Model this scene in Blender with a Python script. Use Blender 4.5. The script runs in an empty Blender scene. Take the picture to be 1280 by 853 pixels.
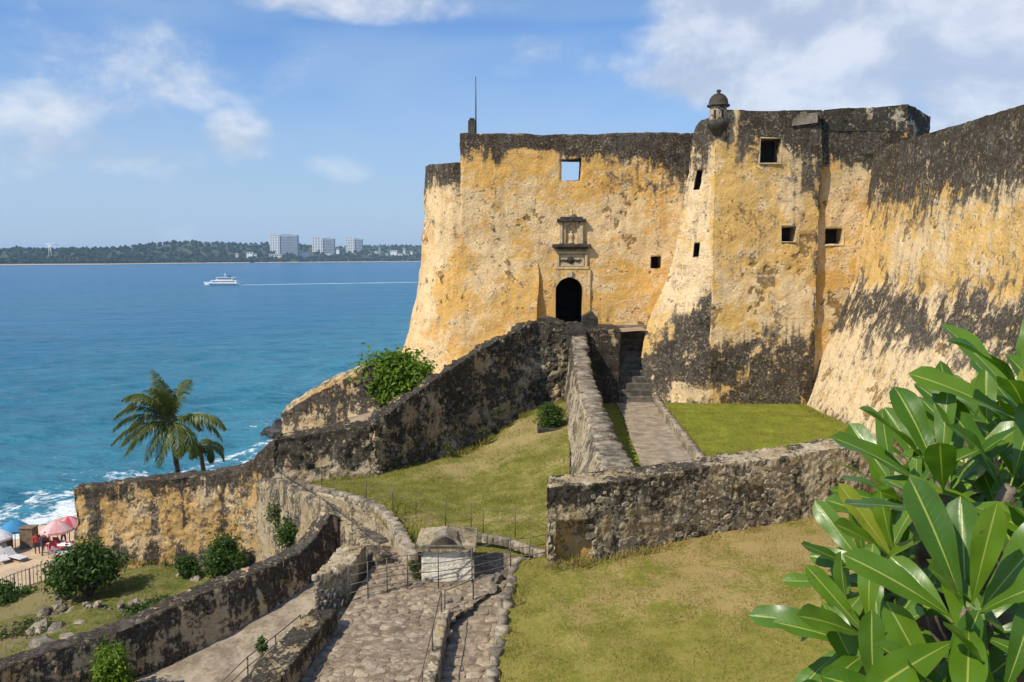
import bpy, bmesh, math, random
import numpy as np
from mathutils import Vector, Matrix

random.seed(7)
RNG = np.random.default_rng(7)
scene = bpy.context.scene
COL = scene.collection
R = math.radians

# ------------------------------------------------------------------ camera
LENS, SENSOR = 30.0, 36.0
FPX = 1280 * LENS / SENSOR            # focal length in pixels of the 1280 px wide picture
PITCH = math.atan((426.5 - 320) / FPX)  # horizon sits above the middle
cam_d = bpy.data.cameras.new('camera')
cam_d.lens = LENS; cam_d.sensor_width = SENSOR
cam_d.clip_start = 0.1; cam_d.clip_end = 40000
cam = bpy.data.objects.new('camera', cam_d)
cam.location = (0, 0, 0)
cam.rotation_euler = (math.pi / 2 - PITCH, 0, 0)
COL.objects.link(cam)
scene.camera = cam

# ------------------------------------------------------------------ sun and sky
SUN_EL = R(46)
SUN_H = Vector((-0.80, -0.60))        # towards the sun, on the ground
SUN_H.normalize()
to_sun = Vector((SUN_H.x * math.cos(SUN_EL), SUN_H.y * math.cos(SUN_EL), math.sin(SUN_EL)))
sun_d = bpy.data.lights.new('sun', 'SUN')
sun_d.energy = 5.0; sun_d.angle = R(0.53); sun_d.color = (1.0, 0.925, 0.80)
sun = bpy.data.objects.new('sun', sun_d)
sun.rotation_euler = to_sun.to_track_quat('Z', 'Y').to_euler()
sun.location = (-40, -30, 60)
COL.objects.link(sun)

scene.view_settings.view_transform = 'Standard'
scene.view_settings.look = 'None'
scene.view_settings.exposure = 0.08
scene.view_settings.gamma = 1.0
scene.view_settings.use_curve_mapping = False
scene.render.engine = 'CYCLES'
scene.cycles.use_denoising = True
scene.cycles.use_adaptive_sampling = True
scene.cycles.adaptive_threshold = 0.015
scene.cycles.max_bounces = 5
scene.cycles.diffuse_bounces = 2
scene.cycles.glossy_bounces = 2
scene.cycles.transmission_bounces = 3
scene.cycles.volume_bounces = 0
scene.cycles.transparent_max_bounces = 6


# ------------------------------------------------------------------ node helper
class NT:
    def __init__(s, tree):
        s.t = tree; s.t.nodes.clear()

    def node(s, typ, **kw):
        n = s.t.nodes.new(typ)
        for k, v in kw.items():
            setattr(n, k, v)
        return n

    def put(s, sock, v):
        if isinstance(v, bpy.types.NodeSocket):
            s.t.links.new(v, sock)
        elif v is not None:
            if sock.type == 'RGBA' and isinstance(v, (tuple, list)) and len(v) == 3:
                v = (*v, 1.0)
            sock.default_value = v

    def m(s, op, a, b=None, c=None, clamp=False):
        n = s.node('ShaderNodeMath', operation=op); n.use_clamp = clamp
        s.put(n.inputs[0], a)
        if b is not None: s.put(n.inputs[1], b)
        if c is not None: s.put(n.inputs[2], c)
        return n.outputs[0]

    def add(s, a, b): return s.m('ADD', a, b)
    def sub(s, a, b): return s.m('SUBTRACT', a, b)
    def mul(s, a, b): return s.m('MULTIPLY', a, b)

    def vm(s, op, a, b=None):
        n = s.node('ShaderNodeVectorMath', operation=op)
        s.put(n.inputs[0], a)
        if b is not None: s.put(n.inputs[1], b)
        return n.outputs['Value'] if op in ('DOT_PRODUCT', 'LENGTH') else n.outputs[0]

    def step(s, v, a, b, lo=0.0, hi=1.0):
        n = s.node('ShaderNodeMapRange'); n.interpolation_type = 'SMOOTHSTEP'
        s.put(n.inputs[0], v); s.put(n.inputs[1], a); s.put(n.inputs[2], b)
        s.put(n.inputs[3], lo); s.put(n.inputs[4], hi)
        return n.outputs[0]

    def noise(s, vec, scale, detail=5.0, rough=0.55, dist=0.0, color=False):
        n = s.node('ShaderNodeTexNoise')
        s.put(n.inputs['Vector'], vec); n.inputs['Scale'].default_value = scale
        n.inputs['Detail'].default_value = detail; n.inputs['Roughness'].default_value = rough
        n.inputs['Distortion'].default_value = dist
        return n.outputs['Color'] if color else n.outputs['Fac']

    def voro(s, vec, scale, feature='F1', out='Distance', rand=1.0):
        n = s.node('ShaderNodeTexVoronoi', feature=feature)
        s.put(n.inputs['Vector'], vec); n.inputs['Scale'].default_value = scale
        n.inputs['Randomness'].default_value = rand
        return n.outputs[out]

    def mix(s, f, a, b, mode='MIX'):
        n = s.node('ShaderNodeMix', data_type='RGBA', blend_type=mode)
        s.put(n.inputs[0], f); s.put(n.inputs[6], a); s.put(n.inputs[7], b)
        return n.outputs[2]

    def scalevec(s, v, sx, sy, sz):
        n = s.node('ShaderNodeVectorMath', operation='MULTIPLY')
        s.put(n.inputs[0], v); n.inputs[1].default_value = (sx, sy, sz)
        return n.outputs[0]

    def attr(s, name):
        return s.node('ShaderNodeAttribute', attribute_name=name).outputs['Fac']

    def pos(s): return s.node('ShaderNodeNewGeometry').outputs['Position']
    def objrand(s): return s.node('ShaderNodeObjectInfo').outputs['Random']

    def sep(s, v):
        n = s.node('ShaderNodeSeparateXYZ'); s.put(n.inputs[0], v)
        return n.outputs[0], n.outputs[1], n.outputs[2]

    def comb(s, x, y, z):
        n = s.node('ShaderNodeCombineXYZ')
        s.put(n.inputs[0], x); s.put(n.inputs[1], y); s.put(n.inputs[2], z)
        return n.outputs[0]

    def bump(s, h, strength, dist, normal=None):
        n = s.node('ShaderNodeBump'); n.inputs['Strength'].default_value = strength
        n.inputs['Distance'].default_value = dist
        s.put(n.inputs['Height'], h)
        if normal is not None: s.put(n.inputs['Normal'], normal)
        return n.outputs[0]

    def principled(s, color, rough=0.9, normal=None, spec=0.3, **kw):
        n = s.node('ShaderNodeBsdfPrincipled')
        s.put(n.inputs['Base Color'], color); s.put(n.inputs['Roughness'], rough)
        n.inputs['Specular IOR Level'].default_value = spec
        if normal is not None: s.put(n.inputs['Normal'], normal)
        for k, v in kw.items(): s.put(n.inputs[k], v)
        return n.outputs[0]

    def out(s, shader):
        o = s.node('ShaderNodeOutputMaterial'); s.t.links.new(shader, o.inputs['Surface'])


def new_mat(name):
    m = bpy.data.materials.new(name); m.use_nodes = True
    return m, NT(m.node_tree)


# ------------------------------------------------------------------ world
world = bpy.data.worlds.new('World'); scene.world = world
world.use_nodes = True
world.cycles.sampling_method = 'MANUAL'; world.cycles.sample_map_resolution = 512
w = NT(world.node_tree)
sky = w.node('ShaderNodeTexSky', sky_type='NISHITA')
sky.sun_disc = False
sky.sun_elevation = SUN_EL
sky.sun_rotation = math.atan2(SUN_H.x, SUN_H.y)
sky.altitude = 10; sky.air_density = 1.0; sky.dust_density = 1.0; sky.ozone_density = 1.6
dirv = w.node('ShaderNodeTexCoord').outputs['Generated']
dx, dy, dz = w.sep(dirv)
az = w.m('ARCTAN2', dx, dy)
el = w.m('ARCSINE', dz)
flat = w.comb(az, w.mul(el, 1.5), 0.0)
fb = w.noise(flat, 6.5, 9.0, 0.58, 0.25)
fb2 = w.noise(w.vm('ADD', flat, (3.1, 1.7, 5.0)), 16.0, 7.0, 0.55)


def px_dir(px, py):
    xc = (px - 640) / FPX; yc = (426.5 - py) / FPX
    d = Vector((xc, math.cos(PITCH) + yc * math.sin(PITCH), -math.sin(PITCH) + yc * math.cos(PITCH)))
    return d


def cloud_blob(px, py, rx, ry, amp):
    d = px_dir(px, py).normalized()
    a0, e0 = math.atan2(d.x, d.y), math.asin(d.z)
    ax = w.mul(w.sub(az, a0), FPX / rx); ey = w.mul(w.sub(el, e0), FPX / ry)
    r2 = w.add(w.mul(ax, ax), w.mul(ey, ey))
    return w.mul(w.m('SUBTRACT', 1.0, r2, clamp=True), amp)


# soft high veil, everywhere, with drawn-out wisps
veil = w.step(w.noise(w.scalevec(flat, 1.0, 2.6, 1.0), 2.4, 6.0, 0.5, 0.6), 0.30, 0.78)
# cumulus over the whole dome where the coarse noise is high, plus the banks the picture shows
banks = w.mul(w.step(w.noise(w.scalevec(flat, 1.0, 1.6, 1.0), 1.7, 2.0, 0.5), 0.60, 0.80), 0.6)
for b in [(1120, 15, 340, 120, 1.15), (1000, 90, 250, 60, 1.05), (1240, 70, 220, 140, 0.95),
          (50, 150, 190, 90, 0.40), (300, 172, 55, 45, 0.50), (160, 190, 120, 45, 0.52), (430, 205, 70, 26, 0.30),
          (680, 62, 70, 28, 0.42), (150, 75, 320, 70, 0.33), (860, 95, 120, 40, 0.5), (450, 5, 240, 26, 0.5),
          (760, 85, 160, 30, 0.35)]:
    banks = w.m('MAXIMUM', banks, cloud_blob(*b))
dens = w.add(banks, w.add(w.mul(w.sub(fb, 0.5), 1.5), w.mul(w.sub(fb2, 0.5), 0.35)))
cl = w.step(dens, 0.16, 0.68)
# cumulus tops brighter than their undersides
up = w.noise(w.vm('ADD', flat, (0.0, 0.06, 0.0)), 6.5, 9.0, 0.58, 0.25)
lit = w.step(w.add(w.sub(fb, up), w.mul(w.sub(fb2, 0.5), 0.30)), -0.16, 0.17)
cl_col = w.mix(lit, (4.3, 4.9, 6.0), (7.3, 7.5, 7.9))
base_sky = w.mix(1.0, sky.outputs[0], (0.66, 0.95, 1.32), 'MULTIPLY')
base_sky = w.mix(w.step(w.m('ABSOLUTE', el), 0.26, 0.0, 0.0, 0.75), base_sky, (3.9, 5.0, 6.6))
skyc = w.mix(w.mul(veil, 0.60), base_sky, (3.6, 4.9, 6.7))
skyc = w.mix(w.mul(cl, 0.74), skyc, cl_col)
bg = w.node('ShaderNodeBackground'); w.put(bg.inputs['Color'], skyc)
bg.inputs['Strength'].default_value = 0.115
wo = w.node('ShaderNodeOutputWorld'); w.t.links.new(bg.outputs[0], wo.inputs['Surface'])


# ------------------------------------------------------------------ where a picture point lies in the place
def P(px, py, Y):
    """the point at forward distance Y (metres) seen at a picture position"""
    d = px_dir(px, py)
    return d * (Y / d.y)


def G(px, py, z):
    """the point at height z seen at a picture position"""
    d = px_dir(px, py)
    return d * (z / d.z)


SEA = -22.0


# ------------------------------------------------------------------ numeric noise for real relief
_perm = np.random.default_rng(3).permutation(256)
_perm = np.concatenate([_perm, _perm, _perm])
_grad = np.random.default_rng(4).normal(size=(256, 3)); _grad /= np.linalg.norm(_grad, axis=1)[:, None]


def perlin(p):
    i = np.floor(p).astype(np.int64); f = p - i; i &= 255
    u = f * f * f * (f * (f * 6 - 15) + 10)
    res = 0
    for a in (0, 1):
        wx = u[:, 0] if a else 1 - u[:, 0]
        ha = _perm[(i[:, 0] + a) & 255]
        for b in (0, 1):
            wy = u[:, 1] if b else 1 - u[:, 1]
            hb = _perm[ha + ((i[:, 1] + b) & 255)]
            for c in (0, 1):
                wz = u[:, 2] if c else 1 - u[:, 2]
                g = _grad[_perm[hb + ((i[:, 2] + c) & 255)]]
                res = res + wx * wy * wz * (g[:, 0] * (f[:, 0] - a) + g[:, 1] * (f[:, 1] - b) + g[:, 2] * (f[:, 2] - c))
    return res * 1.5


def fbm(p, scale=1.0, octs=4, gain=0.5):
    p = np.asarray(p, float) * scale; s = 0; a = 1.0
    for k in range(octs):
        s = s + a * perlin(p + 17.3 * k); p = p * 2.03; a *= gain
    return s


def cells(p, scale):
    """F2-F1 of a cellular noise: 0 on the joints between stones"""
    p = np.asarray(p, float) * scale
    i = np.floor(p).astype(np.int64)
    f1 = np.full(len(p), 9.0); f2 = np.full(len(p), 9.0)
    for a in (-1, 0, 1):
        for b in (-1, 0, 1):
            for c in (-1, 0, 1):
                j = i + (a, b, c); k = j & 255
                h = _perm[_perm[_perm[k[:, 0]] + k[:, 1]] + k[:, 2]]
                off = np.stack([_perm[h], _perm[h + 57], _perm[h + 131]], 1) / 255.0
                d = np.linalg.norm(j + off - p, axis=1)
                m = d < f1
                f2 = np.where(m, f1, np.minimum(f2, d)); f1 = np.where(m, d, f1)
    return f2 - f1


def sm(x, a, b):
    t = np.clip((np.asarray(x, float) - a) / (b - a), 0, 1)
    return t * t * (3 - 2 * t)


# ------------------------------------------------------------------ objects
WORLD_LOC = {}


def tag(o, label=None, cat=None, group=None, kind=None):
    if label: o['label'] = label
    if cat: o['category'] = cat
    if group: o['group'] = group
    if kind: o['kind'] = kind
    return o


def empty(name, loc, label, cat, group=None):
    o = bpy.data.objects.new(name, None); o.empty_display_size = 0.3
    o.location = loc; COL.objects.link(o)
    WORLD_LOC[o.name] = np.array(loc, float)
    return tag(o, label, cat, group)


def link(name, me, parent=None, loc=None):
    """one mesh object; vertices of me are relative to loc (world) or, as a part, to its parent's place"""
    o = bpy.data.objects.new(name, me); COL.objects.link(o)
    if parent is not None:
        o.parent = parent
        base = WORLD_LOC[parent.name]
        l = base if loc is None else np.array(loc, float)
        o.location = l - base
    else:
        l = np.zeros(3) if loc is None else np.array(loc, float)
        o.location = l
    WORLD_LOC[o.name] = np.array(l, float)
    return o


def mesh_np(name, V, faces, mat=None, attrs=None, smooth=True):
    """faces: list of integer arrays (n,3) or (n,4)"""
    me = bpy.data.meshes.new(name)
    V = np.asarray(V, np.float32)
    faces = [np.asarray(f, np.int32) for f in faces if len(f)]
    nl = sum(f.size for f in faces); nf = sum(len(f) for f in faces)
    me.vertices.add(len(V)); me.vertices.foreach_set('co', V.ravel())
    me.loops.add(nl); me.polygons.add(nf)
    me.loops.foreach_set('vertex_index', np.concatenate([f.ravel() for f in faces]))
    tot = np.concatenate([np.full(len(f), f.shape[1], np.int32) for f in faces])
    start = np.concatenate([[0], np.cumsum(tot)[:-1]]).astype(np.int32)
    me.polygons.foreach_set('loop_start', start)
    me.polygons.foreach_set('use_smooth', np.full(nf, smooth, bool))
    for k, v in (attrs or {}).items():
        a = me.attributes.new(k, 'FLOAT', 'POINT'); a.data.foreach_set('value', np.asarray(v, np.float32))
    me.update(calc_edges=True)
    if mat: me.materials.append(mat)
    return me


def obj_np(name, V, faces, mat, parent=None, loc=None, attrs=None, smooth=True):
    V = np.asarray(V, float)
    if loc is None and parent is None:
        loc = (V[:, 0].mean(), V[:, 1].mean(), V[:, 2].min())
    l = WORLD_LOC[parent.name] if loc is None else np.array(loc, float)
    return link(name, mesh_np(name, V - l, faces, mat, attrs, smooth), parent, l)


def vnormals(V, faces):
    N = np.zeros_like(V)
    for f in faces:
        f = np.asarray(f)
        if f.shape[1] == 4:
            n = np.cross(V[f[:, 2]] - V[f[:, 0]], V[f[:, 3]] - V[f[:, 1]])
        else:
            n = np.cross(V[f[:, 1]] - V[f[:, 0]], V[f[:, 2]] - V[f[:, 0]])
        for k in range(f.shape[1]):
            np.add.at(N, f[:, k], n)
    return N / (np.linalg.norm(N, axis=1)[:, None] + 1e-12)


def catmull(pts, n):
    pts = np.asarray(pts, float)
    if len(pts) == 2:
        t = np.linspace(0, 1, n)[:, None]
        return pts[0] * (1 - t) + pts[1] * t
    e = np.vstack([2 * pts[0] - pts[1], pts, 2 * pts[-1] - pts[-2]])
    L = np.concatenate([[0], np.cumsum(np.linalg.norm(np.diff(pts, axis=0), axis=1))])
    out = []
    for s in np.linspace(0, L[-1], n):
        k = min(np.searchsorted(L, s, 'right') - 1, len(pts) - 2)
        t = (s - L[k]) / (L[k + 1] - L[k] + 1e-9)
        p0, p1, p2, p3 = e[k:k + 4]
        out.append(0.5 * (2 * p1 + (p2 - p0) * t + (2 * p0 - 5 * p1 + 4 * p2 - p3) * t * t + (3 * p1 - p0 - 3 * p2 + p3) * t ** 3))
    return np.array(out)


class Shell:
    """masonry skin: gridded patches welded together, then given real relief"""
    def __init__(s):
        s.V = []; s.Q = []; s.n = 0

    def grid(s, Pg, keep=None, flip=False):
        a, b = Pg.shape[:2]
        idx = np.arange(a * b).reshape(a, b) + s.n
        q = np.stack([idx[:-1, :-1], idx[:-1, 1:], idx[1:, 1:], idx[1:, :-1]], -1)
        q = q.reshape(-1, 4) if keep is None else q[keep]
        if flip: q = q[:, ::-1]
        s.V.append(Pg.reshape(-1, 3)); s.Q.append(q); s.n += a * b

    def face(s, rails, res, holes=(), flip=False, smooth_v=False, smooth_u=False):
        """rails: polylines from the bottom up, each with the same number of points.
        holes: (u0,u1,v0,v1,depth_vector) cut with reveals"""
        rails = np.array([[tuple(p) for p in r] for r in rails], float)     # k,m,3
        k, m = rails.shape[:2]
        segu = np.linalg.norm(np.diff(rails, axis=1), axis=2).max(0)
        segv = np.linalg.norm(np.diff(rails, axis=0), axis=2).max(1)
        cu = np.concatenate([[0], np.cumsum(segu)]) / max(segu.sum(), 1e-9)
        cv = np.concatenate([[0], np.cumsum(segv)]) / max(segv.sum(), 1e-9)
        us = np.concatenate([np.linspace(cu[i], cu[i + 1], max(1, int(math.ceil(segu[i] / res))), endpoint=False) for i in range(m - 1)] + [[1.0]])
        vs = np.concatenate([np.linspace(cv[i], cv[i + 1], max(1, int(math.ceil(segv[i] / res))), endpoint=False) for i in range(k - 1)] + [[1.0]])
        for h in holes:
            for lines, a0, a1, tot in ((0, h[0], h[1], segu.sum()), (1, h[2], h[3], segv.sum())):
                arr = us if lines == 0 else vs
                arr = arr[(np.abs(arr - a0) > 0.3 * res / tot) & (np.abs(arr - a1) > 0.3 * res / tot) | (arr == 0) | (arr == 1)]
                arr = np.unique(np.concatenate([arr, [a0, a1]]))
                if lines == 0: us = arr
                else: vs = arr

        def ev(us_, vs_):
            # along u on each rail, then along v
            cols = np.empty((k, len(us_), 3))
            for r_ in range(k):
                if smooth_u and m > 2:
                    cols[r_] = crom(rails[r_], cu, us_)
                else:
                    for c in range(3): cols[r_, :, c] = np.interp(us_, cu, rails[r_, :, c])
            out = np.empty((len(vs_), len(us_), 3))
            if smooth_v and k > 2:
                for j in range(len(us_)): out[:, j] = crom(cols[:, j], cv, vs_)
            else:
                for j in range(len(us_)):
                    for c in range(3): out[:, j, c] = np.interp(vs_, cv, cols[:, j, c])
            return out
        Pg = ev(us, vs)
        keep = np.ones((len(vs) - 1, len(us) - 1), bool)
        um = (us[1:] + us[:-1]) / 2; vmid = (vs[1:] + vs[:-1]) / 2
        for h in holes:
            inside = (vmid[:, None] > h[2]) & (vmid[:, None] < h[3]) & (um[None] > h[0]) & (um[None] < h[1])
            keep &= ~inside
        s.grid(Pg, keep, flip)
        for h in holes:
            ui = [i for i, x in enumerate(us) if h[0] - 1e-6 <= x <= h[1] + 1e-6]
            vi = [i for i, x in enumerate(vs) if h[2] - 1e-6 <= x <= h[3] + 1e-6]
            d = np.array(h[4], float); nd = max(2, int(np.linalg.norm(d) / res) + 1)
            nd = min(nd, 12)
            t = np.linspace(0, 1, nd)[:, None, None]
            for edge, fl in ((Pg[vi[0], ui], False), (Pg[vi[-1], ui], True), (Pg[vi, ui[0]], True), (Pg[vi, ui[-1]], False)):
                s.grid(edge[None] + t * d, None, fl ^ flip)
        return Pg

    def finish(s, low=0.10, low_scale=0.35, fine=0.03, fine_scale=1.6, stone=0.0, stone_scale=3.0, keepflat=None):
        V = np.concatenate(s.V); Q = np.concatenate(s.Q)
        key = np.round(V * 500).astype(np.int64)
        _, first, inv = np.unique(key, axis=0, return_index=True, return_inverse=True)
        V = V[first]; Q = inv.ravel()[Q]
        good = (Q[:, 0] != Q[:, 2]) & (Q[:, 1] != Q[:, 3])
        Q = Q[good]
        # quads that collapsed to triangles
        N = vnormals(V, [Q])
        off = np.stack([fbm(V + 31.7 * c, low_scale, 2) for c in range(3)], 1) * low
        d = fbm(V + 5.1, fine_scale, 4, 0.6) * fine
        if stone:
            c = cells(V + 0.12 * np.stack([perlin(V * 3 + 9 * k) for k in range(3)], 1), stone_scale)
            d = d + (np.minimum(c, 0.35) / 0.35 - 0.75) * stone
        s.P0 = V.copy(); s.N0 = N
        V = V + off + N * d[:, None]
        return V, Q


def crom(pts, c, ts):
    pts = np.asarray(pts, float)
    e = np.vstack([2 * pts[0] - pts[1], pts, 2 * pts[-1] - pts[-2]])
    k = np.clip(np.searchsorted(c, ts, 'right') - 1, 0, len(pts) - 2)
    t = ((ts - c[k]) / (c[k + 1] - c[k] + 1e-12))[:, None]
    p0, p1, p2, p3 = e[k], e[k + 1], e[k + 2], e[k + 3]
    return 0.5 * (2 * p1 + (p2 - p0) * t + (2 * p0 - 5 * p1 + 4 * p2 - p3) * t * t + (3 * p1 - p0 - 3 * p2 + p3) * t ** 3)


def shell_obj(name, sh, mat, parent=None, stain=None, loc=None, bare=0.56, **relief):
    V, Q = sh.finish(**relief)
    # places where the coat has fallen off: a shallow sharp-edged hollow
    fallen = sm(fbm(sh.P0 + 3.3, 0.55, 2) + 0.45 * fbm(sh.P0 + 8.8, 2.4, 3, 0.6), bare, bare + 0.05) * (1 - sm(sh.N0[:, 2], 0.5, 0.8))
    V = V - sh.N0 * (fallen * 0.05)[:, None]
    at = {'bare': fallen, 'dark': np.zeros(len(V)), 'pale': np.zeros(len(V)), 'moss': np.zeros(len(V))}
    if stain is not None:
        r = stain(sh.P0, sh.N0)
        for k_, v_ in zip(('dark', 'pale', 'moss'), r): at[k_] = np.zeros(len(V)) + v_
    return obj_np(name, V, [Q], mat, parent, loc, at)


def ring_wall(stations, res, smooth_u=False, ends=True):
    """stations: (base_left, top_left, top_right, base_right) along the wall"""
    sh = Shell()
    st = [[np.array(tuple(p), float) for p in q] for q in stations]
    # one common subdivision along the wall so that the faces weld
    rails = [[q[i] for q in st] for i in range(4)]
    rr = np.array(rails)
    seg = np.linalg.norm(np.diff(rr, axis=1), axis=2).max(0)
    cu = np.concatenate([[0], np.cumsum(seg)]) / seg.sum()
    n = max(2, int(seg.sum() / res) + 1)
    ts = np.unique(np.concatenate([np.linspace(0, 1, n), cu]))
    lines = []
    for i in range(4):
        if smooth_u and len(st) > 2: lines.append(crom(rr[i], cu, ts))
        else: lines.append(np.stack([np.interp(ts, cu, rr[i][:, c]) for c in range(3)], 1))
    strips = []
    for a, b in ((0, 1), (1, 2), (2, 3)):
        L = np.linalg.norm(lines[b] - lines[a], axis=1).max()
        nv = max(1, int(math.ceil(L / res)))
        t = np.linspace(0, 1, nv + 1)[:, None, None]
        g = lines[a][None] * (1 - t) + lines[b][None] * t
        strips.append(g); sh.grid(g)
    if ends:
        for j, fl in ((0, True), (-1, False)):
            left = strips[0][:, j]; right = strips[2][::-1, j]
            m = max(len(left), len(right))
            def rs(a):
                q = np.linspace(0, 1, m); c = np.linspace(0, 1, len(a))
                return np.stack([np.interp(q, c, a[:, k]) for k in range(3)], 1)
            l2, r2 = rs(left), rs(right)
            nt = strips[1].shape[0]
            t = np.linspace(0, 1, nt)[None, :, None]
            g = l2[:, None] * (1 - t) + r2[:, None] * t
            sh.grid(g, None, fl)
    return sh


def join(parts):
    V = []; F = []; n = 0
    for v, fs in parts:
        v = np.asarray(v, float)
        V.append(v)
        for f in fs: F.append(np.asarray(f) + n)
        n += len(v)
    return np.concatenate(V), F


def box(x0, x1, y0, y1, z0, z1):
    v = np.array([(x, y, z) for z in (z0, z1) for y in (y0, y1) for x in (x0, x1)], float)
    f = np.array([(0, 2, 3, 1), (4, 5, 7, 6), (0, 1, 5, 4), (2, 6, 7, 3), (0, 4, 6, 2), (1, 3, 7, 5)])
    return v, [f]


def bbox(x0, x1, y0, y1, z0, z1, b=0.02):
    """box with chamfered edges"""
    bm = bmesh.new()
    v, f = box(x0, x1, y0, y1, z0, z1)
    vs = [bm.verts.new(p) for p in v]
    for q in f[0]: bm.faces.new([vs[i] for i in q])
    bmesh.ops.bevel(bm, geom=bm.edges[:], offset=b, segments=1, affect='EDGES')
    bmesh.ops.triangulate(bm, faces=bm.faces[:])
    bm.verts.index_update()
    V = np.array([p.co[:] for p in bm.verts]); F = np.array([[q.index for q in fc.verts] for fc in bm.faces])
    bm.free()
    return V, [F]


def tube(pts, rad, n=8, caps=True):
    pts = np.asarray([tuple(p) for p in pts], float); rad = np.broadcast_to(rad, len(pts))
    V = []
    up = np.array((0, 0, 1.0))
    for i, p in enumerate(pts):
        d = pts[min(i + 1, len(pts) - 1)] - pts[max(i - 1, 0)]
        d = d / (np.linalg.norm(d) + 1e-9)
        a = np.cross(d, up if abs(d[2]) < 0.95 else np.array((1.0, 0, 0))); a /= np.linalg.norm(a)
        b = np.cross(a, d)
        th = np.linspace(0, 2 * math.pi, n, endpoint=False)[:, None]
        V.append(p + rad[i] * (np.cos(th) * a + np.sin(th) * b))
    V = np.concatenate(V); F = []
    for i in range(len(pts) - 1):
        for k in range(n):
            F.append((i * n + k, (i + 1) * n + k, (i + 1) * n + (k + 1) % n, i * n + (k + 1) % n))
    fs = [np.array(F)]
    if caps:
        c0, c1 = len(V), len(V) + 1
        V = np.vstack([V, pts[0], pts[-1]])
        t = [(c0, k, (k + 1) % n) for k in range(n)]
        m = (len(pts) - 1) * n
        t += [(c1, m + (k + 1) % n, m + k) for k in range(n)]
        fs.append(np.array(t))
    return V, fs


def lathe(profile, center, n=24):
    V = []
    for r, z in profile:
        th = np.linspace(0, 2 * math.pi, n, endpoint=False)
        V.append(np.stack([center[0] + r * np.cos(th), center[1] + r * np.sin(th), np.full(n, center[2] + z)], 1))
    V = np.concatenate(V); F = []
    for i in range(len(profile) - 1):
        for k in range(n):
            F.append((i * n + k, i * n + (k + 1) % n, (i + 1) * n + (k + 1) % n, (i + 1) * n + k))
    return V, [np.array(F)]


def prism(poly, d):
    """polygon (n,3) extruded by the vector d, closed"""
    poly = np.asarray([tuple(p) for p in poly], float); n = len(poly)
    V = np.vstack([poly, poly + np.array(d, float)])
    side = np.array([(k, (k + 1) % n, n + (k + 1) % n, n + k) for k in range(n)])
    t = [(0, k + 1, k) for k in range(1, n - 1)] + [(n, n + k, n + k + 1) for k in range(1, n - 1)]
    return V, [side, np.array(t)]


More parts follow.
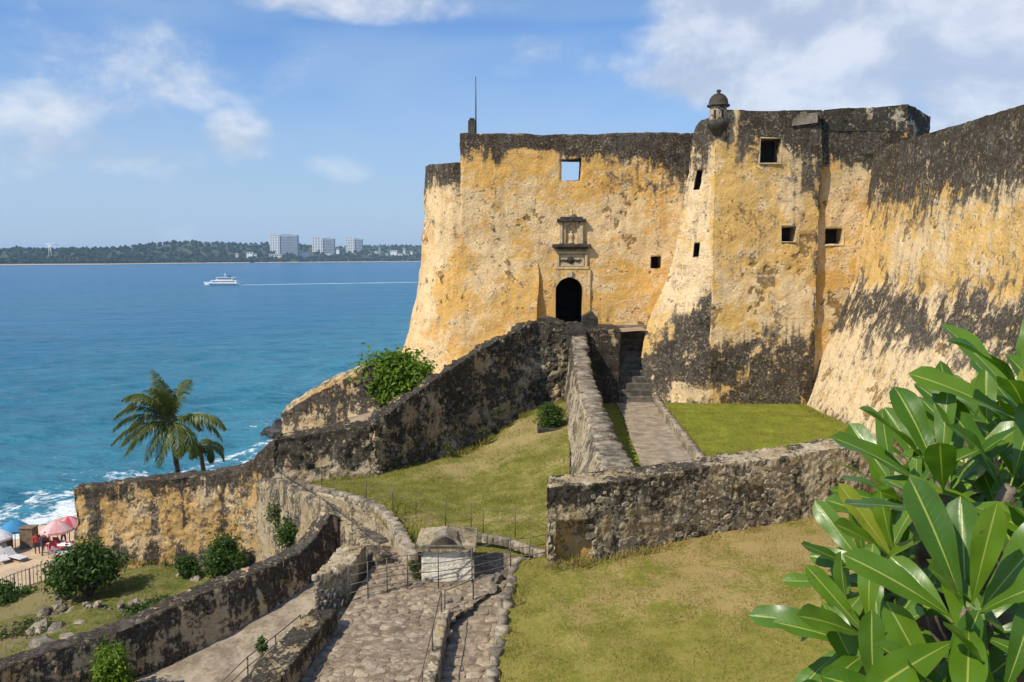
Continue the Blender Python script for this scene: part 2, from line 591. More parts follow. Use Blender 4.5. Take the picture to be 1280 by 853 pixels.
# ------------------------------------------------------------------ materials
def plaster(name, ochre, pale, rust, seed=0.0, stain_thr=0.5, grime=(0.010, 0.0095, 0.009), grime2=(0.066, 0.058, 0.048),
            pit=0.65, film_amt=0.42, soft=1.0, bump=0.8, bump_scale=7.0, patch_scale=0.42, streak_amp=0.42):
    """lime plaster over coral rag: ochre and pale coats in patches, pitted where it has fallen,
    black algae where the 'dark' attribute says the wall stays wet, ragged by noise"""
    m, n = new_mat(name)
    p = n.vm('ADD', n.pos(), (seed, seed * 0.7, seed * 1.3))
    n1 = n.noise(p, patch_scale, 5, 0.64, 0.4)
    n2 = n.noise(p, 2.1, 5, 0.64, 0.3)
    n3 = n.noise(p, 9.0, 4, 0.62)
    n4 = n.noise(p, 30.0, 3, 0.6)
    st = n.noise(n.scalevec(p, 2.6, 2.6, 0.26), 1.0, 4, 0.62, 0.3)
    st2 = n.noise(n.scalevec(p, 7.0, 7.0, 0.8), 1.0, 4, 0.6)
    palea = n.attr('pale'); darka = n.attr('dark'); mossa = n.attr('moss')
    f_pale = n.step(n.add(n.add(n1, n.mul(n.sub(n2, 0.5), 0.55)), n.mul(palea, 0.45)), 0.46, 0.62)
    col = n.mix(f_pale, ochre, pale)
    f_rust = n.step(n.add(n.noise(n.vm('ADD', p, (11, 3, 7)), 0.8, 5, 0.65, 0.5), n.mul(n.sub(n3, 0.5), 0.3)), 0.52, 0.68)
    col = n.mix(n.mul(f_rust, 0.65), col, rust)
    # faint run-off streaks
    col = n.mix(n.mul(n.step(st, 0.46, 0.68), 0.38), col, tuple(c * 0.62 for c in pale))
    # mottling
    col = n.mix(n.mul(n.step(n3, 0.30, 0.72), 0.30), col, tuple(c * 0.55 for c in rust))
    # pits where the coat has fallen
    pits = n.step(n.add(n2, n.mul(n.sub(n3, 0.5), 0.8)), pit, pit + 0.07)
    col = n.mix(n.mul(pits, 0.75), col, (0.13, 0.085, 0.045))
    # fallen coat: brown rubble core
    ba = n.attr('bare')
    core = n.mix(n.step(n.voro(p, 4.5), 0.15, 0.55), tuple(0.62 * c for c in pale), tuple(0.30 * c for c in rust))
    col = n.mix(n.mul(n.step(n.add(ba, n.mul(n.sub(n3, 0.5), 0.5)), 0.35, 0.6), 0.8), col, core)
    # algae and painted shade
    nb = n.noise(n.vm('ADD', p, (5, 9, 2)), 0.55, 5, 0.6, 0.6)
    ragged = n.add(n.add(n.mul(n.sub(st, 0.5), streak_amp * 3.0), n.add(n.mul(n.sub(n2, 0.5), 1.25), n.mul(n.sub(nb, 0.5), 1.5))), n.add(n.mul(n.sub(n3, 0.5), 0.65), n.mul(n.sub(st2, 0.5), 0.45)))
    blot = n.step(n.add(n.noise(n.vm('ADD', p, (7, 4, 1)), 1.15, 5, 0.66, 0.5), n.mul(n.sub(n3, 0.5), 0.35)), 0.58, 0.66)
    wet = n.sub(n.add(darka, ragged), n.mul(blot, 0.42))
    film = n.step(wet, stain_thr - 0.34, stain_thr + 0.10)
    col = n.mix(n.mul(film, film_amt), col, n.mix(n3, (0.20, 0.155, 0.10), (0.11, 0.09, 0.068)))
    dk = n.step(wet, stain_thr - 0.10 * soft, stain_thr + 0.18 * soft)
    # lichen flecks in clusters
    fleck = n.step(n.add(n.noise(n.vm('ADD', p, (2, 1, 8)), 5.0, 5, 0.65, 0.4), n.add(n.mul(n.sub(nb, 0.5), 0.9), n.mul(darka, 0.10))), 0.65, 0.74)
    dk = n.m('MAXIMUM', dk, n.mul(fleck, 0.72))
    gcol = n.mix(n.step(n.add(n.mul(n3, 0.5), n.add(n.mul(n4, 0.25), n.mul(n2, 0.25))), 0.42, 0.62), grime, grime2)
    gcol = n.mix(n.mul(n.step(n.add(n.add(n.mul(st, 0.55), n.mul(nb, 0.45)), n.mul(n.sub(n3, 0.5), 0.45)), 0.48, 0.64), 0.55), gcol, tuple(1.8 * c for c in grime2))
    gcol = n.mix(n.mul(n.step(n.add(n2, n.mul(n.sub(n3, 0.5), 0.9)), 0.60, 0.70), 0.6), gcol, tuple(0.55 * c for c in pale))
    col = n.mix(n.mul(dk, 0.93), col, gcol)
    ms = n.step(n.add(mossa, n.mul(n.sub(n2, 0.5), 1.2)), 0.5, 0.75)
    col = n.mix(n.mul(ms, 0.8), col, n.mix(n3, (0.06, 0.075, 0.02), (0.16, 0.15, 0.04)))
    h = n.add(n.add(n.mul(n.noise(p, bump_scale, 5, 0.68), 1.0), n.mul(n2, 0.8)), n.add(n.mul(pits, -0.25), n.mul(n4, 0.2)))
    n.out(n.principled(col, 0.92, n.bump(h, bump, 0.09), 0.15))
    return m


M = {}
OCH = (0.67, 0.395, 0.115); PALE = (0.745, 0.545, 0.295); RUST = (0.58, 0.29, 0.066)
M['fort'] = plaster('fort_plaster', OCH, PALE, RUST)
M['fort_pale'] = plaster('fort_pale_plaster', (0.68, 0.43, 0.14), (0.74, 0.56, 0.33), (0.58, 0.33, 0.085), seed=4.0, patch_scale=0.3)
M['outer'] = plaster('outer_wall_plaster', (0.50, 0.31, 0.11), (0.58, 0.44, 0.26), (0.40, 0.22, 0.065), seed=9.0, film_amt=0.2, soft=0.7, pit=0.56, bump=0.9)
M['rubble'] = plaster('rubble_masonry', (0.42, 0.32, 0.185), (0.56, 0.47, 0.32), (0.33, 0.22, 0.10), seed=14.0, film_amt=0.15, soft=0.6, pit=0.57, bump=1.0, bump_scale=9.0, patch_scale=0.8,
                      grime=(0.009, 0.0085, 0.0075), grime2=(0.050, 0.043, 0.033), streak_amp=0.16)
M['grey_coat'] = plaster('weathered_grey_coat', (0.37, 0.285, 0.165), (0.46, 0.385, 0.26), (0.34, 0.24, 0.12), seed=21.0, pit=0.56, soft=0.6, film_amt=0.3, grime=(0.018, 0.016, 0.013), grime2=(0.085, 0.073, 0.055))
M['white_coat'] = plaster('dirty_whitewash', (0.66, 0.58, 0.44), (0.78, 0.71, 0.57), (0.50, 0.41, 0.28), seed=27.0, pit=0.68, grime=(0.05, 0.045, 0.04), grime2=(0.2, 0.18, 0.15))


def simple(name, c1, c2, scale=6.0, rough=0.85, bump=0.4, bdist=0.02, rand=0.0, spec=0.3, metal=0.0):
    m, n = new_mat(name)
    p = n.pos()
    a = n.noise(p, scale, 6, 0.6); b = n.noise(p, scale * 5, 4, 0.6)
    f = n.add(n.mul(a, 0.65), n.mul(b, 0.35))
    col = n.mix(n.step(f, 0.36, 0.64), c1, c2)
    if rand:
        r = n.objrand()
        k = n.add(1.0 - rand / 2, n.mul(r, rand))
        col = n.mix(1.0, col, n.comb(k, k, k), 'MULTIPLY')
    n.out(n.principled(col, rough, n.bump(f, bump, bdist), spec, Metallic=metal))
    return m


M['rubble_stone'] = simple('rubble_stone', (0.040, 0.034, 0.026), (0.36, 0.29, 0.19), 1.6, bump=1.0, bdist=0.05, rand=0.5)
M['black_stone'] = simple('blackened_stone', (0.014, 0.013, 0.011), (0.20, 0.165, 0.115), 1.3, bump=1.0, bdist=0.05, rand=0.5)
M['dark_stone'] = simple('dark_stone', (0.02, 0.018, 0.015), (0.085, 0.07, 0.05), 2.5, bump=0.8, bdist=0.05)
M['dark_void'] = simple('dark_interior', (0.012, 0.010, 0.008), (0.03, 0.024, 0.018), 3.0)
M['trim_stone'] = simple('carved_coral_stone', (0.36, 0.27, 0.15), (0.55, 0.43, 0.26), 5.0, bump=0.6, bdist=0.03)
M['cobble'] = simple('cobble_stone', (0.145, 0.105, 0.066), (0.36, 0.28, 0.19), 3.2, rough=0.85, bump=0.9, bdist=0.03, rand=0.45)
M['curb_stone'] = simple('curb_stone', (0.11, 0.088, 0.062), (0.36, 0.295, 0.205), 3.5, bump=0.9, bdist=0.04, rand=0.5)
M['cope_stone'] = simple('coping_stone', (0.06, 0.05, 0.037), (0.30, 0.245, 0.17), 2.6, bump=1.0, bdist=0.05, rand=0.45)
M['step_stone'] = simple('step_stone', (0.045, 0.04, 0.033), (0.17, 0.145, 0.11), 2.4, bump=0.9, bdist=0.03, rand=0.4)
M['path'] = simple('path_surface', (0.17, 0.130, 0.088), (0.36, 0.29, 0.205), 1.9, bump=1.0, bdist=0.05)
M['mortar'] = simple('road_bed', (0.12, 0.088, 0.056), (0.28, 0.215, 0.145), 3.0, bump=0.8, bdist=0.03)
M['metal'] = simple('rusty_rail', (0.05, 0.04, 0.032), (0.15, 0.115, 0.085), 8.0, rough=0.6, bump=0.2, bdist=0.005, spec=0.4)
M['rock'] = simple('rock', (0.10, 0.08, 0.058), (0.30, 0.25, 0.18), 1.6, bump=1.0, bdist=0.08, rand=0.4)
M['black_rock'] = simple('wet_rock', (0.012, 0.011, 0.009), (0.06, 0.05, 0.04), 1.2, rough=0.6, bump=1.0, bdist=0.2)
M['sand'] = simple('beach_sand', (0.42, 0.30, 0.18), (0.55, 0.41, 0.26), 0.5, rough=0.95, bump=0.8, bdist=0.06)
M['bark'] = simple('bark', (0.07, 0.05, 0.035), (0.20, 0.155, 0.11), 6.0, bump=1.0, bdist=0.02)
M['earth'] = simple('bare_earth', (0.20, 0.14, 0.085), (0.36, 0.27, 0.17), 1.3, bump=0.9, bdist=0.05)
M['steel_white'] = simple('white_ship_paint', (0.72, 0.73, 0.74), (0.82, 0.82, 0.82), 0.5, rough=0.4, bump=0.0)
M['ship_glass'] = simple('ship_window', (0.02, 0.03, 0.045), (0.05, 0.06, 0.08), 0.5, rough=0.15, bump=0.0, spec=0.6)
M['ship_blue'] = simple('blue_ship_stripe', (0.03, 0.08, 0.2), (0.04, 0.10, 0.24), 0.5, rough=0.4, bump=0.0)


def ground_mat(name, green, green2, straw, bare, straw_amt, bare_amt, seed):
    m, n = new_mat(name)
    p = n.vm('ADD', n.pos(), (seed, seed * 2.1, 0.0))
    a = n.noise(p, 0.30, 6, 0.6, 0.4); b = n.noise(p, 1.7, 6, 0.62, 0.2); c = n.noise(p, 11.0, 5, 0.65)
    d = n.noise(p, 42.0, 3, 0.6)
    col = n.mix(n.step(n.add(n.mul(b, 0.6), n.mul(c, 0.4)), 0.38, 0.62), green, green2)
    dry = n.attr('dry')
    fs = n.step(n.add(n.add(a, n.mul(n.sub(c, 0.5), 0.8)), n.add(n.mul(n.sub(b, 0.5), 0.5), dry)), 1.0 - straw_amt, 1.22 - straw_amt)
    col = n.mix(n.mul(fs, 0.9), col, straw)
    fb_ = n.step(n.add(b, n.add(n.mul(n.sub(c, 0.5), 0.7), n.mul(n.sub(a, 0.5), 0.6))), 1.0 - bare_amt, 1.12 - bare_amt)
    col = n.mix(n.mul(fb_, 0.85), col, bare)
    col = n.mix(n.mul(n.step(d, 0.35, 0.7), 0.35), col, tuple(x * 0.45 for x in green))
    n.out(n.principled(col, 0.95, n.bump(n.add(n.mul(c, 0.6), n.mul(d, 0.5)), 0.9, 0.06), 0.1))
    return m


M['lawn_green'] = ground_mat('watered_lawn', (0.15, 0.175, 0.018), (0.255, 0.25, 0.034), (0.34, 0.28, 0.08), (0.28, 0.20, 0.10), 0.38, 0.20, 1.0)
M['lawn_slope'] = ground_mat('sloping_lawn', (0.145, 0.145, 0.024), (0.235, 0.21, 0.05), (0.36, 0.275, 0.115), (0.36, 0.265, 0.15), 0.57, 0.33, 12.0)
M['lawn_dry'] = ground_mat('dry_lawn', (0.175, 0.175, 0.026), (0.29, 0.24, 0.06), (0.38, 0.265, 0.11), (0.33, 0.23, 0.12), 0.54, 0.27, 30.0)
M['terrace'] = ground_mat('terrace_grass', (0.085, 0.105, 0.017), (0.17, 0.165, 0.038), (0.25, 0.195, 0.085), (0.27, 0.20, 0.125), 0.56, 0.38, 44.0)


def leaf_mat(name, c_dark, c_light, gloss=0.45, trans=0.35, spec=0.4):
    m, n = new_mat(name)
    r = n.attr('rnd')
    col = n.mix(r, c_dark, c_light)
    bs = n.principled(col, gloss, None, spec)
    tr = n.node('ShaderNodeBsdfTranslucent')
    n.put(tr.inputs['Color'], n.mix(1.0, col, (1.1, 1.25, 0.5), 'MULTIPLY'))
    mx = n.node('ShaderNodeMixShader'); mx.inputs[0].default_value = trans
    n.t.links.new(bs, mx.inputs[1]); n.t.links.new(tr.outputs[0], mx.inputs[2])
    n.out(mx.outputs[0])
    return m


M['leaf_bush'] = leaf_mat('bush_leaf', (0.020, 0.050, 0.008), (0.10, 0.165, 0.022), 0.5, 0.38, 0.25)
M['leaf_bright'] = leaf_mat('bright_leaf', (0.06, 0.125, 0.008), (0.21, 0.30, 0.020), 0.5, 0.4, 0.25)
M['leaf_dull'] = leaf_mat('dull_leaf', (0.04, 0.06, 0.014), (0.14, 0.15, 0.04))
M['leaf_palm'] = leaf_mat('palm_leaf', (0.045, 0.080, 0.012), (0.20, 0.215, 0.04), 0.45, 0.35)
M['blade'] = leaf_mat('grass_blade', (0.17, 0.175, 0.026), (0.31, 0.275, 0.06), 0.7, 0.3, 0.15)
M['blade_dry'] = leaf_mat('dry_grass_blade', (0.18, 0.16, 0.028), (0.38, 0.28, 0.11), 0.8, 0.3, 0.1)
M['far_leaf'] = leaf_mat('far_tree_leaf', (0.008, 0.022, 0.010), (0.030, 0.055, 0.020), 0.8, 0.1, 0.1)

# big glossy leaf with a pale midrib and side veins; 'across' runs -1..1 over the blade, 'along' 0..1
m, n = new_mat('plumeria_leaf')
ac = n.attr('across'); al = n.attr('along'); aa = n.m('ABSOLUTE', ac)
rnd = n.objrand()
col = n.mix(rnd, (0.038, 0.115, 0.006), (0.12, 0.22, 0.012))
col = n.mix(n.mul(n.noise(n.pos(), 18.0, 4, 0.6), 0.35), col, (0.12, 0.18, 0.02))
col = n.mix(n.mul(n.step(rnd, 0.968, 0.985), 0.6), col, (0.30, 0.28, 0.03))
spot = n.step(n.add(n.noise(n.pos(), 55.0, 3, 0.6), n.mul(n.sub(n.noise(n.pos(), 7.0, 2), 0.5), 0.5)), 0.70, 0.76)
col = n.mix(n.mul(spot, 0.7), col, (0.09, 0.06, 0.02))
rim_ = n.mul(n.step(aa, 0.90, 1.0), n.step(n.noise(n.pos(), 11.0, 3), 0.50, 0.62))
col = n.mix(n.mul(rim_, 0.8), col, (0.16, 0.11, 0.03))
vein = n.m('ABSOLUTE', n.sub(n.m('FRACT', n.sub(n.mul(al, 17.0), n.mul(aa, 1.6))), 0.5))
veinf = n.mul(n.step(vein, 0.44, 0.5), n.step(aa, 1.0, 0.1))
col = n.mix(n.mul(veinf, 0.45), col, (0.17, 0.25, 0.04))
mid = n.step(aa, 0.075, 0.035)
col = n.mix(mid, col, (0.33, 0.38, 0.08))
bs = n.principled(col, n.add(0.26, n.mul(n.noise(n.pos(), 9.0, 3, 0.6), 0.16)), n.bump(n.add(n.mul(veinf, -0.25), n.mul(mid, 0.8)), 0.25, 0.005), 0.5)
tr = n.node('ShaderNodeBsdfTranslucent'); n.put(tr.inputs['Color'], n.mix(1.0, col, (1.3, 1.5, 0.4), 'MULTIPLY'))
mx = n.node('ShaderNodeMixShader'); mx.inputs[0].default_value = 0.30
n.t.links.new(bs, mx.inputs[1]); n.t.links.new(tr.outputs[0], mx.inputs[2]); n.out(mx.outputs[0])
M['plumeria'] = m

# sea: green over the shallows, deep blue outside, foam where waves break and behind the ferry
SH_A = G(0, 675, SEA); SH_B = G(190, 604, SEA)
sh_t = (SH_B - SH_A).normalized(); sh_n = Vector((-sh_t.y, sh_t.x, 0))
BOAT = G(278, 356.5, SEA)
m, n = new_mat('sea_water')
p = n.pos(); x, y, z = n.sep(p)
dist = n.add(n.mul(n.sub(x, SH_A.x), sh_n.x), n.add(n.mul(n.sub(y, SH_A.y), sh_n.y), n.step(y, 74.0, 94.0, 0.0, 9.0)))     # metres off the shore line
wob = n.noise(n.scalevec(p, 1, 1, 0), 0.09, 5, 0.6, 0.5)
dw = n.add(dist, n.mul(n.sub(wob, 0.5), 16.0))
along = n.add(n.mul(x, sh_t.x), n.mul(y, sh_t.y))
big = n.noise(n.scalevec(p, 0.012, 0.004, 0), 1.0, 5, 0.6)
col = n.mix(n.step(dw, 5.0, 120.0), (0.040, 0.20, 0.27), (0.008, 0.125, 0.230))
col = n.mix(n.step(dist, 90.0, 600.0), col, (0.002, 0.105, 0.235))
col = n.mix(n.mul(n.step(big, 0.42, 0.68), 0.35), col, (0.025, 0.145, 0.20))
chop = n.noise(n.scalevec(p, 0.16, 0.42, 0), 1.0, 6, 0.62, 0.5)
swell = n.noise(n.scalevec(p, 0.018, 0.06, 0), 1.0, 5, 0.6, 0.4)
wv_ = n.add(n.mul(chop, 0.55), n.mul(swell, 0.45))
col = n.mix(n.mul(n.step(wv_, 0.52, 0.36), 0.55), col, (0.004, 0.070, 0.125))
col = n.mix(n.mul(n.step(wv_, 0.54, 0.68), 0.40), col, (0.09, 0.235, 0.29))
fo1 = n.noise(n.scalevec(p, 1, 1, 0), 0.35, 8, 0.68, 0.6)
fo2 = n.noise(n.scalevec(p, 1, 1, 0), 1.4, 6, 0.65, 0.4)
fo = n.add(n.mul(fo1, 0.6), n.mul(fo2, 0.4))
edge = n.mul(n.step(dw, 7.0, 0.5), 0.30)
def band(c, wd, amp):
    q = n.m('DIVIDE', n.sub(dw, c), wd)
    return n.mul(n.m('SUBTRACT', 1.0, n.mul(q, q), clamp=True), amp)
fm = n.m('MAXIMUM', edge, n.m('MAXIMUM', band(7.0, 3.5, 0.20), n.m('MAXIMUM', band(15.0, 3.0, 0.13), band(27.0, 4.0, 0.09))))
foam = n.step(n.add(fo, fm), 0.66, 0.78)
foam = n.mul(foam, n.step(fm, 0.0, 0.05))
# ferry wake: a straight foam track to the ferry's stern
rel = n.sub(x, BOAT.x + 12.0)
wk_y = n.add(BOAT.y, n.mul(rel, 0.55))
wk = n.m('ABSOLUTE', n.sub(y, n.add(wk_y, n.mul(n.sub(n.noise(p, 0.02, 2), 0.5), 4.0))))
wk_w = n.add(7.0, n.mul(rel, 0.02))
wake = n.mul(n.step(wk, wk_w, n.mul(wk_w, 0.4)), n.mul(n.step(rel, -1.0, 2.0), n.step(rel, 340.0, 60.0)))
wake = n.mul(wake, n.step(n.noise(n.scalevec(p, 0.06, 0.5, 0), 1.0, 5, 0.6), 0.25, 0.55))
foam = n.m('MAXIMUM', foam, n.mul(wake, 0.8))
col = n.mix(n.mul(foam, 0.9), col, (0.80, 0.82, 0.82))
w1 = n.noise(n.scalevec(p, 0.10, 0.22, 0), 1.0, 8, 0.62, 0.4)
w2 = n.noise(n.scalevec(p, 0.7, 1.3, 0), 1.0, 6, 0.6, 0.3)
w3 = n.noise(n.scalevec(p, 0.02, 0.05, 0), 1.0, 6, 0.6, 0.3)
hgt = n.add(n.add(n.mul(w1, 2.6), n.mul(w2, 0.40)), n.mul(w3, 6.0))
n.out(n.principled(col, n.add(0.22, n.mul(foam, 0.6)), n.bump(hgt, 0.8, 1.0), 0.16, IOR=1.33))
M['sea'] = m


# ================================================================== the setting
def sheet(name, rails, res, mat, kind='structure', amp=0.06, scale=0.5, smooth_u=False, smooth_v=False, dry=None, fine=0.012):
    s = Shell()
    s.face(rails, res, smooth_u=smooth_u, smooth_v=smooth_v)
    V = np.concatenate(s.V); Q = np.concatenate(s.Q)
    V = V.copy()
    V[:, 2] += fbm(V * (1, 1, 0), scale, 3) * amp + fbm(V * (1, 1, 0), 4.0, 2) * fine
    N = vnormals(V, [Q])
    if N[:, 2].mean() < 0: Q = Q[:, ::-1]
    at = {'dry': dry(V) if dry else np.zeros(len(V))}
    o = obj_np(name, V, [Q], mat, None, None, at)
    if kind: o['kind'] = kind
    return o, V, Q


# sea: fine swell near the shore, coarser with distance
def sea_mesh():
    th = np.linspace(R(-86), R(86), 420)
    r = np.concatenate([np.geomspace(45, 500, 330), np.geomspace(515, 9500, 60)])
    T, RR = np.meshgrid(th, r)
    X = RR * np.sin(T); Y = RR * np.cos(T)
    Pn = np.stack([X.ravel(), Y.ravel(), np.zeros(X.size)], 1)
    d = (Pn[:, 0] - SH_A.x) * sh_n.x + (Pn[:, 1] - SH_A.y) * sh_n.y + 9 * sm(Pn[:, 1], 74, 94)
    al_ = Pn[:, 0] * sh_t.x + Pn[:, 1] * sh_t.y
    fade = 1 - sm(RR.ravel(), 150, 480)
    wv = 0.30 * np.sin(d * 0.42 + 1.6 * fbm(Pn, 0.03, 2) * 6 + 0.0 * al_) * sm(d, -2, 14) * np.exp(-np.maximum(d, 0) / 60)
    wv += 0.22 * fbm(Pn * (1, 1.6, 1), 0.12, 4, 0.55)
    wv += 0.10 * fbm(Pn + 50, 0.5, 2)
    Pn[:, 2] = SEA + wv * fade
    a, b = X.shape
    idx = np.arange(a * b).reshape(a, b)
    q = np.stack([idx[:-1, :-1], idx[1:, :-1], idx[1:, 1:], idx[:-1, 1:]], -1).reshape(-1, 4)
    N = vnormals(Pn, [q])
    if N[:, 2].mean() < 0: q = q[:, ::-1]
    o = obj_np('sea', Pn, [q], M['sea'], None, (0, 0, SEA))
    o['kind'] = 'structure'


sea_mesh()

# beach: dry sand rising from the wash to the foot of the sea wall
bA = [SH_A + sh_t * a for a in (-160, -60, -20, 0, 5, 10, 15, 20, 25, 30, 36, 60, 120)]
rows = []
for off, z in ((8, SEA - 0.9), (0.5, SEA - 0.12), (-4, SEA + 0.45), (-12, SEA + 1.0), (-24, SEA + 1.5), (-60, SEA + 2.0)):
    rows.append([(p.x + sh_n.x * (off - 9 * float(sm(p.y, 74, 94))), p.y + sh_n.y * (off - 9 * float(sm(p.y, 74, 94))), z) for p in bA])
sheet('beach', rows, 1.2, M['sand'], amp=0.12, scale=0.25)

# headland: the bank that falls from the walls to the beach, and the rock the fort stands on
def headland():
    xs = np.concatenate([np.linspace(-60, 0, 100), np.linspace(0.8, 60, 40)]); ys = np.linspace(-12, 110, 130)
    X, Y = np.meshgrid(xs, ys)
    p = np.stack([X.ravel(), Y.ravel(), np.zeros(X.size)], 1)
    edge = -25.0 + 0.10 * (p[:, 1] - 38) - 3.0 * sm(p[:, 1], 30, 10) + 1.2 * fbm(p, 0.12, 3)
    edge = edge + 3.0 + 13 * sm(p[:, 1], 37.5, 43.5)
    t = sm(p[:, 0] - edge, -5.5, 2.5)
    z = -22.6 + (8.2) * t
    z += 2.2 * sm(p[:, 0], -14, -6) * sm(p[:, 1], 30, 36) * t
    z += 0.3 * fbm(p, 0.3, 3) * t
    p[:, 2] = z
    a, b = X.shape
    idx = np.arange(a * b).reshape(a, b)
    q = np.stack([idx[:-1, :-1], idx[:-1, 1:], idx[1:, 1:], idx[1:, :-1]], -1).reshape(-1, 4)
    o = obj_np('headland', p, [q], M['terrace'], None, (0, 40, -23), {'dry': np.zeros(len(p))})
    o['kind'] = 'structure'


headland()

LAWNS = []
# grass terrace below the walls
t_near = [(-34, 14, -18.5), (-27, 14, -15.9), (-20, 14, -14.2), (-9, 14, -14.0)]
t_mid = [(-31, 28, -18.3), (-25.0, 29, -15.7), (-18.5, 29, -14.1), (-7, 27, -13.9)]
t_far = [(-28, 38.5, -18.0), (-23.4, 38.6, -15.75), (-19.3, 38.4, -14.4), (-9, 37.5, -13.8)]
o, V, Q = sheet('terrace_lawn', [t_near, t_mid, t_far], 0.35, M['terrace'], amp=0.22, scale=0.35, smooth_u=True, dry=lambda V: 0.35 * sm(V[:, 0], -16, -25))
LAWNS.append((V, Q, 24000, 0.08, 'blade_dry'))

UP = -7.9      # upper lawn and path
o, V, Q = sheet('upper_lawn', [[(6.6, 28.3, UP), (11, 30.4, UP), (18.5, 33.6, UP)], [(7.6, 45.2, UP), (12, 45.4, UP), (19, 45.6, UP)]], 0.3, M['lawn_green'], amp=0.10, scale=0.3)
LAWNS.append((V, Q, 40000, 0.045, 'blade'))
o, V, Q = sheet('grass_verge', [[(2.6, 26.15, UP), (4.95, 27.35, UP)], [(3.2, 46.2, UP), (6.0, 46.2, UP)]], 0.3, M['lawn_green'], amp=0.05)
LAWNS.append((V, Q, 3500, 0.06, 'blade'))
# paved path to the stair, and its kerb
path_l = [(4.75, 27.3), (4.85, 30.8), (5.1, 36), (5.45, 41), (5.6, 45.6)]
path_r = [(6.8, 28.3), (6.95, 30.8), (7.15, 36), (7.35, 41), (7.62, 45.6)]
sheet('path', [[(a, b, UP + 0.06) for a, b in path_l], [(a, b, UP + 0.06) for a, b in path_r]], 0.2, M['path'], amp=0.03, fine=0.012)

# sloping lawn in front of the ramp wall
f_pts = [P(392, 603, 35.2), P(467, 595, 36.2), P(548, 575, 38.4), P(604, 556, 40.3), P(657, 518, 43.2), P(712, 500, 45.0)]
n_pts = [G(388, 610, -9.05), G(450, 629, -9.1), G(500, 672, -9.25), G(560, 692, -9.45), G(640, 694, -9.4), G(712, 690, -9.1)]
m_pts = [tuple(np.array(a) * 0.5 + np.array(b) * 0.5 + np.array((0, 0, c))) for a, b, c in zip(f_pts, n_pts, (0, 0.05, -0.1, -0.2, -0.25, 0.0))]
o, V, Q = sheet('sloping_lawn', [n_pts, m_pts, f_pts], 0.22, M['lawn_slope'], amp=0.12, scale=0.4, smooth_u=True, smooth_v=True,
                dry=lambda V: 0.70 * np.exp(-((V[:, 0] + 0.2) / 1.7) ** 2 - ((V[:, 1] - 40.5) / 2.2) ** 2) + 0.25 * np.exp(-((V[:, 0] + 2.5) / 2.0) ** 2 - ((V[:, 1] - 36.5) / 1.2) ** 2) - 0.06)
LAWNS.append((V, Q, 40000, 0.045, 'blade'))

# lower lawn, half dried out, falling gently towards the viewer
ln = [(-0.75, 6, -11.0), (4, 6, -11.2), (10, 6, -11.0), (18, 6, -10.6)]
l1 = [(-0.42, 18.5, -9.85), (4, 18.5, -9.75), (10, 18.5, -9.6), (18, 18.5, -9.2)]
l2 = [(-0.02, 23.2, -9.22), (4, 23.2, -9.2), (10, 23.2, -9.0), (18, 23.2, -8.8)]
l3 = [(0.10, 24.6, -9.02), (4.5, 26.3, -8.95), (10, 29.0, -8.85), (18, 32, -8.7)]
o, V, Q = sheet('lower_lawn', [ln, l1, l2, l3], 0.16, M['lawn_dry'], amp=0.08, scale=0.6,
                dry=lambda V: 0.34 * sm(V[:, 1], 18, 26) * sm(V[:, 0], 0.5, 4) - 0.25 * sm(V[:, 0], 1.5, -0.5) - 0.16)
LAWNS.append((V, Q, 80000, 0.045, 'blade_dry'))

# the paved road (bed; its stones are laid further down)
def road_z(y): return -9.5 + (np.asarray(y) - 25.3) * 0.115 * (np.asarray(y) < 25.3)
ry = [6, 12, 19, 22, 25.3, 27.2]
road_l = [-8.2, -6.8, -5.15, -4.72, -4.3, -3.9]
road_r = [-3.3, -2.85, -2.05, -1.9, 0.4, 1.6]
sheet('road', [[(a, b, road_z(b)) for a, b in zip(road_l, ry)], [(a, b, road_z(b)) for a, b in zip(road_r, ry)]], 0.12, M['mortar'], amp=0.03, fine=0.01)
# sunken side lane between the rail wall and the lawn kerb
cy = [6, 12, 19, 22.4, 23.9, 24.6]
lane_z = [-11.5, -11.0, -10.55, -10.15, -9.75, -9.47]
sheet('side_lane', [[(a, b, c) for a, b, c in zip([-3.0, -2.5, -1.95, -1.78, -1.70, -1.7], cy, lane_z)], [(a, b, c) for a, b, c in zip([-0.95, -0.75, -0.45, -0.2, -0.02, 0.1], cy, lane_z)]], 0.12, M['mortar'], amp=0.05, fine=0.015)
# ramp below, between the long wall and the road
ramp_l = [(-22.0, 8.0, -12.4), (-14.2, 17.6, -11.9), (-9.95, 22.5, -11.4), (-6.35, 27.0, -10.5), (-5.2, 28.6, -10.2)]
ramp_r = [(-10.5, 8.0, -12.4), (-7.0, 17.6, -11.9), (-5.2, 22.5, -11.35), (-4.6, 26.0, -10.6), (-4.3, 27.8, -10.3)]
sheet('ramp', [ramp_l, ramp_r], 0.2, M['path'], amp=0.05, scale=0.8, fine=0.02)


# ================================================================== the fort
FORT = empty('fort', (5.0, 50.0, -8.0), 'huge ochre plastered sea fort with black weathered parapets', 'fort')


def zt(py, Y): return P(640, py, Y).z
def xt(px, Y): return (px - 640) / FPX * Y * 1.0


def xat(px, py, Y): return P(px, py, Y).x


GY = 50.0                      # gate wall
g_top = zt(167, GY); g_base = -10.0
gx0 = xat(575, 180, GY); gx1 = 12.0
def gy(z): return GY - 0.022 * (g_top - z)


def uv_hole(x0, x1, z0, z1, pxa, pya, pxb, pyb, Y, depth):
    a = P(pxa, pyb, Y); b = P(pxb, pya, Y)
    return ((a.x - x0) / (x1 - x0), (b.x - x0) / (x1 - x0), (a.z - z0) / (z1 - z0), (b.z - z0) / (z1 - z0), depth)


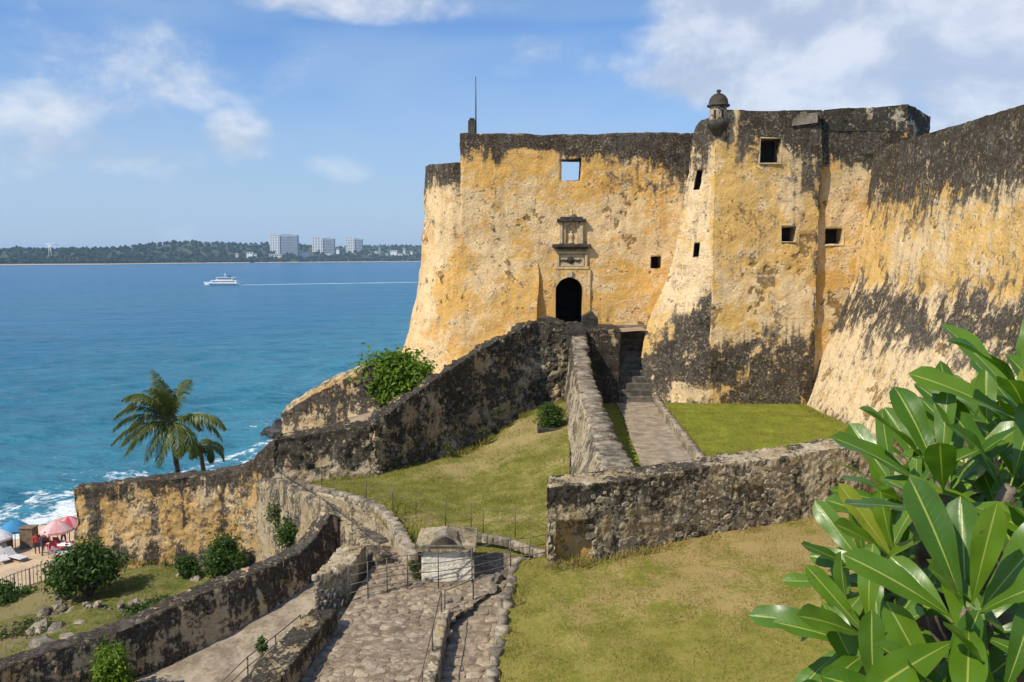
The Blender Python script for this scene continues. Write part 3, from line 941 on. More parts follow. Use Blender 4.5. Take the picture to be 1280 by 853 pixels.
def g_stain(Pv, N):
    x, z = Pv[:, 0], Pv[:, 2]
    d = 1.12 * sm(z, g_top - 2.7, g_top + 0.15)
    d = np.maximum(d, 0.9 * sm(N[:, 2], 0.5, 0.9))
    # wetter towards the corner, a run below the step and beside the opening
    d += 0.50 * np.exp(-((x - 9.6) / 2.2) ** 2) * sm(z, g_top - 5.2, g_top - 2.0)
    d += 0.50 * np.exp(-((x - xat(622, 240, GY)) / 0.35) ** 2) * sm(z, 1.6, 4.5)
    d += 0.35 * np.exp(-((x - xat(713, 215, GY)) / 1.2) ** 2) * sm(z, g_top - 3.6, g_top - 2.0)
    d -= 0.85 * np.exp(-((x - xat(665, 210, GY)) / 1.75) ** 4) * sm(z, g_top - 0.7, g_top - 1.1)
    d += 0.30 * np.exp(-((z - 1.4) / 0.8) ** 2) * np.exp(-((x - xat(640, 260, GY)) / 0.8) ** 2)
    d += 0.35 * sm(z, -3.2, -4.4)
    pale = 0.25 * np.exp(-((z - 1.5) / 2.0) ** 2)
    return np.clip(d - 0.02, 0, 1.1), pale, 0 * x


sh = Shell()
door = P(694, 402, GY), P(728, 346, GY)
h_hole = uv_hole(gx0, gx1, g_base, g_top, 702, 199, 727, 226, GY, (0, 1.35, 0))
h_win = uv_hole(gx0, gx1, g_base, g_top, 812, 322, 825, 336, GY, (0, 1.0, 0))
h_door = uv_hole(gx0, gx1, g_base, g_top, 691.5, 343, 730.5, 404, GY, (0, 0.30, 0))
front = [[(gx0, gy(g_base), g_base), (gx1, gy(g_base), g_base)], [(gx0, GY, g_top), (gx1, GY, g_top)]]
sh.face(front, 0.14, [h_hole, h_win, h_door])
sh.face([[(gx0, GY, g_top), (gx1, GY, g_top)], [(gx0, GY + 1.35, g_top), (gx1, GY + 1.35, g_top)]], 0.14)
sh.face([[(gx0, GY + 1.35, g_top), (gx1, GY + 1.35, g_top)], [(gx0, GY + 1.35, 3.4), (gx1, GY + 1.35, 3.4)]], 0.5,
        [(h_hole[0], h_hole[1], (g_top - (g_base + h_hole[3] * (g_top - g_base))) / (g_top - 3.4), (g_top - (g_base + h_hole[2] * (g_top - g_base))) / (g_top - 3.4), (0, 0.001, 0))])
sh.face([[(gx0, gy(g_base), g_base), (gx0, GY + 1.35, g_base)], [(gx0, GY, g_top), (gx0, GY + 1.35, g_top)]], 0.14, flip=True)
shell_obj('gate_wall', sh, M['fort'], FORT, g_stain, low=0.10, fine=0.045)

# round bastion on the sea side: plan curve pushed out towards its foot
plan = catmull([(1.50, 50.02), (-1.0, 49.98), (-2.5, 49.93), (-3.3, 49.96), (-4.5, 50.65), (-5.28, 52.2), (-5.45, 56), (-5.5, 66)], 60)
tn = np.gradient(plan, axis=0); tn /= np.linalg.norm(tn, axis=1)[:, None]
nrm = np.stack([tn[:, 1], -tn[:, 0]], 1)
nrm = np.where((nrm[:, 1:2] > 0.01) | (nrm[:, 0:1] > 0.2), -nrm, nrm)
zs = [-12, -9, -6.2, -4.5, -2.6, -1, 0.6, 1.9, 3.6]
rs = [3.3, 2.3, 1.5, 1.02, 0.62, 0.34, 0.12, 0.0, -0.06]
b_top = zt(205, 51)
zs.append(b_top); rs.append(-0.12)
sh = Shell()
rails = [[(plan[i, 0] + nrm[i, 0] * r_, plan[i, 1] + nrm[i, 1] * r_, z_) for i in range(0, 60, 1)] for z_, r_ in zip(zs, rs)]
sh.face(rails, 0.15, smooth_v=True)
inner = [(plan[i, 0] - nrm[i, 0] * 1.2, plan[i, 1] - nrm[i, 1] * 1.2, b_top) for i in range(60)]
sh.face([rails[-1], inner], 0.15)
sh.face([[(r_[0][0], r_[0][1], r_[0][2]) for r_ in rails], [(1.5, 50.5, z_) for z_ in zs]], 0.3, smooth_u=True)


def rb_stain(Pv, N):
    x, y, z = Pv.T
    d = 1.1 * sm(z, b_top - 2.8, b_top + 0.1) * sm(x, -2.2, -3.4)
    d = np.maximum(d, 0.9 * sm(N[:, 2], 0.6, 0.9))
    d += 0.22 * np.exp(-((z - 2.2) / 1.2) ** 2) + 0.22 * np.exp(-((z - 2.0) / 0.7) ** 2) * np.exp(-((x + 0.3) / 1.4) ** 2)
    d += 0.3 * sm(z, -6.0, -7.5)
    pale = 0.35 * sm(x, -3.0, -5.0) + 0.28 * np.exp(-((z - 1.5) / 1.6) ** 2)
    return np.clip(d, 0, 1.1), pale, 0.25 * sm(z, -5.5, -7)


shell_obj('round_bastion', sh, M['fort'], FORT, rb_stain, bare=0.6, low=0.14, fine=0.05)

# corner bastion with a battered shoulder
BY = 45.0
zb = UP - 0.6
c_top = zt(138, BY); cx0 = xat(893, 250, BY); cx1 = xat(1022, 300, BY)
# shoulder: C stays upright, L leans out towards the foot
L_px = [(819, 520, 45.2), (819, 503, 45.2), (803, 455, 46.2), (808, 415, 46.6), (824, 372, 46.8), (838, 335, 46.9), (848, 290, 46.9), (857, 230, 46.9), (866, 168, 46.9), (874, 146, 46.9)]
Lp = [P(*q) for q in L_px]
Cp = [Vector((cx0, BY, q.z)) for q in Lp]
Cp[0].z = Lp[0].z = zb
Bp = [Vector((q.x + (0.35 if i < 2 else 0.75), 50.2, q.z)) for i, q in enumerate(Lp)]
Cp[-1].z = Lp[-1].z = Bp[-1].z = c_top - 0.25


def cb_stain_shade(Pv, N):
    x, y, z = Pv.T
    d = 1.1 * sm(z, c_top - 3.6, c_top - 0.1) * (1 - 0.55 * np.exp(-((x - 11.4) / 0.7) ** 2))
    d = np.maximum(d, 0.85 * sm(N[:, 2], 0.55, 0.9))
    low = np.where(x > cx0 - 0.02, -4.2, -1.3 - (cx0 - x) * 1.15)
    d = np.maximum(d, 0.80 * sm(z, low + 1.2, low - 1.4))
    d -= 0.55 * np.exp(-((x - 9.6) / 1.5) ** 2 - ((z + 7.3) / 0.55) ** 2)
    d += 0.42 * np.exp(-((x - 15.3) / 1.1) ** 2) * sm(z, 1.8, 4.2)
    d += 0.55 * np.exp(-((x - cx1) / 0.25) ** 2)  # dark line painted in for the crease shadow at the joint
    d += 0.30 * np.exp(-((z - 1.0) / 2.4) ** 2) * np.exp(-((x - 14.2) / 1.6) ** 2)
    d += 0.30 * sm(x, cx0, cx0 - 0.6) * sm(z, -3.5, 3)
    pale = 0.28 * sm(x, cx0 + 0.1, cx0 - 0.4) + 0.3 * np.exp(-((z + 1.5) / 1.6) ** 2)
    return np.clip(d, 0, 1.1), pale, 0.2 * np.exp(-((z + 5.2) / 0.8) ** 2)


sh = Shell()
holes = [uv_hole(cx0, cx1, zb, c_top, 950, 174, 976, 204, BY, (0, 1.2, 0)),
         uv_hole(cx0, cx1, zb, c_top, 977, 283, 995, 302, BY, (0, 1.0, 0))]
sh.face([[(cx0, BY, zb), (cx1, BY, zb)], [(cx0, BY, c_top), (cx1, BY, c_top)]], 0.13, holes)
sh.face([[Lp[i], Cp[i]] for i in range(len(Lp))], 0.13, [(0.48, 0.64, 0.555, 0.60, (0.25, 1.0, 0)), (0.30, 0.52, 0.765, 0.83, (0.25, 1.0, 0))], smooth_v=True)
sh.face([[Bp[i], Lp[i]] for i in range(len(Lp))], 0.2, smooth_v=True)
sh.face([[(cx0, BY, c_top), (cx1, BY, c_top)], [(cx0, BY + 1.6, c_top), (cx1, BY + 1.6, c_top)]], 0.15)
sh.face([[Lp[-1], Cp[-1]], [Bp[-1], (cx0 + 0.4, 50.2, c_top - 0.25)]], 0.2)
sh.face([[(cx0, BY, c_top - 0.25), (cx0, BY + 1.6, c_top - 0.25)], [(cx0, BY, c_top), (cx0, BY + 1.6, c_top)]], 0.15)
sh.face([[(cx1, BY, zb), (cx1, BY + 1.6, zb)], [(cx1, BY, c_top), (cx1, BY + 1.6, c_top)]], 0.25)
shell_obj('corner_bastion', sh, M['fort_pale'], FORT, cb_stain_shade, low=0.10, fine=0.05)

# set-back flank right of the joint, with the big merlon
FY = 45.45
f_top = zt(157, FY); fx1 = xat(1140, 200, FY)


def fl_stain_shade(Pv, N):
    x, y, z = Pv.T
    d = 1.05 * sm(z, c_top - 4.6, c_top - 1.0)
    d = np.maximum(d, 0.85 * sm(N[:, 2], 0.55, 0.9))
    d += 0.45 * sm(x, 18.4, 19.4) * sm(z, 0.5, 4)
    d += 0.5 * np.exp(-((x - cx1) / 0.22) ** 2) + 0.45 * sm(z, -6.2, -7.2)  # crease shadow painted along the joint, plus a darker foot
    return np.clip(d, 0, 1.1), 0.12 + 0 * x, 0 * x


sh = Shell()
holes = [uv_hole(cx1 - 0.02, fx1, zb, f_top, 1031, 286, 1054, 306, FY, (0, 1.0, 0))]
sh.face([[(cx1 - 0.02, FY, zb), (fx1, FY, zb)], [(cx1 - 0.02, FY, f_top), (fx1, FY, f_top)]], 0.13, holes)
sh.face([[(cx1 - 0.02, FY, f_top), (fx1, FY, f_top)], [(cx1 - 0.02, FY + 2.4, f_top), (fx1 + 1.2, FY + 2.4, f_top)]], 0.15)
shell_obj('flank_wall', sh, M['fort'], FORT, fl_stain_shade, low=0.10, fine=0.05)


def merlon_stain(Pv, N):
    x, y, z = Pv.T
    d = 0.78 + 0.12 * sm(N[:, 2], 0.4, 0.9) - 0.4 * np.exp(-((x - fx1) / 0.5) ** 2) * sm(z, c_top - 0.2, c_top - 1.0)
    return d, 0.4 + 0 * x, 0 * x


m_top = zt(131, FY); mx0 = xat(1030, 140, FY); mx1 = xat(1133, 150, FY); mr = P(1163, 160, 47.6)
sh = Shell()
ring = [(mx0, FY - 0.02), (mx1, FY - 0.02), (mr.x, 47.6), (mr.x - 1.0, 48.6), (mx0, 48.6)]
zlow = f_top - 0.3
for i in range(5):
    a, b = ring[i], ring[(i + 1) % 5]
    sl0 = -0.28 if a[0] < mx0 + 0.1 else 0.0; sl1 = -0.28 if b[0] < mx0 + 0.1 else 0.0
    e0 = -0.22 if a[1] > 47 else 0; e1 = -0.22 if b[1] > 47 else 0
    zl = zlow if i != 1 and i != 2 else zlow - 1.6
    sh.face([[(a[0], a[1], zl), (b[0], b[1], zl)], [(a[0], a[1], m_top + sl0 + e0), (b[0], b[1], m_top + sl1 + e1)]], 0.13)
sh.face([[(mx0, FY - 0.02, m_top - 0.28), (mx1, FY - 0.02, m_top)], [(mx0, 48.6, m_top - 0.5), (mr.x, 47.6, m_top - 0.22)]], 0.13)
sh.face([[(mx0, 48.6, m_top - 0.5), (mr.x, 47.6, m_top - 0.22)], [(mx0 + 0.05, 48.6, m_top - 0.5), (mr.x - 1.0, 48.6, m_top - 0.22)]], 0.2)
mer = shell_obj('merlon', sh, M['rubble'], FORT, merlon_stain, low=0.08, fine=0.05)
mer['label'] = 'black stained block of parapet above the flank'

# long battered curtain wall coming towards the viewer on the right
z_b, z_m, z_t = UP - 1.6, -1.3, zt(180, 43.5)
ys = [46.2, 43.5, 40, 36, 32, 28, 20, 8]
base = [(15.15 + (0.0 if y_ > 30 else 0.0), y_, z_b) for y_ in ys]
mid_ = [(18.15, y_, z_m) for y_ in ys]
top_ = [(19.0 + 0.02 * (43.5 - y_) * 0, y_, z_t) for y_ in ys]


def cw_stain(Pv, N):
    x, y, z = Pv.T
    d = 1.12 * sm(z, z_t - 6.0, z_t - 0.2)
    d = np.maximum(d, 0.8 * sm(N[:, 2], 0.75, 0.95))
    band_ = 0.12 + 0.62 * np.exp(-((z - (z_m - 1.3)) / 1.7) ** 2) * (1 - 0.0 * x)
    d = np.maximum(d, band_)
    d += 0.35 * sm(z, -7.0, -8.2)
    pale = 0.45 * sm(z, -1.0, -2.5) + 0.02
    return np.clip(d, 0, 1.1), pale, 0 * x


sh = Shell()
sh.face([base, mid_, top_], 0.13)
sh.face([top_, [(p[0] + 1.6, p[1], p[2] + 0.05) for p in top_]], 0.15)
shell_obj('curtain_wall', sh, M['fort_pale'], FORT, cw_stain, bare=0.62, low=0.05, fine=0.05)

# terreplein behind the parapets
V, F = box(-4.5, 30, 51.3, 75, 2.8, 3.2)
obj_np('roof_terrace', V, F, M['dark_stone'], FORT)

# window backs: near-black plates that paint the openings' depth as unlit
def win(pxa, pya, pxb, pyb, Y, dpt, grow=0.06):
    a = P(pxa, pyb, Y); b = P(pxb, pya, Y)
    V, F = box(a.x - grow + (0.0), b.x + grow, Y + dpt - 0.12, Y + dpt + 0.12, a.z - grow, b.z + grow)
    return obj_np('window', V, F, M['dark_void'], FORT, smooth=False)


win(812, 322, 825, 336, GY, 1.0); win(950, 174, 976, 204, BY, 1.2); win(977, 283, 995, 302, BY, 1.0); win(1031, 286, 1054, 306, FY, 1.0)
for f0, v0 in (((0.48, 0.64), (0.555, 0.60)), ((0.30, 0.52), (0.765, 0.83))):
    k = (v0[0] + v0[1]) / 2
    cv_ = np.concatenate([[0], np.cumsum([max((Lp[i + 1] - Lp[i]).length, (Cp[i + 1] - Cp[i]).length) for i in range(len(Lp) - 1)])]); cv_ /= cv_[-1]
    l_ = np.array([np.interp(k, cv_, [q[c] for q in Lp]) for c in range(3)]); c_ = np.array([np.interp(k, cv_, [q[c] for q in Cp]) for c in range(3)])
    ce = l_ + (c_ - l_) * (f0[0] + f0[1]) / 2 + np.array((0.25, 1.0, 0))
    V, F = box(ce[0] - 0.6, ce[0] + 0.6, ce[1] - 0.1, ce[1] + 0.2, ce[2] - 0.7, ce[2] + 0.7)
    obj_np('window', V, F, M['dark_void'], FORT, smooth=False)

# sills and a lintel hood of stone round the larger openings
def frame(pxa, pya, pxb, pyb, Y, t=0.16):
    a = P(pxa, pyb, Y); b = P(pxb, pya, Y)
    V, F = join([bbox(a.x - t, b.x + t, Y - 0.09, Y + 0.25, a.z - t, a.z - 0.01, 0.03), bbox(a.x - t, b.x + t, Y - 0.05, Y + 0.25, b.z + 0.01, b.z + t, 0.03),
                 bbox(a.x - t, a.x - 0.01, Y - 0.045, Y + 0.25, a.z, b.z, 0.02), bbox(b.x + 0.01, b.x + t, Y - 0.045, Y + 0.25, a.z, b.z, 0.02)])
    V = V + 0.03 * np.stack([fbm(V + 9 * c, 2.5, 2) for c in range(3)], 1)
    obj_np('window_frame', V, F, M['trim_stone'], FORT, smooth=False)


frame(950, 174, 976, 204, BY, 0.08); frame(977, 283, 995, 302, BY, 0.06); frame(1031, 286, 1054, 306, FY, 0.07)

# doorway: dark passage, jambs and round arch
dl, dr = P(694, 402, GY).x, P(728, 402, GY).x
dz0, dz1 = P(694, 404, GY).z, P(711, 347, GY).z
dcx = (dl + dr) / 2; drad = (dr - dl) / 2; spring = dz1 - drad
ox0, ox1 = P(691.5, 400, GY).x - 0.30, P(730.5, 400, GY).x + 0.30; oz1 = P(711, 343, GY).z + 0.28
arch = [(dr, dz0)] + [(dcx + drad * math.cos(t), spring + drad * math.sin(t)) for t in np.linspace(0, math.pi, 17)] + [(dl, dz0)]
outer = [(ox1, dz0)] + [(ox1 if t < math.pi / 4 else (ox0 if t > 3 * math.pi / 4 else dcx + (oz1 - spring) / math.tan(t) * 0 + (ox1 - dcx) * math.cos(t) / math.cos(math.pi / 4)),
          spring + (oz1 - spring) * min(1, math.tan(t) if t < math.pi / 4 else (abs(math.tan(t)) if t > 3 * math.pi / 4 else 1))) for t in np.linspace(0, math.pi, 17)] + [(ox0, dz0)]
yf = GY - 0.30
na = len(arch)
V = [(x_, yf, z_) for x_, z_ in arch] + [(x_, yf, z_) for x_, z_ in outer] + [(x_, yf + 1.0, z_) for x_, z_ in arch] + [(x_, yf + 0.6, z_) for x_, z_ in outer]
F = []
for i in range(na - 1):
    F += [(i, i + 1, na + i + 1, na + i), (2 * na + i, 2 * na + i + 1, i + 1, i), (na + i, na + i + 1, 3 * na + i + 1, 3 * na + i)]
o = obj_np('door_arch', np.array(V), [np.array(F)], M['fort'], FORT, smooth=False)
o['label'] = 'round plastered arch of the gate'
for a in ('dark', 'pale', 'moss', 'bare'):
    o.data.attributes.new(a, 'FLOAT', 'POINT')
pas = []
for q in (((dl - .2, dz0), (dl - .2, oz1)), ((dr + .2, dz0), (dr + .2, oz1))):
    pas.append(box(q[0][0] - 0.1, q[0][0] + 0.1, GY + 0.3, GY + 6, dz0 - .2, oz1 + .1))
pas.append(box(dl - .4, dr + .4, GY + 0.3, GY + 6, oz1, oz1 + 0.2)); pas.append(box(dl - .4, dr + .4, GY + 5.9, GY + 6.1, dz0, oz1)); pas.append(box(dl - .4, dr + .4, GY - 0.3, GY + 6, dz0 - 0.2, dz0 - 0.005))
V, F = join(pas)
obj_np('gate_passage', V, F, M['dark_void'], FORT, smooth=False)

# aedicule over the door: keystone, plaque, shelf, niche with a small figure, hood
def px_box(pxa, pya, pxb, pyb, y0, y1, b=0.02):
    a = P(pxa, pyb, GY); c = P(pxb, pya, GY)
    return bbox(a.x, c.x, y0, y1, a.z, c.z, b)


yw = gy(0) - 0.0
AED = obj_np('niche_surround', *join([px_box(690, 305.5, 738, 309.5, yw - 0.42, yw + 0.2, 0.03), px_box(694, 309.5, 734, 312, yw - 0.26, yw + 0.2)]), M['dark_stone'], FORT, smooth=False)
AED['label'] = 'weathered stone niche with shelf and plaque over the gate'
parts = {
    'plaque_frame': [px_box(695, 314.5, 735, 317.5, yw - 0.16, yw + .2), px_box(694, 333.5, 736, 337, yw - 0.18, yw + .2), px_box(695.5, 317.5, 699, 333.5, yw - 0.14, yw + .2), px_box(730.5, 317.5, 734, 333.5, yw - 0.14, yw + .2)],
    'plaque': [px_box(699.5, 318, 730, 333, yw - 0.05, yw + .2)],
    'pilaster': [px_box(699, 278, 703, 305, yw - 0.20, yw + .2)],
    'pilaster.001': [px_box(724, 278, 728.5, 305, yw - 0.20, yw + .2)],
    'hood': [px_box(696, 274, 732, 278, yw - 0.34, yw + .2, 0.03), px_box(700, 271.5, 728, 274, yw - 0.22, yw + .2)],
    'keystone': [px_box(708, 339, 715, 346.5, GY - 0.42, GY + .1)],
}
for k_, v_ in parts.items():
    V, F = join(v_)
    obj_np(k_.split('.')[0], V, F, M['trim_stone'] if k_ != 'hood' else M['dark_stone'], AED if k_ != 'keystone' else FORT, smooth=False)
# finial knobs on hood
fc = P(714, 271, GY)
V, F = lathe([(0.0, 0.42), (0.07, 0.38), (0.09, 0.30), (0.06, 0.22), (0.11, 0.12), (0.13, 0), (0, 0)], (fc.x, yw - 0.1, fc.z), 10)
obj_np('finial', V, F, M['trim_stone'], AED)
# emblem boss on the plaque with scrolls
bc = P(713, 325.5, GY)
V, F = lathe([(0.0, 0.12), (0.12, 0.10), (0.2, 0.03), (0.22, 0)], (0, 0, 0), 14)
V = np.stack([bc.x + V[:, 0], yw - 0.05 - V[:, 2], bc.z + V[:, 1]], 1)
sc1 = tube([(bc.x - 0.62, yw - 0.07, bc.z - 0.08), (bc.x - 0.45, yw - 0.08, bc.z + 0.03), (bc.x - 0.3, yw - 0.08, bc.z - 0.03), (bc.x - 0.16, yw - 0.08, bc.z)], [0.03, 0.06, 0.06, 0.05], 6)
sc2 = tube([(bc.x + 0.60, yw - 0.07, bc.z + 0.06), (bc.x + 0.42, yw - 0.08, bc.z - 0.04), (bc.x + 0.16, yw - 0.08, bc.z + 0.02)], [0.04, 0.07, 0.05], 6)
V, F = join([(V, F), sc1, sc2])
obj_np('carved_emblem', V, F, M['dark_stone'], AED)
# niche panel: a flat slab whose arched recess holds the figure
na0, na1 = P(706.5, 305, GY), P(721, 280, GY)
ncx = (na0.x + na1.x) / 2; nr = (na1.x - na0.x) / 2; nsp = na1.z - nr
inn = [(ncx + nr, na0.z)] + [(ncx + nr * math.cos(t), nsp + nr * math.sin(t)) for t in np.linspace(0, math.pi, 13)] + [(ncx - nr, na0.z)]
oxa, oxb, oza = P(702, 300, GY).x, P(725, 300, GY).x, P(714, 277, GY).z
outp = [(oxb, na0.z)] + [(min(oxb, max(oxa, ncx + 1.6 * nr * math.cos(t))), min(oza, nsp + 2 * nr * math.sin(t))) for t in np.linspace(0, math.pi, 13)] + [(oxa, na0.z)]
n_ = len(inn)
V = [(a, yw - 0.10, b) for a, b in inn] + [(a, yw - 0.10, b) for a, b in outp] + [(a, yw + 0.16, b) for a, b in inn]
F = [(i, i + 1, n_ + i + 1, n_ + i) for i in range(n_ - 1)] + [(2 * n_ + i, 2 * n_ + i + 1, i + 1, i) for i in range(n_ - 1)]
cidx = len(V); V.append((ncx, yw + 0.16, nsp))
F3 = [(2 * n_ + i, cidx, 2 * n_ + i + 1) for i in range(n_ - 1)]
obj_np('niche', np.array(V), [np.array(F), np.array(F3)], M['trim_stone'], AED, smooth=False)
V, F = lathe([(0.0, 0.78), (0.06, 0.76), (0.085, 0.70), (0.06, 0.62), (0.05, 0.60), (0.14, 0.55), (0.15, 0.40), (0.10, 0.28), (0.15, 0.06), (0.17, 0.0), (0, 0)], (ncx, yw + 0.02, na0.z + 0.01), 12)
V[:, 1] = yw + 0.0 + (V[:, 1] - yw) * 0.7
o = obj_np('statue', V, F, M['trim_stone'], AED)

# sentry turret on the corner
tc = P(897, 150, 45.1)
TX, TYY = tc.x, 45.0
zc = zt(166, 45)
def z_at(py): return zt(py, 45)
TUR = obj_np('sentry_turret', *lathe([(0.44, z_at(156)), (0.43, z_at(134))], (TX, TYY, 0), 20), M['rubble'], FORT, attrs={'bare': [0] * 40, 'dark': [0.5] * 40, 'pale': [0.4] * 40, 'moss': [0] * 40})
TUR['label'] = 'small round sentry turret with domed cap on the corner'
V, F = lathe([(0.05, z_at(171)), (0.30, z_at(166)), (0.48, z_at(160)), (0.54, z_at(157)), (0.54, z_at(152)), (0.44, z_at(151))], (TX, TYY, 0), 20)
obj_np('corbel', V, F, M['dark_stone'], TUR)
V, F = lathe([(0.43, z_at(134.5)), (0.58, z_at(133.5)), (0.58, z_at(131.5)), (0.50, z_at(130.5))], (TX, TYY, 0), 20)
obj_np('cornice', V, F, M['dark_stone'], TUR)
V, F = lathe([(0.50, z_at(131)), (0.49, z_at(128)), (0.45, z_at(124)), (0.36, z_at(120.5)), (0.22, z_at(118)), (0.09, z_at(116.8)), (0.07, z_at(116)), (0.13, z_at(114.5)), (0.10, z_at(112.6)), (0.0, z_at(112))], (TX, TYY, 0), 24)
obj_np('dome', V, F, M['dark_stone'], TUR)
for ang in (-2.2, -1.3):
    cx_, cy_ = TX + 0.40 * math.cos(ang), TYY + 0.40 * math.sin(ang)
    V, F = box(-0.055, 0.055, -0.06, 0.06, z_at(149), z_at(139))
    c_, s_ = math.cos(ang + math.pi / 2), math.sin(ang + math.pi / 2)
    V = np.stack([cx_ + V[:, 0] * c_ - V[:, 1] * s_, cy_ + V[:, 0] * s_ + V[:, 1] * c_, V[:, 2]], 1)
    obj_np('slit', V, F, M['dark_void'], TUR, smooth=False)

# chimney-like post and flagpole at the left end of the parapet
pp = P(590, 160, 50.4)
V, F = join([bbox(pp.x - 0.22, pp.x + 0.22, 50.2, 50.64, g_top - 0.1, zt(151, 50.4), 0.03), bbox(pp.x - 0.15, pp.x + 0.15, 50.27, 50.57, zt(151, 50.4), zt(148, 50.4), 0.04)])
obj_np('parapet_post', V, F, M['dark_stone'], FORT, smooth=False)
fp = P(594.5, 140, 50.4)
V, F = tube([(fp.x, 50.7, g_top - 0.1), (fp.x, 50.7, zt(130, 50.7)), (fp.x, 50.7, zt(96, 50.7))], [0.045, 0.04, 0.025], 8)
o = obj_np('flagpole', V, F, M['metal'], FORT)
# loose coping block beside the gap
bx0, bx1 = xat(990, 150, BY), xat(1021, 150, BY)
V, F = prism([(bx0, BY - 0.14, zt(158, BY)), (bx1, BY - 0.14, zt(154, BY)), (bx1, BY - 0.14, zt(141, BY)), (bx0 + 0.3, BY - 0.14, zt(144, BY)), (bx0 + 0.05, BY - 0.14, zt(149, BY))], (0, 0.6, 0))
obj_np('coping_block', V, F, M['rock'], FORT, smooth=False)


# ================================================================== outer walls
def stain_fn(side=0.45, top=0.85, upper=0.0, zt0=None, zt1=None, pale=0.0, moss=0.0, shape=None):
    def f(Pv, N):
        d = side + (upper * sm(Pv[:, 2], zt0, zt1) if zt0 is not None else 0 * Pv[:, 2])
        d = d + (top - d) * sm(N[:, 2], 0.45, 0.85)
        if shape is not None: d = d + shape(Pv, N)
        return d, pale + 0 * d, moss + 0 * d
    return f


def wall_thing(name, label, stations, res, mat, stain, cat='wall', smooth_u=False, **relief):
    sh = ring_wall(stations, res, smooth_u)
    o = shell_obj(name, sh, mat, None, stain, **relief)
    return tag(o, label, cat)


def sta(px, py, Y, zb_l, zb_r, thick, nx, ny, batter=0.0):
    """a station from the front top edge seen at (px,py) at distance Y; (nx,ny) points from the front face to the back"""
    t = P(px, py, Y)
    l = math.hypot(nx, ny); nx, ny = nx / l, ny / l
    return [(t.x - nx * batter, t.y - ny * batter, zb_l), (t.x, t.y, t.z), (t.x + nx * thick, t.y + ny * thick, t.z + 0.02), (t.x + nx * thick, t.y + ny * thick, zb_r)]


# big sloping wall that carries the ramp up to the gate
RS = [(469, 526, 36.2), (516, 492, 38.2), (576, 453, 40.8), (620, 428, 42.8), (657, 408, 44.4), (670, 403, 45.0), (716, 404, 45.4)]
rb = [-9.6, -9.6, -9.2, -9.0, -8.6, -8.4, -8.2]
st = [sta(a, b, c, z_, z_, 0.9, -0.45, 0.9, 0.35) for (a, b, c), z_ in zip(RS, rb)]
RST = st
RW = wall_thing('ramp_wall', 'long black stained rubble wall climbing from the corner up to the gate', st, 0.085, M['rubble'],
           stain_fn(0.60, 0.74, shape=lambda Pv, N: -0.30 * sm(Pv[:, 2], -6.8, -8.6) * sm(Pv[:, 0], -4, 0) - 0.35 * np.exp(-((Pv[:, 0] - 1.1) / 0.7) ** 2 - ((Pv[:, 2] + 5.9) / 0.7) ** 2) + 0.12 * sm(Pv[:, 2], -6.0, -4.2), moss=0.26), low=0.16, fine=0.13, stone=0.10, stone_scale=2.8)

# ramp surface hidden behind it, up to the gate landing
sheet('gate_ramp', [[(-6.4, 37.6, -8.2), (-2.0, 42.0, -6.4), (1.6, 46.2, -4.2), (7.4, 46.4, -4.1)], [(-9.5, 46, -8.2), (-4.0, 49.2, -6.6), (1.6, 50.1, -4.1), (7.4, 50.1, -4.05)]], 0.4, M['earth'], amp=0.06)

# lower bastion on the sea side with a pale sloping cap
QS = [(352, 517, 43.5), (360, 510, 43.5), (410, 484, 43.2), (463, 457, 43.0), (476, 461, 43.0)]
st = [sta(a, b, c, -12.5, -12.5, 2.6, -0.15, 1, 0.8) for a, b, c in QS]
wall_thing('sea_bastion', 'low ochre bastion with pale sloping cap beside the green tree', st, 0.13, M['outer'],
           stain_fn(0.48, 0.40, 0.30, -8.8, -6.6, pale=0.2, shape=lambda Pv, N: 0.25 * sm(N[:, 0], 0.3, 0.9)), low=0.14, fine=0.08, stone=0.03)  # right-hand end face made darker than the front
# dark wall joining it to the ramp wall
OS = [(341, 551, 36.0), (400, 541, 36.1), (463, 530, 36.3), (474, 524, 36.4)]
st = [sta(a, b, c, -10.4, -12.0, 1.1, -0.05, 1, 0.25) for a, b, c in OS]
wall_thing('corner_wall', 'short black wall between the peaked corner and the ramp wall', st, 0.11, M['rubble'], stain_fn(0.66, 0.85, 0.25, -8.8, -7.8, shape=lambda Pv, N: -0.25 * sm(Pv[:, 2], -8.6, -9.6)), low=0.12, fine=0.10, stone=0.08, stone_scale=2.8)

# sea wall with ochre face, rising to a peak at its right end
NS = [(93, 613, 38.9), (150, 606, 38.5), (230, 596, 38.0), (296, 588, 37.4), (316, 578, 36.9), (346, 549, 36.1)]
st = [sta(a, b, c, -14.9, -22.0, 0.95, -0.05, 1, 0.30) for a, b, c in NS]


def n_stain(Pv, N):
    x, y, z = Pv.T
    tp = np.interp(x, [q[1][0] for q in st], [q[1][2] for q in st])
    d = 0.30 + 0.42 * sm(tp - z, 1.1, 0.1) + 0.28 * sm(z, -12.9, -13.9)
    for px_, w_ in ((113, 0.35), (193, 0.42), (232, 0.25), (287, 0.4)):
        d = d + 0.38 * np.exp(-((x - xat(px_, 650, 38.3)) / w_) ** 2)
    d = d + (0.9 - d) * sm(N[:, 2], 0.45, 0.85)
    d = d + 0.4 * sm(x, -11.6, -10.6)
    return d, 0 * d, 0 * d


wall_thing('sea_wall', 'long ochre sea wall with ragged black stains above the grass terrace', st, 0.11, M['outer'], n_stain, low=0.14, fine=0.09, stone=0.05, stone_scale=2.6)

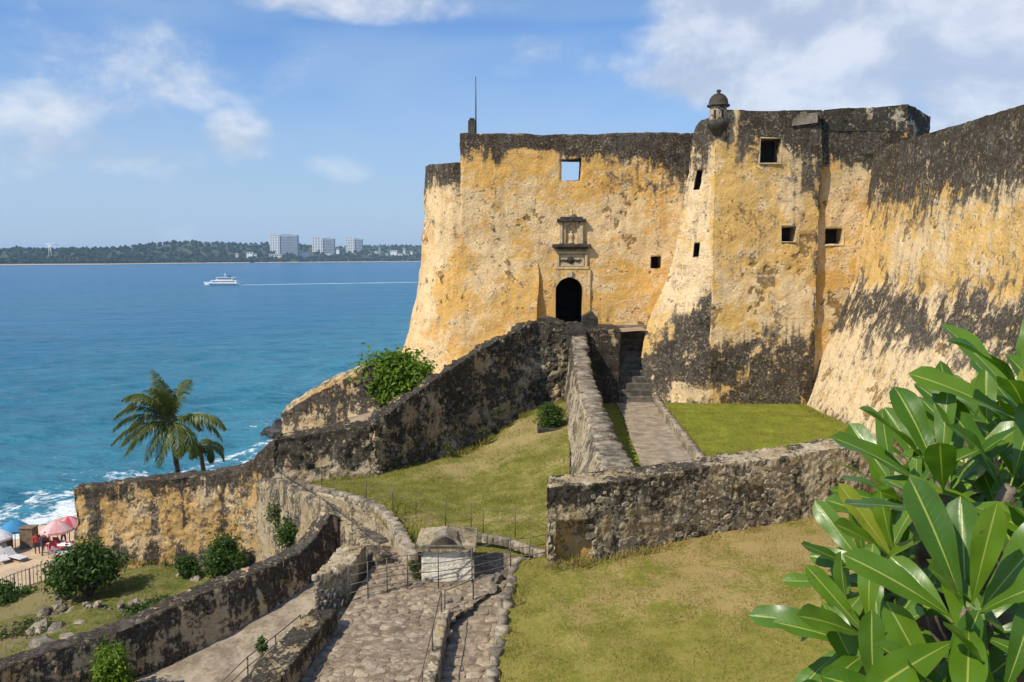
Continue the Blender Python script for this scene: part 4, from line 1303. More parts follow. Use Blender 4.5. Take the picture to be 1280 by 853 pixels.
# flank wall beside the sunken stair, overgrown on its outer side
KS = [(346, 598, 34.6), (372, 614, 32.2), (400, 633, 30.2), (440, 665, 27.4), (474, 694, 25.4)]
st = [sta(a, b, c, -14.8 if c > 28 else -10.9, -11.2, 0.42, 0.85, 0.5, 0.35) for a, b, c in KS]
wall_thing('stair_flank_wall', 'grey lichened wall with creepers on the outer side of the sunken stair', st, 0.10, M['grey_coat'],
           stain_fn(0.46, 0.52, shape=lambda Pv, N: 0.20 * sm(Pv[:, 2], -11.5, -13.5), moss=0.30), low=0.08, fine=0.06, stone=0.04)
# strip of corner masonry between the sea wall and the flank wall
a0, a1 = P(320, 604, 36.3), P(347, 602, 34.6)
st = [[(a0.x, a0.y - 0.3, -14.8), (a0.x, a0.y, a0.z + .1), (a0.x + .5, a0.y + 0.8, a0.z + .1), (a0.x + .5, a0.y + 0.8, -14.8)],
      [(a1.x - 0.2, a1.y - 0.3, -14.8), (a1.x, a1.y, a1.z), (a1.x + 0.6, a1.y + 0.6, a1.z), (a1.x + 0.6, a1.y + 0.6, -14.8)]]
wall_thing('corner_pier', 'pale rough pier between the ochre sea wall and the creeper wall', st, 0.12, M['grey_coat'], stain_fn(0.38, 0.6, moss=0.25), low=0.08, fine=0.06, stone=0.04)

# long wall along the outer edge of the ramp
IS = [(-260, 925, 16.8), (-120, 873, 18.4), (0, 834, 20.0), (130, 790, 21.9), (240, 746, 23.6), (330, 709, 25.5), (376, 688, 26.8), (391, 673, 27.5), (412, 642, 28.3), (424, 646, 28.7)]
zbI = [-12.6, -12.3, -12.2, -12.0, -11.8, -11.3, -10.9, -10.8, -10.6, -10.6]
st = []
for (a, b, c), z_ in zip(IS, zbI):
    t = P(a, b, c)
    st.append([(t.x - 0.42, t.y + 0.36, -15.0), (t.x - 0.36, t.y + 0.30, t.z + 0.01), (t.x + 0.10, t.y - 0.12, t.z), (t.x + 0.28, t.y - 0.30, z_)])
st = [[q[3], q[2], q[1], q[0]] for q in st]
wall_thing('ramp_parapet', 'long black topped wall along the outer edge of the lower ramp', st, 0.09, M['outer'],
           stain_fn(0.57, 0.90, 0.14, -10.8, -9.6, pale=0.35, shape=lambda Pv, N: -0.16 * sm(Pv[:, 2], -10.3, -11.2) * sm(Pv[:, 0], -10, -7)), low=0.08, fine=0.06, stone=0.03)
# stub wall with rubble end
J = [G(393, 718, -8.95), G(437, 707, -8.95), G(457, 682, -8.95), G(424, 684, -8.95)]
st = [[(J[0].x - 0.05, J[0].y - 0.1, -10.9), tuple(J[0]), tuple(J[1]), (J[1].x + 0.03, J[1].y - 0.08, -10.2)],
      [(J[3].x - 0.05, J[3].y, -10.6), tuple(J[3]), tuple(J[2]), (J[2].x + 0.03, J[2].y, -10.2)]]
JW = wall_thing('stub_wall', 'thick stub of rubble wall at the corner of the paved road', st, 0.07, M['rubble'], stain_fn(0.25, 0.78, pale=0.25), low=0.06, fine=0.06, stone=0.05, stone_scale=4.0)
# low wall at the bottom between ramp and road
TS = [(-0.9, 8), (-0.35, 14), (0, 19), (0.35, 21.2), (0.55, 22.2)]
tl = [(-8.9, 8), (-7.5, 13), (-6.05, 19.0), (-5.6, 21.0), (-5.40, 22.1)]; tr = [(-7.9, 8), (-6.5, 13), (-5.22, 19.0), (-4.88, 21.0), (-4.72, 22.0)]
st = []
for (lx, ly), (rx_, ry_) in zip(tl, tr):
    zt_ = -9.42 - 0.06 * (22.1 - ly)
    st.append([(lx - 0.08, ly, -12.5), (lx, ly, zt_), (rx_, ry_, zt_), (rx_ + 0.06, ry_, zt_ - 1.2)])
wall_thing('low_road_wall', 'broad low wall with black top between the ramp and the paved road', st, 0.06, M['rubble'], stain_fn(0.46, 0.78, 0.25, -10.0, -9.4), low=0.06, fine=0.05, stone=0.03)
# thin rail wall beside the side lane
ul = [(-3.35, 6), (-2.85, 12), (-2.12, 19.0), (-1.98, 22.6)]; ur = [(-3.0, 6), (-2.5, 12), (-1.84, 19.0), (-1.74, 22.6)]
st = []
for (lx, ly), (rx_, ry_) in zip(ul, ur):
    zt_ = float(road_z(ly)) + 0.14
    st.append([(lx, ly, zt_ - 0.4), (lx, ly, zt_), (rx_, ry_, zt_), (rx_ + 0.04, ry_, zt_ - 1.4)])
wall_thing('lane_wall', 'narrow pale topped wall between the paved road and the sunken lane', st, 0.06, M['grey_coat'], stain_fn(0.30, 0.10, pale=0.3), low=0.04, fine=0.035, stone=0.02)

# front wall with the square recess, under the upper lawn
e_front = [(1.02, 24.35), (2.45, 24.75), (6.4, 26.75), (9.7, 28.2), (16.2, 31.2)]
e_top = [-6.75, -6.72, -6.70, -6.62, -6.55]
e_back = [(1.1, 25.5), (2.3, 25.9), (6.0, 27.8), (9.3, 29.3), (15.9, 32.3)]
sh = Shell()
fb_ = [(x_, y_ - 0.08, -9.9) for x_, y_ in e_front]; ft_ = [(x_, y_, z_) for (x_, y_), z_ in zip(e_front, e_top)]
bt_ = [(x_, y_, z_ + 0.02) for (x_, y_), z_ in zip(e_back, e_top)]; bb_ = [(x_, y_, -9.9) for x_, y_ in e_back]
segs = [math.dist(e_front[i], e_front[i + 1]) for i in range(4)]
ua = P(694, 660, 24.4).x; ub = P(745, 660, 24.6).x
u0 = (ua - 1.02) / (2.45 - 1.02) * segs[0] / sum(segs); u1 = (ub - 1.02) / (2.45 - 1.02) * segs[0] / sum(segs)
v0 = (P(720, 706, 24.5).z + 9.9) / (9.9 - 6.75); v1 = (P(720, 653, 24.5).z + 9.9) / (9.9 - 6.75)
sh.face([fb_, ft_], 0.06, [(u0, u1, v0, v1, (-0.1, 0.42, 0))])
sh.face([ft_, bt_], 0.06)
sh.face([bt_, bb_], 0.06)
sh.face([[fb_[0], bb_[0]], [ft_[0], bt_[0]]], 0.06, flip=True)


def e_stain(Pv, N):
    x, y, z = Pv.T
    left = sm(x, 3.2, 2.2)
    d = 0.40 + 0.40 * left * sm(z, -7.6, -7.0) - 0.2 * left * sm(z, -7.6, -8.4) + 0.12 * sm(x, 6.5, 4) * sm(z, -8.0, -7.0)
    d = d + (0.50 - d) * sm(N[:, 2], 0.5, 0.85)
    return d, 0.15 + 0 * x, 0.30 * sm(x, 5, 8) + 0.05


EW = shell_obj('recess_wall', sh, M['rubble'], None, e_stain, low=0.08, fine=0.05, stone=0.04, stone_scale=5.0)
tag(EW, 'stout rubble retaining wall with a square recess at its left end', 'wall')
c0 = np.array((ua + 0.0, 24.35 + (ua - 1.02) * 0.28 + 0.36, 0)); c1 = np.array((ub, 24.35 + (ub - 1.02) * 0.28 + 0.36, 0))
zz0, zz1 = P(720, 707, 24.5).z, P(720, 652, 24.5).z
sh = Shell(); sh.face([[(c0[0] - .25, c0[1] - .04, zz0 - 0.1), (c1[0] + .15, c1[1], zz0 - 0.1)], [(c0[0] - .25, c0[1] - .04, zz1 + 0.1), (c1[0] + .15, c1[1], zz1 + 0.1)]], 0.08)
WORLD_LOC[EW.name] = np.array(EW.location)
o = shell_obj('recess_back', sh, M['outer'], EW, lambda Pv, N: (0.16 + 0.45 * np.exp(-((Pv[:, 0] - 1.95) / 0.25) ** 2) * sm(Pv[:, 2], -8.3, -7.5), 0 * Pv[:, 0], 0 * Pv[:, 0]), bare=9, low=0.03, fine=0.03)
o['label'] = 'ochre plastered back of the recess'

# parapet that runs from the recess wall up to the gate
DSt = [((757, 602, 25.9), (801, 600, 26.2)), ((740, 546, 31.0), (770, 548, 31.2)), ((726, 492, 37.0), (748, 494, 37.2)), ((718, 453, 42.0), (737, 455, 42.0)), ((713, 420, 45.0), (733, 421, 45.2))]
st = []
for a, b in DSt:
    tl_, tr_ = P(*a), P(*b)
    zb_ = -9.6 if a[2] < 40 else -8.6
    st.append([((707 - 640) / FPX * a[2] - 0.02, a[2] - 0.05, zb_), tuple(tl_), tuple(tr_), (tr_.x + 0.02, tr_.y, UP - 0.3)])
DW = wall_thing('walk_parapet', 'long parapet with rough stone coping running from the recess wall to the gate', st, 0.10, M['grey_coat'],
                stain_fn(0.36, 0.45, 0.18, -7.5, -5.5, pale=0.25, shape=lambda Pv, N: 0.25 * sm(Pv[:, 1], 40, 44)), smooth_u=True, low=0.08, fine=0.05, stone=0.02)
WORLD_LOC[DW.name] = np.array(DW.location)


# irregular stones ------------------------------------------------------------
def stone_mesh(name, sx, sy, sz, seed, mat, flat_top=False, sides=7):
    """a worn stone: irregular many-sided block with rounded shoulders, about 40 triangles"""
    r_ = np.random.default_rng(seed)
    a = np.sort(np.linspace(0, 2 * math.pi, sides, endpoint=False) + r_.uniform(-0.25, 0.25, sides))
    rad = r_.uniform(0.86, 1.08, sides)
    c = np.sign(np.cos(a)) * np.abs(np.cos(a)) ** 0.7 * rad * sx / 2; s_ = np.sign(np.sin(a)) * np.abs(np.sin(a)) ** 0.7 * rad * sy / 2
    rings = []
    for k_, z_ in ((1.0, -0.5), (1.03, 0.15), (0.97, 0.42), (0.86, 0.50)):
        rings.append(np.stack([c * k_, s_ * k_, np.full(sides, z_ * sz) + r_.uniform(-0.06, 0.06, sides) * sz], 1))
    V = np.concatenate(rings + [np.array([[0, 0, sz * (0.50 if flat_top else 0.56)]])])
    q = []
    for i in range(3):
        for k in range(sides):
            q.append((i * sides + k, i * sides + (k + 1) % sides, (i + 1) * sides + (k + 1) % sides, (i + 1) * sides + k))
    t = [(3 * sides + k, 3 * sides + (k + 1) % sides, 4 * sides) for k in range(sides)]
    return mesh_np(name, V, [np.array(q), np.array(t)], mat, None, True)


def put(name, me, loc, rz=0.0, sc=(1, 1, 1), parent=None, tilt=(0, 0)):
    o = bpy.data.objects.new(name, me); COL.objects.link(o)
    base = WORLD_LOC[parent.name] if parent is not None else np.zeros(3)
    o.parent = parent
    o.location = np.array(loc, float) - base
    o.rotation_euler = (tilt[0], tilt[1], rz); o.scale = sc
    return o


# coping stones along the parapet
cope = [stone_mesh('coping_stone', 1.0, 1.0, 0.26, 50 + i, M['cope_stone'], sides=8) for i in range(6)]
TL = catmull([P(*a) for a, b in DSt], 200); TR = catmull([P(*b) for a, b in DSt], 200)
s_len = np.concatenate([[0], np.cumsum(np.linalg.norm(np.diff((TL + TR) / 2, axis=0), axis=1))])
pos_ = 0.2
while pos_ < s_len[-1] - 0.5:
    L_ = random.uniform(0.30, 0.75)
    i = int(np.searchsorted(s_len, pos_ + L_ / 2)); i = min(i, 198)
    wv = TR[i] - TL[i]; wd = np.linalg.norm(wv[:2]) * 1.06
    c_ = (TL[i] + TR[i]) / 2; d_ = (TL[i + 1] + TR[i + 1]) / 2 - (TL[i - 1] + TR[i - 1]) / 2
    slope = math.atan2(d_[2], math.hypot(d_[0], d_[1]))
    put('coping_stone', random.choice(cope), (c_[0] + random.uniform(-.04, .04), c_[1], c_[2] - 0.01 + random.uniform(-.04, .04)), math.atan2(wv[1], wv[0]) + random.uniform(-.25, .25),
        (wd, L_ * 1.12, 1.0), DW, (slope, random.uniform(-.05, .05)))
    pos_ += L_

# gate landing: retaining block, parapet ends, stair
LB = empty('gate_stair', (6.0, 45.5, UP), 'dark stone stair with landing block climbing to the gate', 'stair')
bl0, bl1 = P(722, 413, 45.6), P(776, 416, 45.6)
sh = ring_wall([[(bl0.x, 45.6, UP - 0.3), tuple(bl0), (bl0.x, 49.9, bl0.z), (bl0.x, 49.9, UP)], [(bl1.x, 45.6, UP - 0.3), (bl1.x, 45.6, bl0.z), (bl1.x, 49.9, bl0.z), (bl1.x, 49.9, UP)]], 0.11)
shell_obj('landing_block', sh, M['rubble'], LB, stain_fn(0.95, 0.85), low=0.08, fine=0.08, stone=0.03)  # near-black tone paints the parapet's shade onto this block
nst = 12
sx0, sx1 = bl1.x - 0.1, P(806, 440, 47).x + 0.25
z_top = bl0.z - 0.05
stepm = stone_mesh('step', 1, 1, 1, 5, M['step_stone'])
for i in range(nst):
    y0 = 45.3 + i * 0.30; zz = UP + 0.05 + (i + 1) * (z_top - UP - 0.05) / nst
    V, F = bbox(sx0, sx1 + 0.03 * i, y0, y0 + 0.42 + (4.2 - i * 0.30 if i == nst - 1 else 0), zz - 0.40, zz, 0.025)
    V = V + 0.02 * np.stack([fbm(V + 7 * c + i, 2.2, 2) for c in range(3)], 1)
    obj_np('step', V, F, M['step_stone'], LB, smooth=False)
for (pxa, pya, pxb, pyb, Y, pk) in ((706, 409, 733, 428, 45.2, 0.45), (728, 396, 748, 416, 46.2, 0.5), (672, 398, 700, 410, 45.6, 0.12)):
    a = P(pxa, pyb, Y); b = P(pxb, pya, Y)
    poly = [(a.x, Y, a.z - 0.5), (b.x, Y, a.z - 0.5), (b.x, Y, b.z - 0.1), ((a.x + b.x) / 2 + pk * 0.2, Y, b.z + pk * 0.55), (a.x, Y, b.z)]
    V, F = prism(poly, (0, 0.8, 0))
    bmv = V + 0.05 * np.stack([fbm(V + 7 * c, 1.3, 2) for c in range(3)], 1)
    obj_np('parapet_end', bmv, F, M['dark_stone'], LB, smooth=False)
# dark back wall at the head of the stair
V, F = box(bl1.x - 0.1, sx1 + 0.6, 49.45, 49.7, -4.6, P(790, 421, 49.5).z + 0.45)
obj_np('stair_head_wall', V, F, M['dark_stone'], LB, smooth=False)

# kerb of the path
KB = empty('path_kerb', (7.2, 36, UP), 'low stone kerb between the stair path and the green lawn', 'kerb')
kerbm = [stone_mesh('kerb_stone', 1.0, 1.0, 1.0, 80 + i, M['curb_stone'], True, 8) for i in range(5)]
kp = catmull([(a, b, UP) for a, b in path_r], 220)
ks = np.concatenate([[0], np.cumsum(np.linalg.norm(np.diff(kp, axis=0), axis=1))])
pos_ = 0.1
while pos_ < ks[-1] - 0.4:
    L_ = random.uniform(0.55, 0.95); i = min(int(np.searchsorted(ks, pos_ + L_ / 2)), 218)
    d_ = kp[i + 1] - kp[i]
    put('kerb_stone', random.choice(kerbm), (kp[i][0] + 0.14, kp[i][1], UP + 0.14), math.atan2(d_[1], d_[0]), (L_ * 1.1, 0.36, 0.62), KB, (random.uniform(-.06, .06), 0))
    pos_ += L_
# kerb of the lower lawn
KB2 = empty('lawn_kerb', (-0.2, 21, -9.8), 'row of rough pale kerb stones along the dry lower lawn', 'kerb')
ke = catmull([(-0.70, 12, -10.9), (-0.46, 18.5, -10.0), (-0.22, 21.5, -9.58), (0.0, 23.9, -9.28), (0.25, 24.6, -9.15)], 240)
ks = np.concatenate([[0], np.cumsum(np.linalg.norm(np.diff(ke, axis=0), axis=1))])
pos_ = 4.0
while pos_ < ks[-1] - 0.3:
    L_ = random.uniform(0.28, 0.6); i = min(int(np.searchsorted(ks, pos_ + L_ / 2)), 238)
    d_ = ke[i + 1] - ke[i]
    put('kerb_stone', random.choice(kerbm), (ke[i][0] + random.uniform(-.05, .05), ke[i][1], ke[i][2] - 0.06 + random.uniform(-.05, .05)), math.atan2(d_[1], d_[0]) + random.uniform(-.15, .15), (L_ * 1.1, random.uniform(.26, .4), 0.6), KB2, (random.uniform(-.1, .1), 0))
    pos_ += L_

# curved wall on the lawn side of the sunken stair, capped with stones
MS = catmull([G(384, 607, -8.98), G(430, 617, -8.98), G(470, 631, -8.98), G(493, 652, -8.98), G(506, 673, -8.98), G(516, 693, -8.98)], 160)
tg = np.gradient(MS, axis=0); tg /= np.linalg.norm(tg, axis=1)[:, None]
st = []
for i in range(0, 160, 12):
    nx, ny = tg[i][1], -tg[i][0]
    if nx < 0: nx, ny = -nx, -ny
    x_, y_, z_ = MS[i]
    st.append([(x_ - nx * .17, y_ - ny * .17, -11.0), (x_ - nx * .17, y_ - ny * .17, z_ - .12), (x_ + nx * .17, y_ + ny * .17, z_ - .12), (x_ + nx * .17, y_ + ny * .17, -10.2)])
MW = wall_thing('curved_stair_wall', 'low curved wall capped with stones between the sunken stair and the sloping lawn', st, 0.09, M['grey_coat'], stain_fn(0.2, 0.4, pale=0.4), low=0.04, fine=0.04, stone=0.02)
WORLD_LOC[MW.name] = np.array(MW.location)
capm = [stone_mesh('cap_stone', 1.0, 1.0, 1.0, 120 + i, M['curb_stone'], True, 8) for i in range(5)]
ks = np.concatenate([[0], np.cumsum(np.linalg.norm(np.diff(MS, axis=0), axis=1))])
pos_ = 0.0
while pos_ < ks[-1]:
    L_ = random.uniform(0.28, 0.44); i = min(int(np.searchsorted(ks, pos_ + L_ / 2)), 158)
    put('cap_stone', random.choice(capm), (MS[i][0], MS[i][1], MS[i][2] - 0.08 + random.uniform(-.02, .02)), math.atan2(tg[i][1], tg[i][0]) + random.uniform(-.08, .08), (L_ * 1.1, random.uniform(.38, .46), 0.22), MW)
    pos_ += L_
# sunken stair passage floor and its steps
SP = empty('sunken_stair', (-4.2, 28, -10.0), 'narrow sunken stair between the lichened flank wall and the curved wall', 'stair')
fl = [G(488, 704, -9.75), G(470, 672, -9.85), G(446, 652, -10.1), G(420, 634, -10.4), G(366, 606, -10.4)]
fr = [G(512, 700, -9.75), G(500, 676, -9.85), G(484, 660, -10.1), G(462, 640, -10.4), G(392, 606, -10.4)]
s_ = Shell(); s_.face([[(a.x - .25, a.y, a.z) for a in fl], [(a.x + .1, a.y, a.z) for a in fr]], 0.15)
shell_obj('passage_floor', s_, M['rubble'], SP, stain_fn(0.3, 0.45, moss=0.35), low=0.02, fine=0.04)
for i in range(7):
    t = i / 6
    c_ = np.array(tuple(G(486 - 30 * t, 676 - 28 * t, -9.78 - 0.40 * t))) + np.array((-0.15, 0, 0))
    V, F = bbox(-0.62, 0.62, -0.20, 0.20, -0.25, 0.06, 0.02)
    an = 0.5
    V = np.stack([c_[0] + V[:, 0] * math.cos(an) - V[:, 1] * math.sin(an), c_[1] + V[:, 0] * math.sin(an) + V[:, 1] * math.cos(an), c_[2] + V[:, 2]], 1)
    obj_np('step', V, F, M['step_stone'], SP, smooth=False)

# pump house on the road
HY = 24.45
hl, hr = P(527, 726, HY), P(593, 724, HY)
hz0, hz1 = hl.z - 0.08, P(560, 688, HY).z
HUT = empty('stone_hut', ((hl.x + hr.x) / 2, HY + 0.7, hz0), 'small whitewashed stone hut with grey hipped cap beside the railing', 'hut')
sh = ring_wall([[(hl.x, HY, hz0), (hl.x, HY, hz1), (hl.x - 0.1, HY + 1.35, hz1), (hl.x - 0.1, HY + 1.35, hz0)], [(hr.x, HY, hz0), (hr.x, HY, hz1), (hr.x - 0.1, HY + 1.35, hz1), (hr.x - 0.1, HY + 1.35, hz0)]], 0.06)
shell_obj('wall', sh, M['white_coat'], HUT, stain_fn(0.20, 0.5, 0.30, hz1 - 0.6, hz1, pale=0.3), bare=0.6, low=0.01, fine=0.012)
cx_, cyy = (hl.x + hr.x) / 2 - .05, HY + 0.68; hw = (hr.x - hl.x) / 2 + 0.09; hd = 0.80
rz0, rz1, rz2 = hz1 - 0.02, hz1 + 0.20, P(557, 660, HY + .6).z
sh = Shell()
sq = lambda k, z_, d_: [(cx_ - hw * k, cyy - hd * d_, z_), (cx_ + hw * k, cyy - hd * d_, z_), (cx_ + hw * k, cyy + hd * d_, z_), (cx_ - hw * k, cyy + hd * d_, z_), (cx_ - hw * k, cyy - hd * d_, z_)]
sh.face([sq(1, rz0, 1), sq(1.02, rz1, 1.02), sq(0.90, rz1 + 0.02, 0.90), sq(0.06, rz2, 0.06)], 0.05)
shell_obj('roof', sh, M['grey_coat'], HUT, stain_fn(0.42, 0.30), bare=9, low=0.01, fine=0.015)
# little gable on the front of the cap, shadowed recess painted as a dark plate
gy_ = cyy - hd * 1.02
poly = [(cx_ - 0.50, gy_ - 0.05, rz1 - 0.02), (cx_ + 0.50, gy_ - 0.05, rz1 - 0.02), (cx_ + 0.32, gy_ - 0.05, rz1 + 0.22), (cx_, gy_ - 0.05, rz1 + 0.36), (cx_ - 0.32, gy_ - 0.05, rz1 + 0.22)]
V, F = prism(poly, (0, 0.7, 0))
obj_np('gable', V, F, M['curb_stone'], HUT, smooth=False)
poly = [(cx_ - 0.36, gy_ - 0.055, rz1 + 0.03), (cx_ + 0.36, gy_ - 0.055, rz1 + 0.03), (cx_ + 0.22, gy_ - 0.055, rz1 + 0.19), (cx_, gy_ - 0.055, rz1 + 0.28), (cx_ - 0.22, gy_ - 0.055, rz1 + 0.19)]
V, F = prism(poly, (0, 0.02, 0))
obj_np('gable_shade', V, F, M['dark_stone'], HUT, smooth=False)

# planter against the parapet
pb0, pb1 = P(672, 556, 39.6), P(705, 556, 39.6)
PL = empty('stone_planter', ((pb0.x + pb1.x) / 2, 40, pb0.z), 'square dark stone planter on the lawn against the parapet', 'planter')
zt1 = P(690, 536, 39.6).z
V, F = join([bbox(pb0.x, pb1.x, 39.6, 39.85, pb0.z - .3, zt1, .03), bbox(pb0.x, pb0.x + .25, 39.85, 40.9, pb0.z - .3, zt1 + .02, .03), bbox(pb1.x - .25, pb1.x, 39.85, 40.9, pb0.z - .3, zt1 + .02, .03)])
obj_np('side', V, F, M['dark_stone'], PL, smooth=False)
V, F = box(pb0.x + .1, pb1.x - .1, 39.75, 40.9, zt1 - .3, zt1 - .08)
obj_np('soil', V, F, M['earth'], PL, smooth=False)


# road stones ------------------------------------------------------------------
ROAD = bpy.data.objects['road']; LANE = bpy.data.objects['side_lane']
WORLD_LOC['road'] = np.array(ROAD.location); WORLD_LOC['side_lane'] = np.array(LANE.location)
cob = [stone_mesh('paving_stone', 1.0, 1.0, 1.0, 200 + i, M['cobble'], True, 7) for i in range(10)]
cand = []
y_ = 12.0
while y_ < 27.0:
    h_ = random.uniform(0.17, 0.26)
    xl, xr = np.interp(y_, ry, road_l), np.interp(y_, ry, road_r)
    x_ = xl + random.uniform(0, .2)
    while x_ < xr - 0.05:
        w_ = random.uniform(0.17, 0.44)
        cand.append((x_ + w_ / 2, y_ + h_ / 2 + random.uniform(-.11, .11), w_, h_ * random.uniform(.8, 1.35)))
        x_ += w_ * 0.97
    y_ += h_ * 0.96
cand = [c for c in cand if not (hl.x - .3 < c[0] < hr.x + .2 and HY - 0.1 < c[1] < HY + 1.6)]
near = [c for c in cand if c[1] > 18.6 and c[0] / c[1] > -0.30][:300]
rest = [c for c in cand if c not in set(near)]
for (x_, y0_, w_, h_) in near:
    put('paving_stone', random.choice(cob), (x_, y0_, float(road_z(y0_)) - 0.038 + random.uniform(-.006, .010)), random.uniform(-.6, .6), (w_ * 1.06, h_ * 1.06, 0.10), ROAD, (random.uniform(-.03, .03), random.uniform(-.03, .03)))
parts_ = []
for (x_, y0_, w_, h_) in rest:
    me = random.choice(cob); V = np.array([v.co[:] for v in me.vertices]) * (w_, h_, 0.1) + (x_, y0_, float(road_z(y0_)) - 0.012)
    parts_.append((V, [np.array([p.vertices[:] for p in me.polygons if len(p.vertices) == 4]), np.array([p.vertices[:] for p in me.polygons if len(p.vertices) == 3])]))
if parts_:
    V, F = join(parts_); o = obj_np('paving', V, F, M['cobble'], ROAD); o['kind'] = 'stuff'
y_ = 17.8
while y_ < 24.3:
    h_ = random.uniform(0.26, 0.44)
    x_ = np.interp(y_, cy, [-3.0, -2.5, -1.95, -1.78, -1.70, -1.7]) + 0.1; xr = np.interp(y_, cy, [-0.95, -0.75, -0.45, -0.2, -0.02, 0.1]) - 0.1
    while x_ < xr:
        w_ = random.uniform(0.34, 0.66)
        put('paving_stone', random.choice(cob), (x_ + w_ / 2, y_ + h_ / 2, float(np.interp(y_ + h_ / 2, cy, lane_z)) - 0.02 + random.uniform(-.015, .015)), random.uniform(-.2, .2), (w_, h_ * 1.02, 0.10), LANE, (0.1 + random.uniform(-.03, .03), 0))
        x_ += w_ * 0.97
    y_ += h_ * 0.96
def stud(parent, quads, n_, smin, smax, seed, mat='rubble_stone', vmax=0.94):
    """rubble stones bedded in a wall face: quads of (base_a, base_b, top_b, top_a), stones sit with their flat side out"""
    r_ = random.Random(seed); taken = []
    ms = [stone_mesh('rubble_stone', 1.0, 1.0, 1.0, seed * 10 + i, M[mat], True, 5 + i % 3) for i in range(8)]
    for m_ in ms: m_.polygons.foreach_set('use_smooth', np.zeros(len(m_.polygons), bool))
    quads = [[np.array(tuple(p), float) for p in q] for q in quads]
    area = [np.linalg.norm(np.cross(q[1] - q[0], q[3] - q[0])) for q in quads]
    tries = 0
    while len(taken) < n_ and tries < n_ * 30:
        tries += 1
        q = r_.choices(quads, area)[0]; u, v = r_.random(), r_.uniform(0.04, vmax)
        p = (q[0] * (1 - u) + q[1] * u) * (1 - v) + (q[3] * (1 - u) + q[2] * u) * v
        s = r_.uniform(smin, smax)
        if any(np.linalg.norm(p - t[0]) < 0.42 * (s + t[1]) for t in taken): continue
        taken.append((p, s))
        nz = Vector(np.cross(q[1] - q[0], q[3] - q[0])).normalized()
        if nz.y > 0: nz = -nz
        xx = Vector(q[1] - q[0]).normalized(); yy = nz.cross(xx)
        o_ = bpy.data.objects.new('rubble_stone', r_.choice(ms)); COL.objects.link(o_); o_.parent = parent
        rot = Matrix((xx, yy, nz)).transposed().to_4x4() @ Matrix.Rotation(r_.uniform(-.3, .3), 4, 'Z') @ Matrix.Rotation(r_.uniform(-.12, .12), 4, 'X')
        o_.matrix_local = Matrix.Translation(Vector(p - WORLD_LOC[parent.name]) + nz * r_.uniform(-0.075, -0.035)) @ rot @ Matrix.Diagonal((s * r_.uniform(.9, 1.7), s * r_.uniform(.6, .95), 0.14, 1))


eq = []
for i in range(3):
    if i == 0:
        k = 0.92
        a_, b_ = np.array(fb_[0]) * (1 - k) + np.array(fb_[1]) * k, np.array(fb_[1]); c_, d_ = np.array(ft_[1]), np.array(ft_[0]) * (1 - k) + np.array(ft_[1]) * k
    else: a_, b_, c_, d_ = (np.array(x_) for x_ in (fb_[i], fb_[i + 1], ft_[i + 1], ft_[i]))
    lo = 0.26
    eq.append((a_ * (1 - lo) + d_ * lo, b_ * (1 - lo) + c_ * lo, c_, d_))
stud(EW, eq, 260, 0.10, 0.26, 41, 'rubble_stone', 0.90)
WORLD_LOC[RW.name] = np.array(RW.location)
rq = [(RST[i][0], RST[i + 1][0], RST[i + 1][1], RST[i][1]) for i in range(len(RST) - 1)]
stud(RW, rq, 150, 0.16, 0.40, 43, 'black_stone', 0.80)
# rubble stones set in the end of the stub wall
WORLD_LOC[JW.name] = np.array(JW.location)
rub = [stone_mesh('rubble_stone', 1.0, 1.0, 1.0, 300 + i, M['curb_stone'], False, 7) for i in range(6)]
jv = np.array(tuple(J[1] - J[0]))
for r_ in range(7):
    for c_ in range(6):
        q = np.array(tuple(J[0])) + jv * ((c_ + 0.3 + 0.4 * (r_ % 2) + random.uniform(-.2, .2)) / 6.0) + np.array((0, 0.03 - 0.012 * r_, -0.12 - r_ * 0.15 + random.uniform(-.04, .04)))
        put('rubble_stone', random.choice(rub), q, math.atan2(jv[1], jv[0]) + random.uniform(-.2, .2), (random.uniform(.13, .24), 0.2, random.uniform(.10, .18)), JW, (random.uniform(-.2, .2), random.uniform(-.3, .3)))


# ================================================================== railings
def railing(name, label, pts, height, bars, post_r=0.017, bar_r=0.012, mid=0, cat='railing'):
    """pts: foot points of the posts; bars: heights of the horizontal bars; mid: extra bar-only points between posts sag"""
    o = empty(name, tuple(pts[0]), label, cat)
    pts = [np.array(tuple(p), float) for p in pts]
    for p in pts:
        V, F = tube([p - (0, 0, 0.15), p + (0, 0, height)], post_r, 7)
        obj_np('post', V, F, M['metal'], o)
    for h in bars:
        line = []
        for i, p in enumerate(pts):
            line.append(p + (0, 0, h))
            if mid and i < len(pts) - 1:
                line.append((p + pts[i + 1]) / 2 + (0, 0, h - mid))
        V, F = tube(line, bar_r, 6)
        obj_np('rail', V, F, M['metal'], o)
    return o


rp = [G(436, 747, -9.62), G(460, 741, -9.56), G(484, 736, -9.55), G(509.5, 732, -9.52), G(548, 729.5, -9.5), G(590, 723, -9.45), G(638, 711, -9.3), G(662, 709, -9.25), G(682, 705, -9.2)]
railing('road_railing', 'thin rusty railing across the head of the paved road in front of the hut', rp, 0.92, (0.90, 0.62, 0.36, 0.12))
# fence on the sloping lawn
def on_lawn(px, py, z): return G(px, py, z)
fp_ = [on_lawn(402, 612, -9.05), on_lawn(458, 622, -8.95), on_lawn(491, 634, -9.0), on_lawn(520, 643, -9.05), on_lawn(557, 655, -9.1), on_lawn(589, 660, -9.1), on_lawn(604, 668, -9.15), on_lawn(644, 667, -9.1), on_lawn(684, 688, -9.2)]
railing('lawn_fence', 'fine wire fence on iron posts along the foot of the sloping lawn', fp_, 0.85, (0.80, 0.45), 0.015, 0.007, 0.05, 'fence')
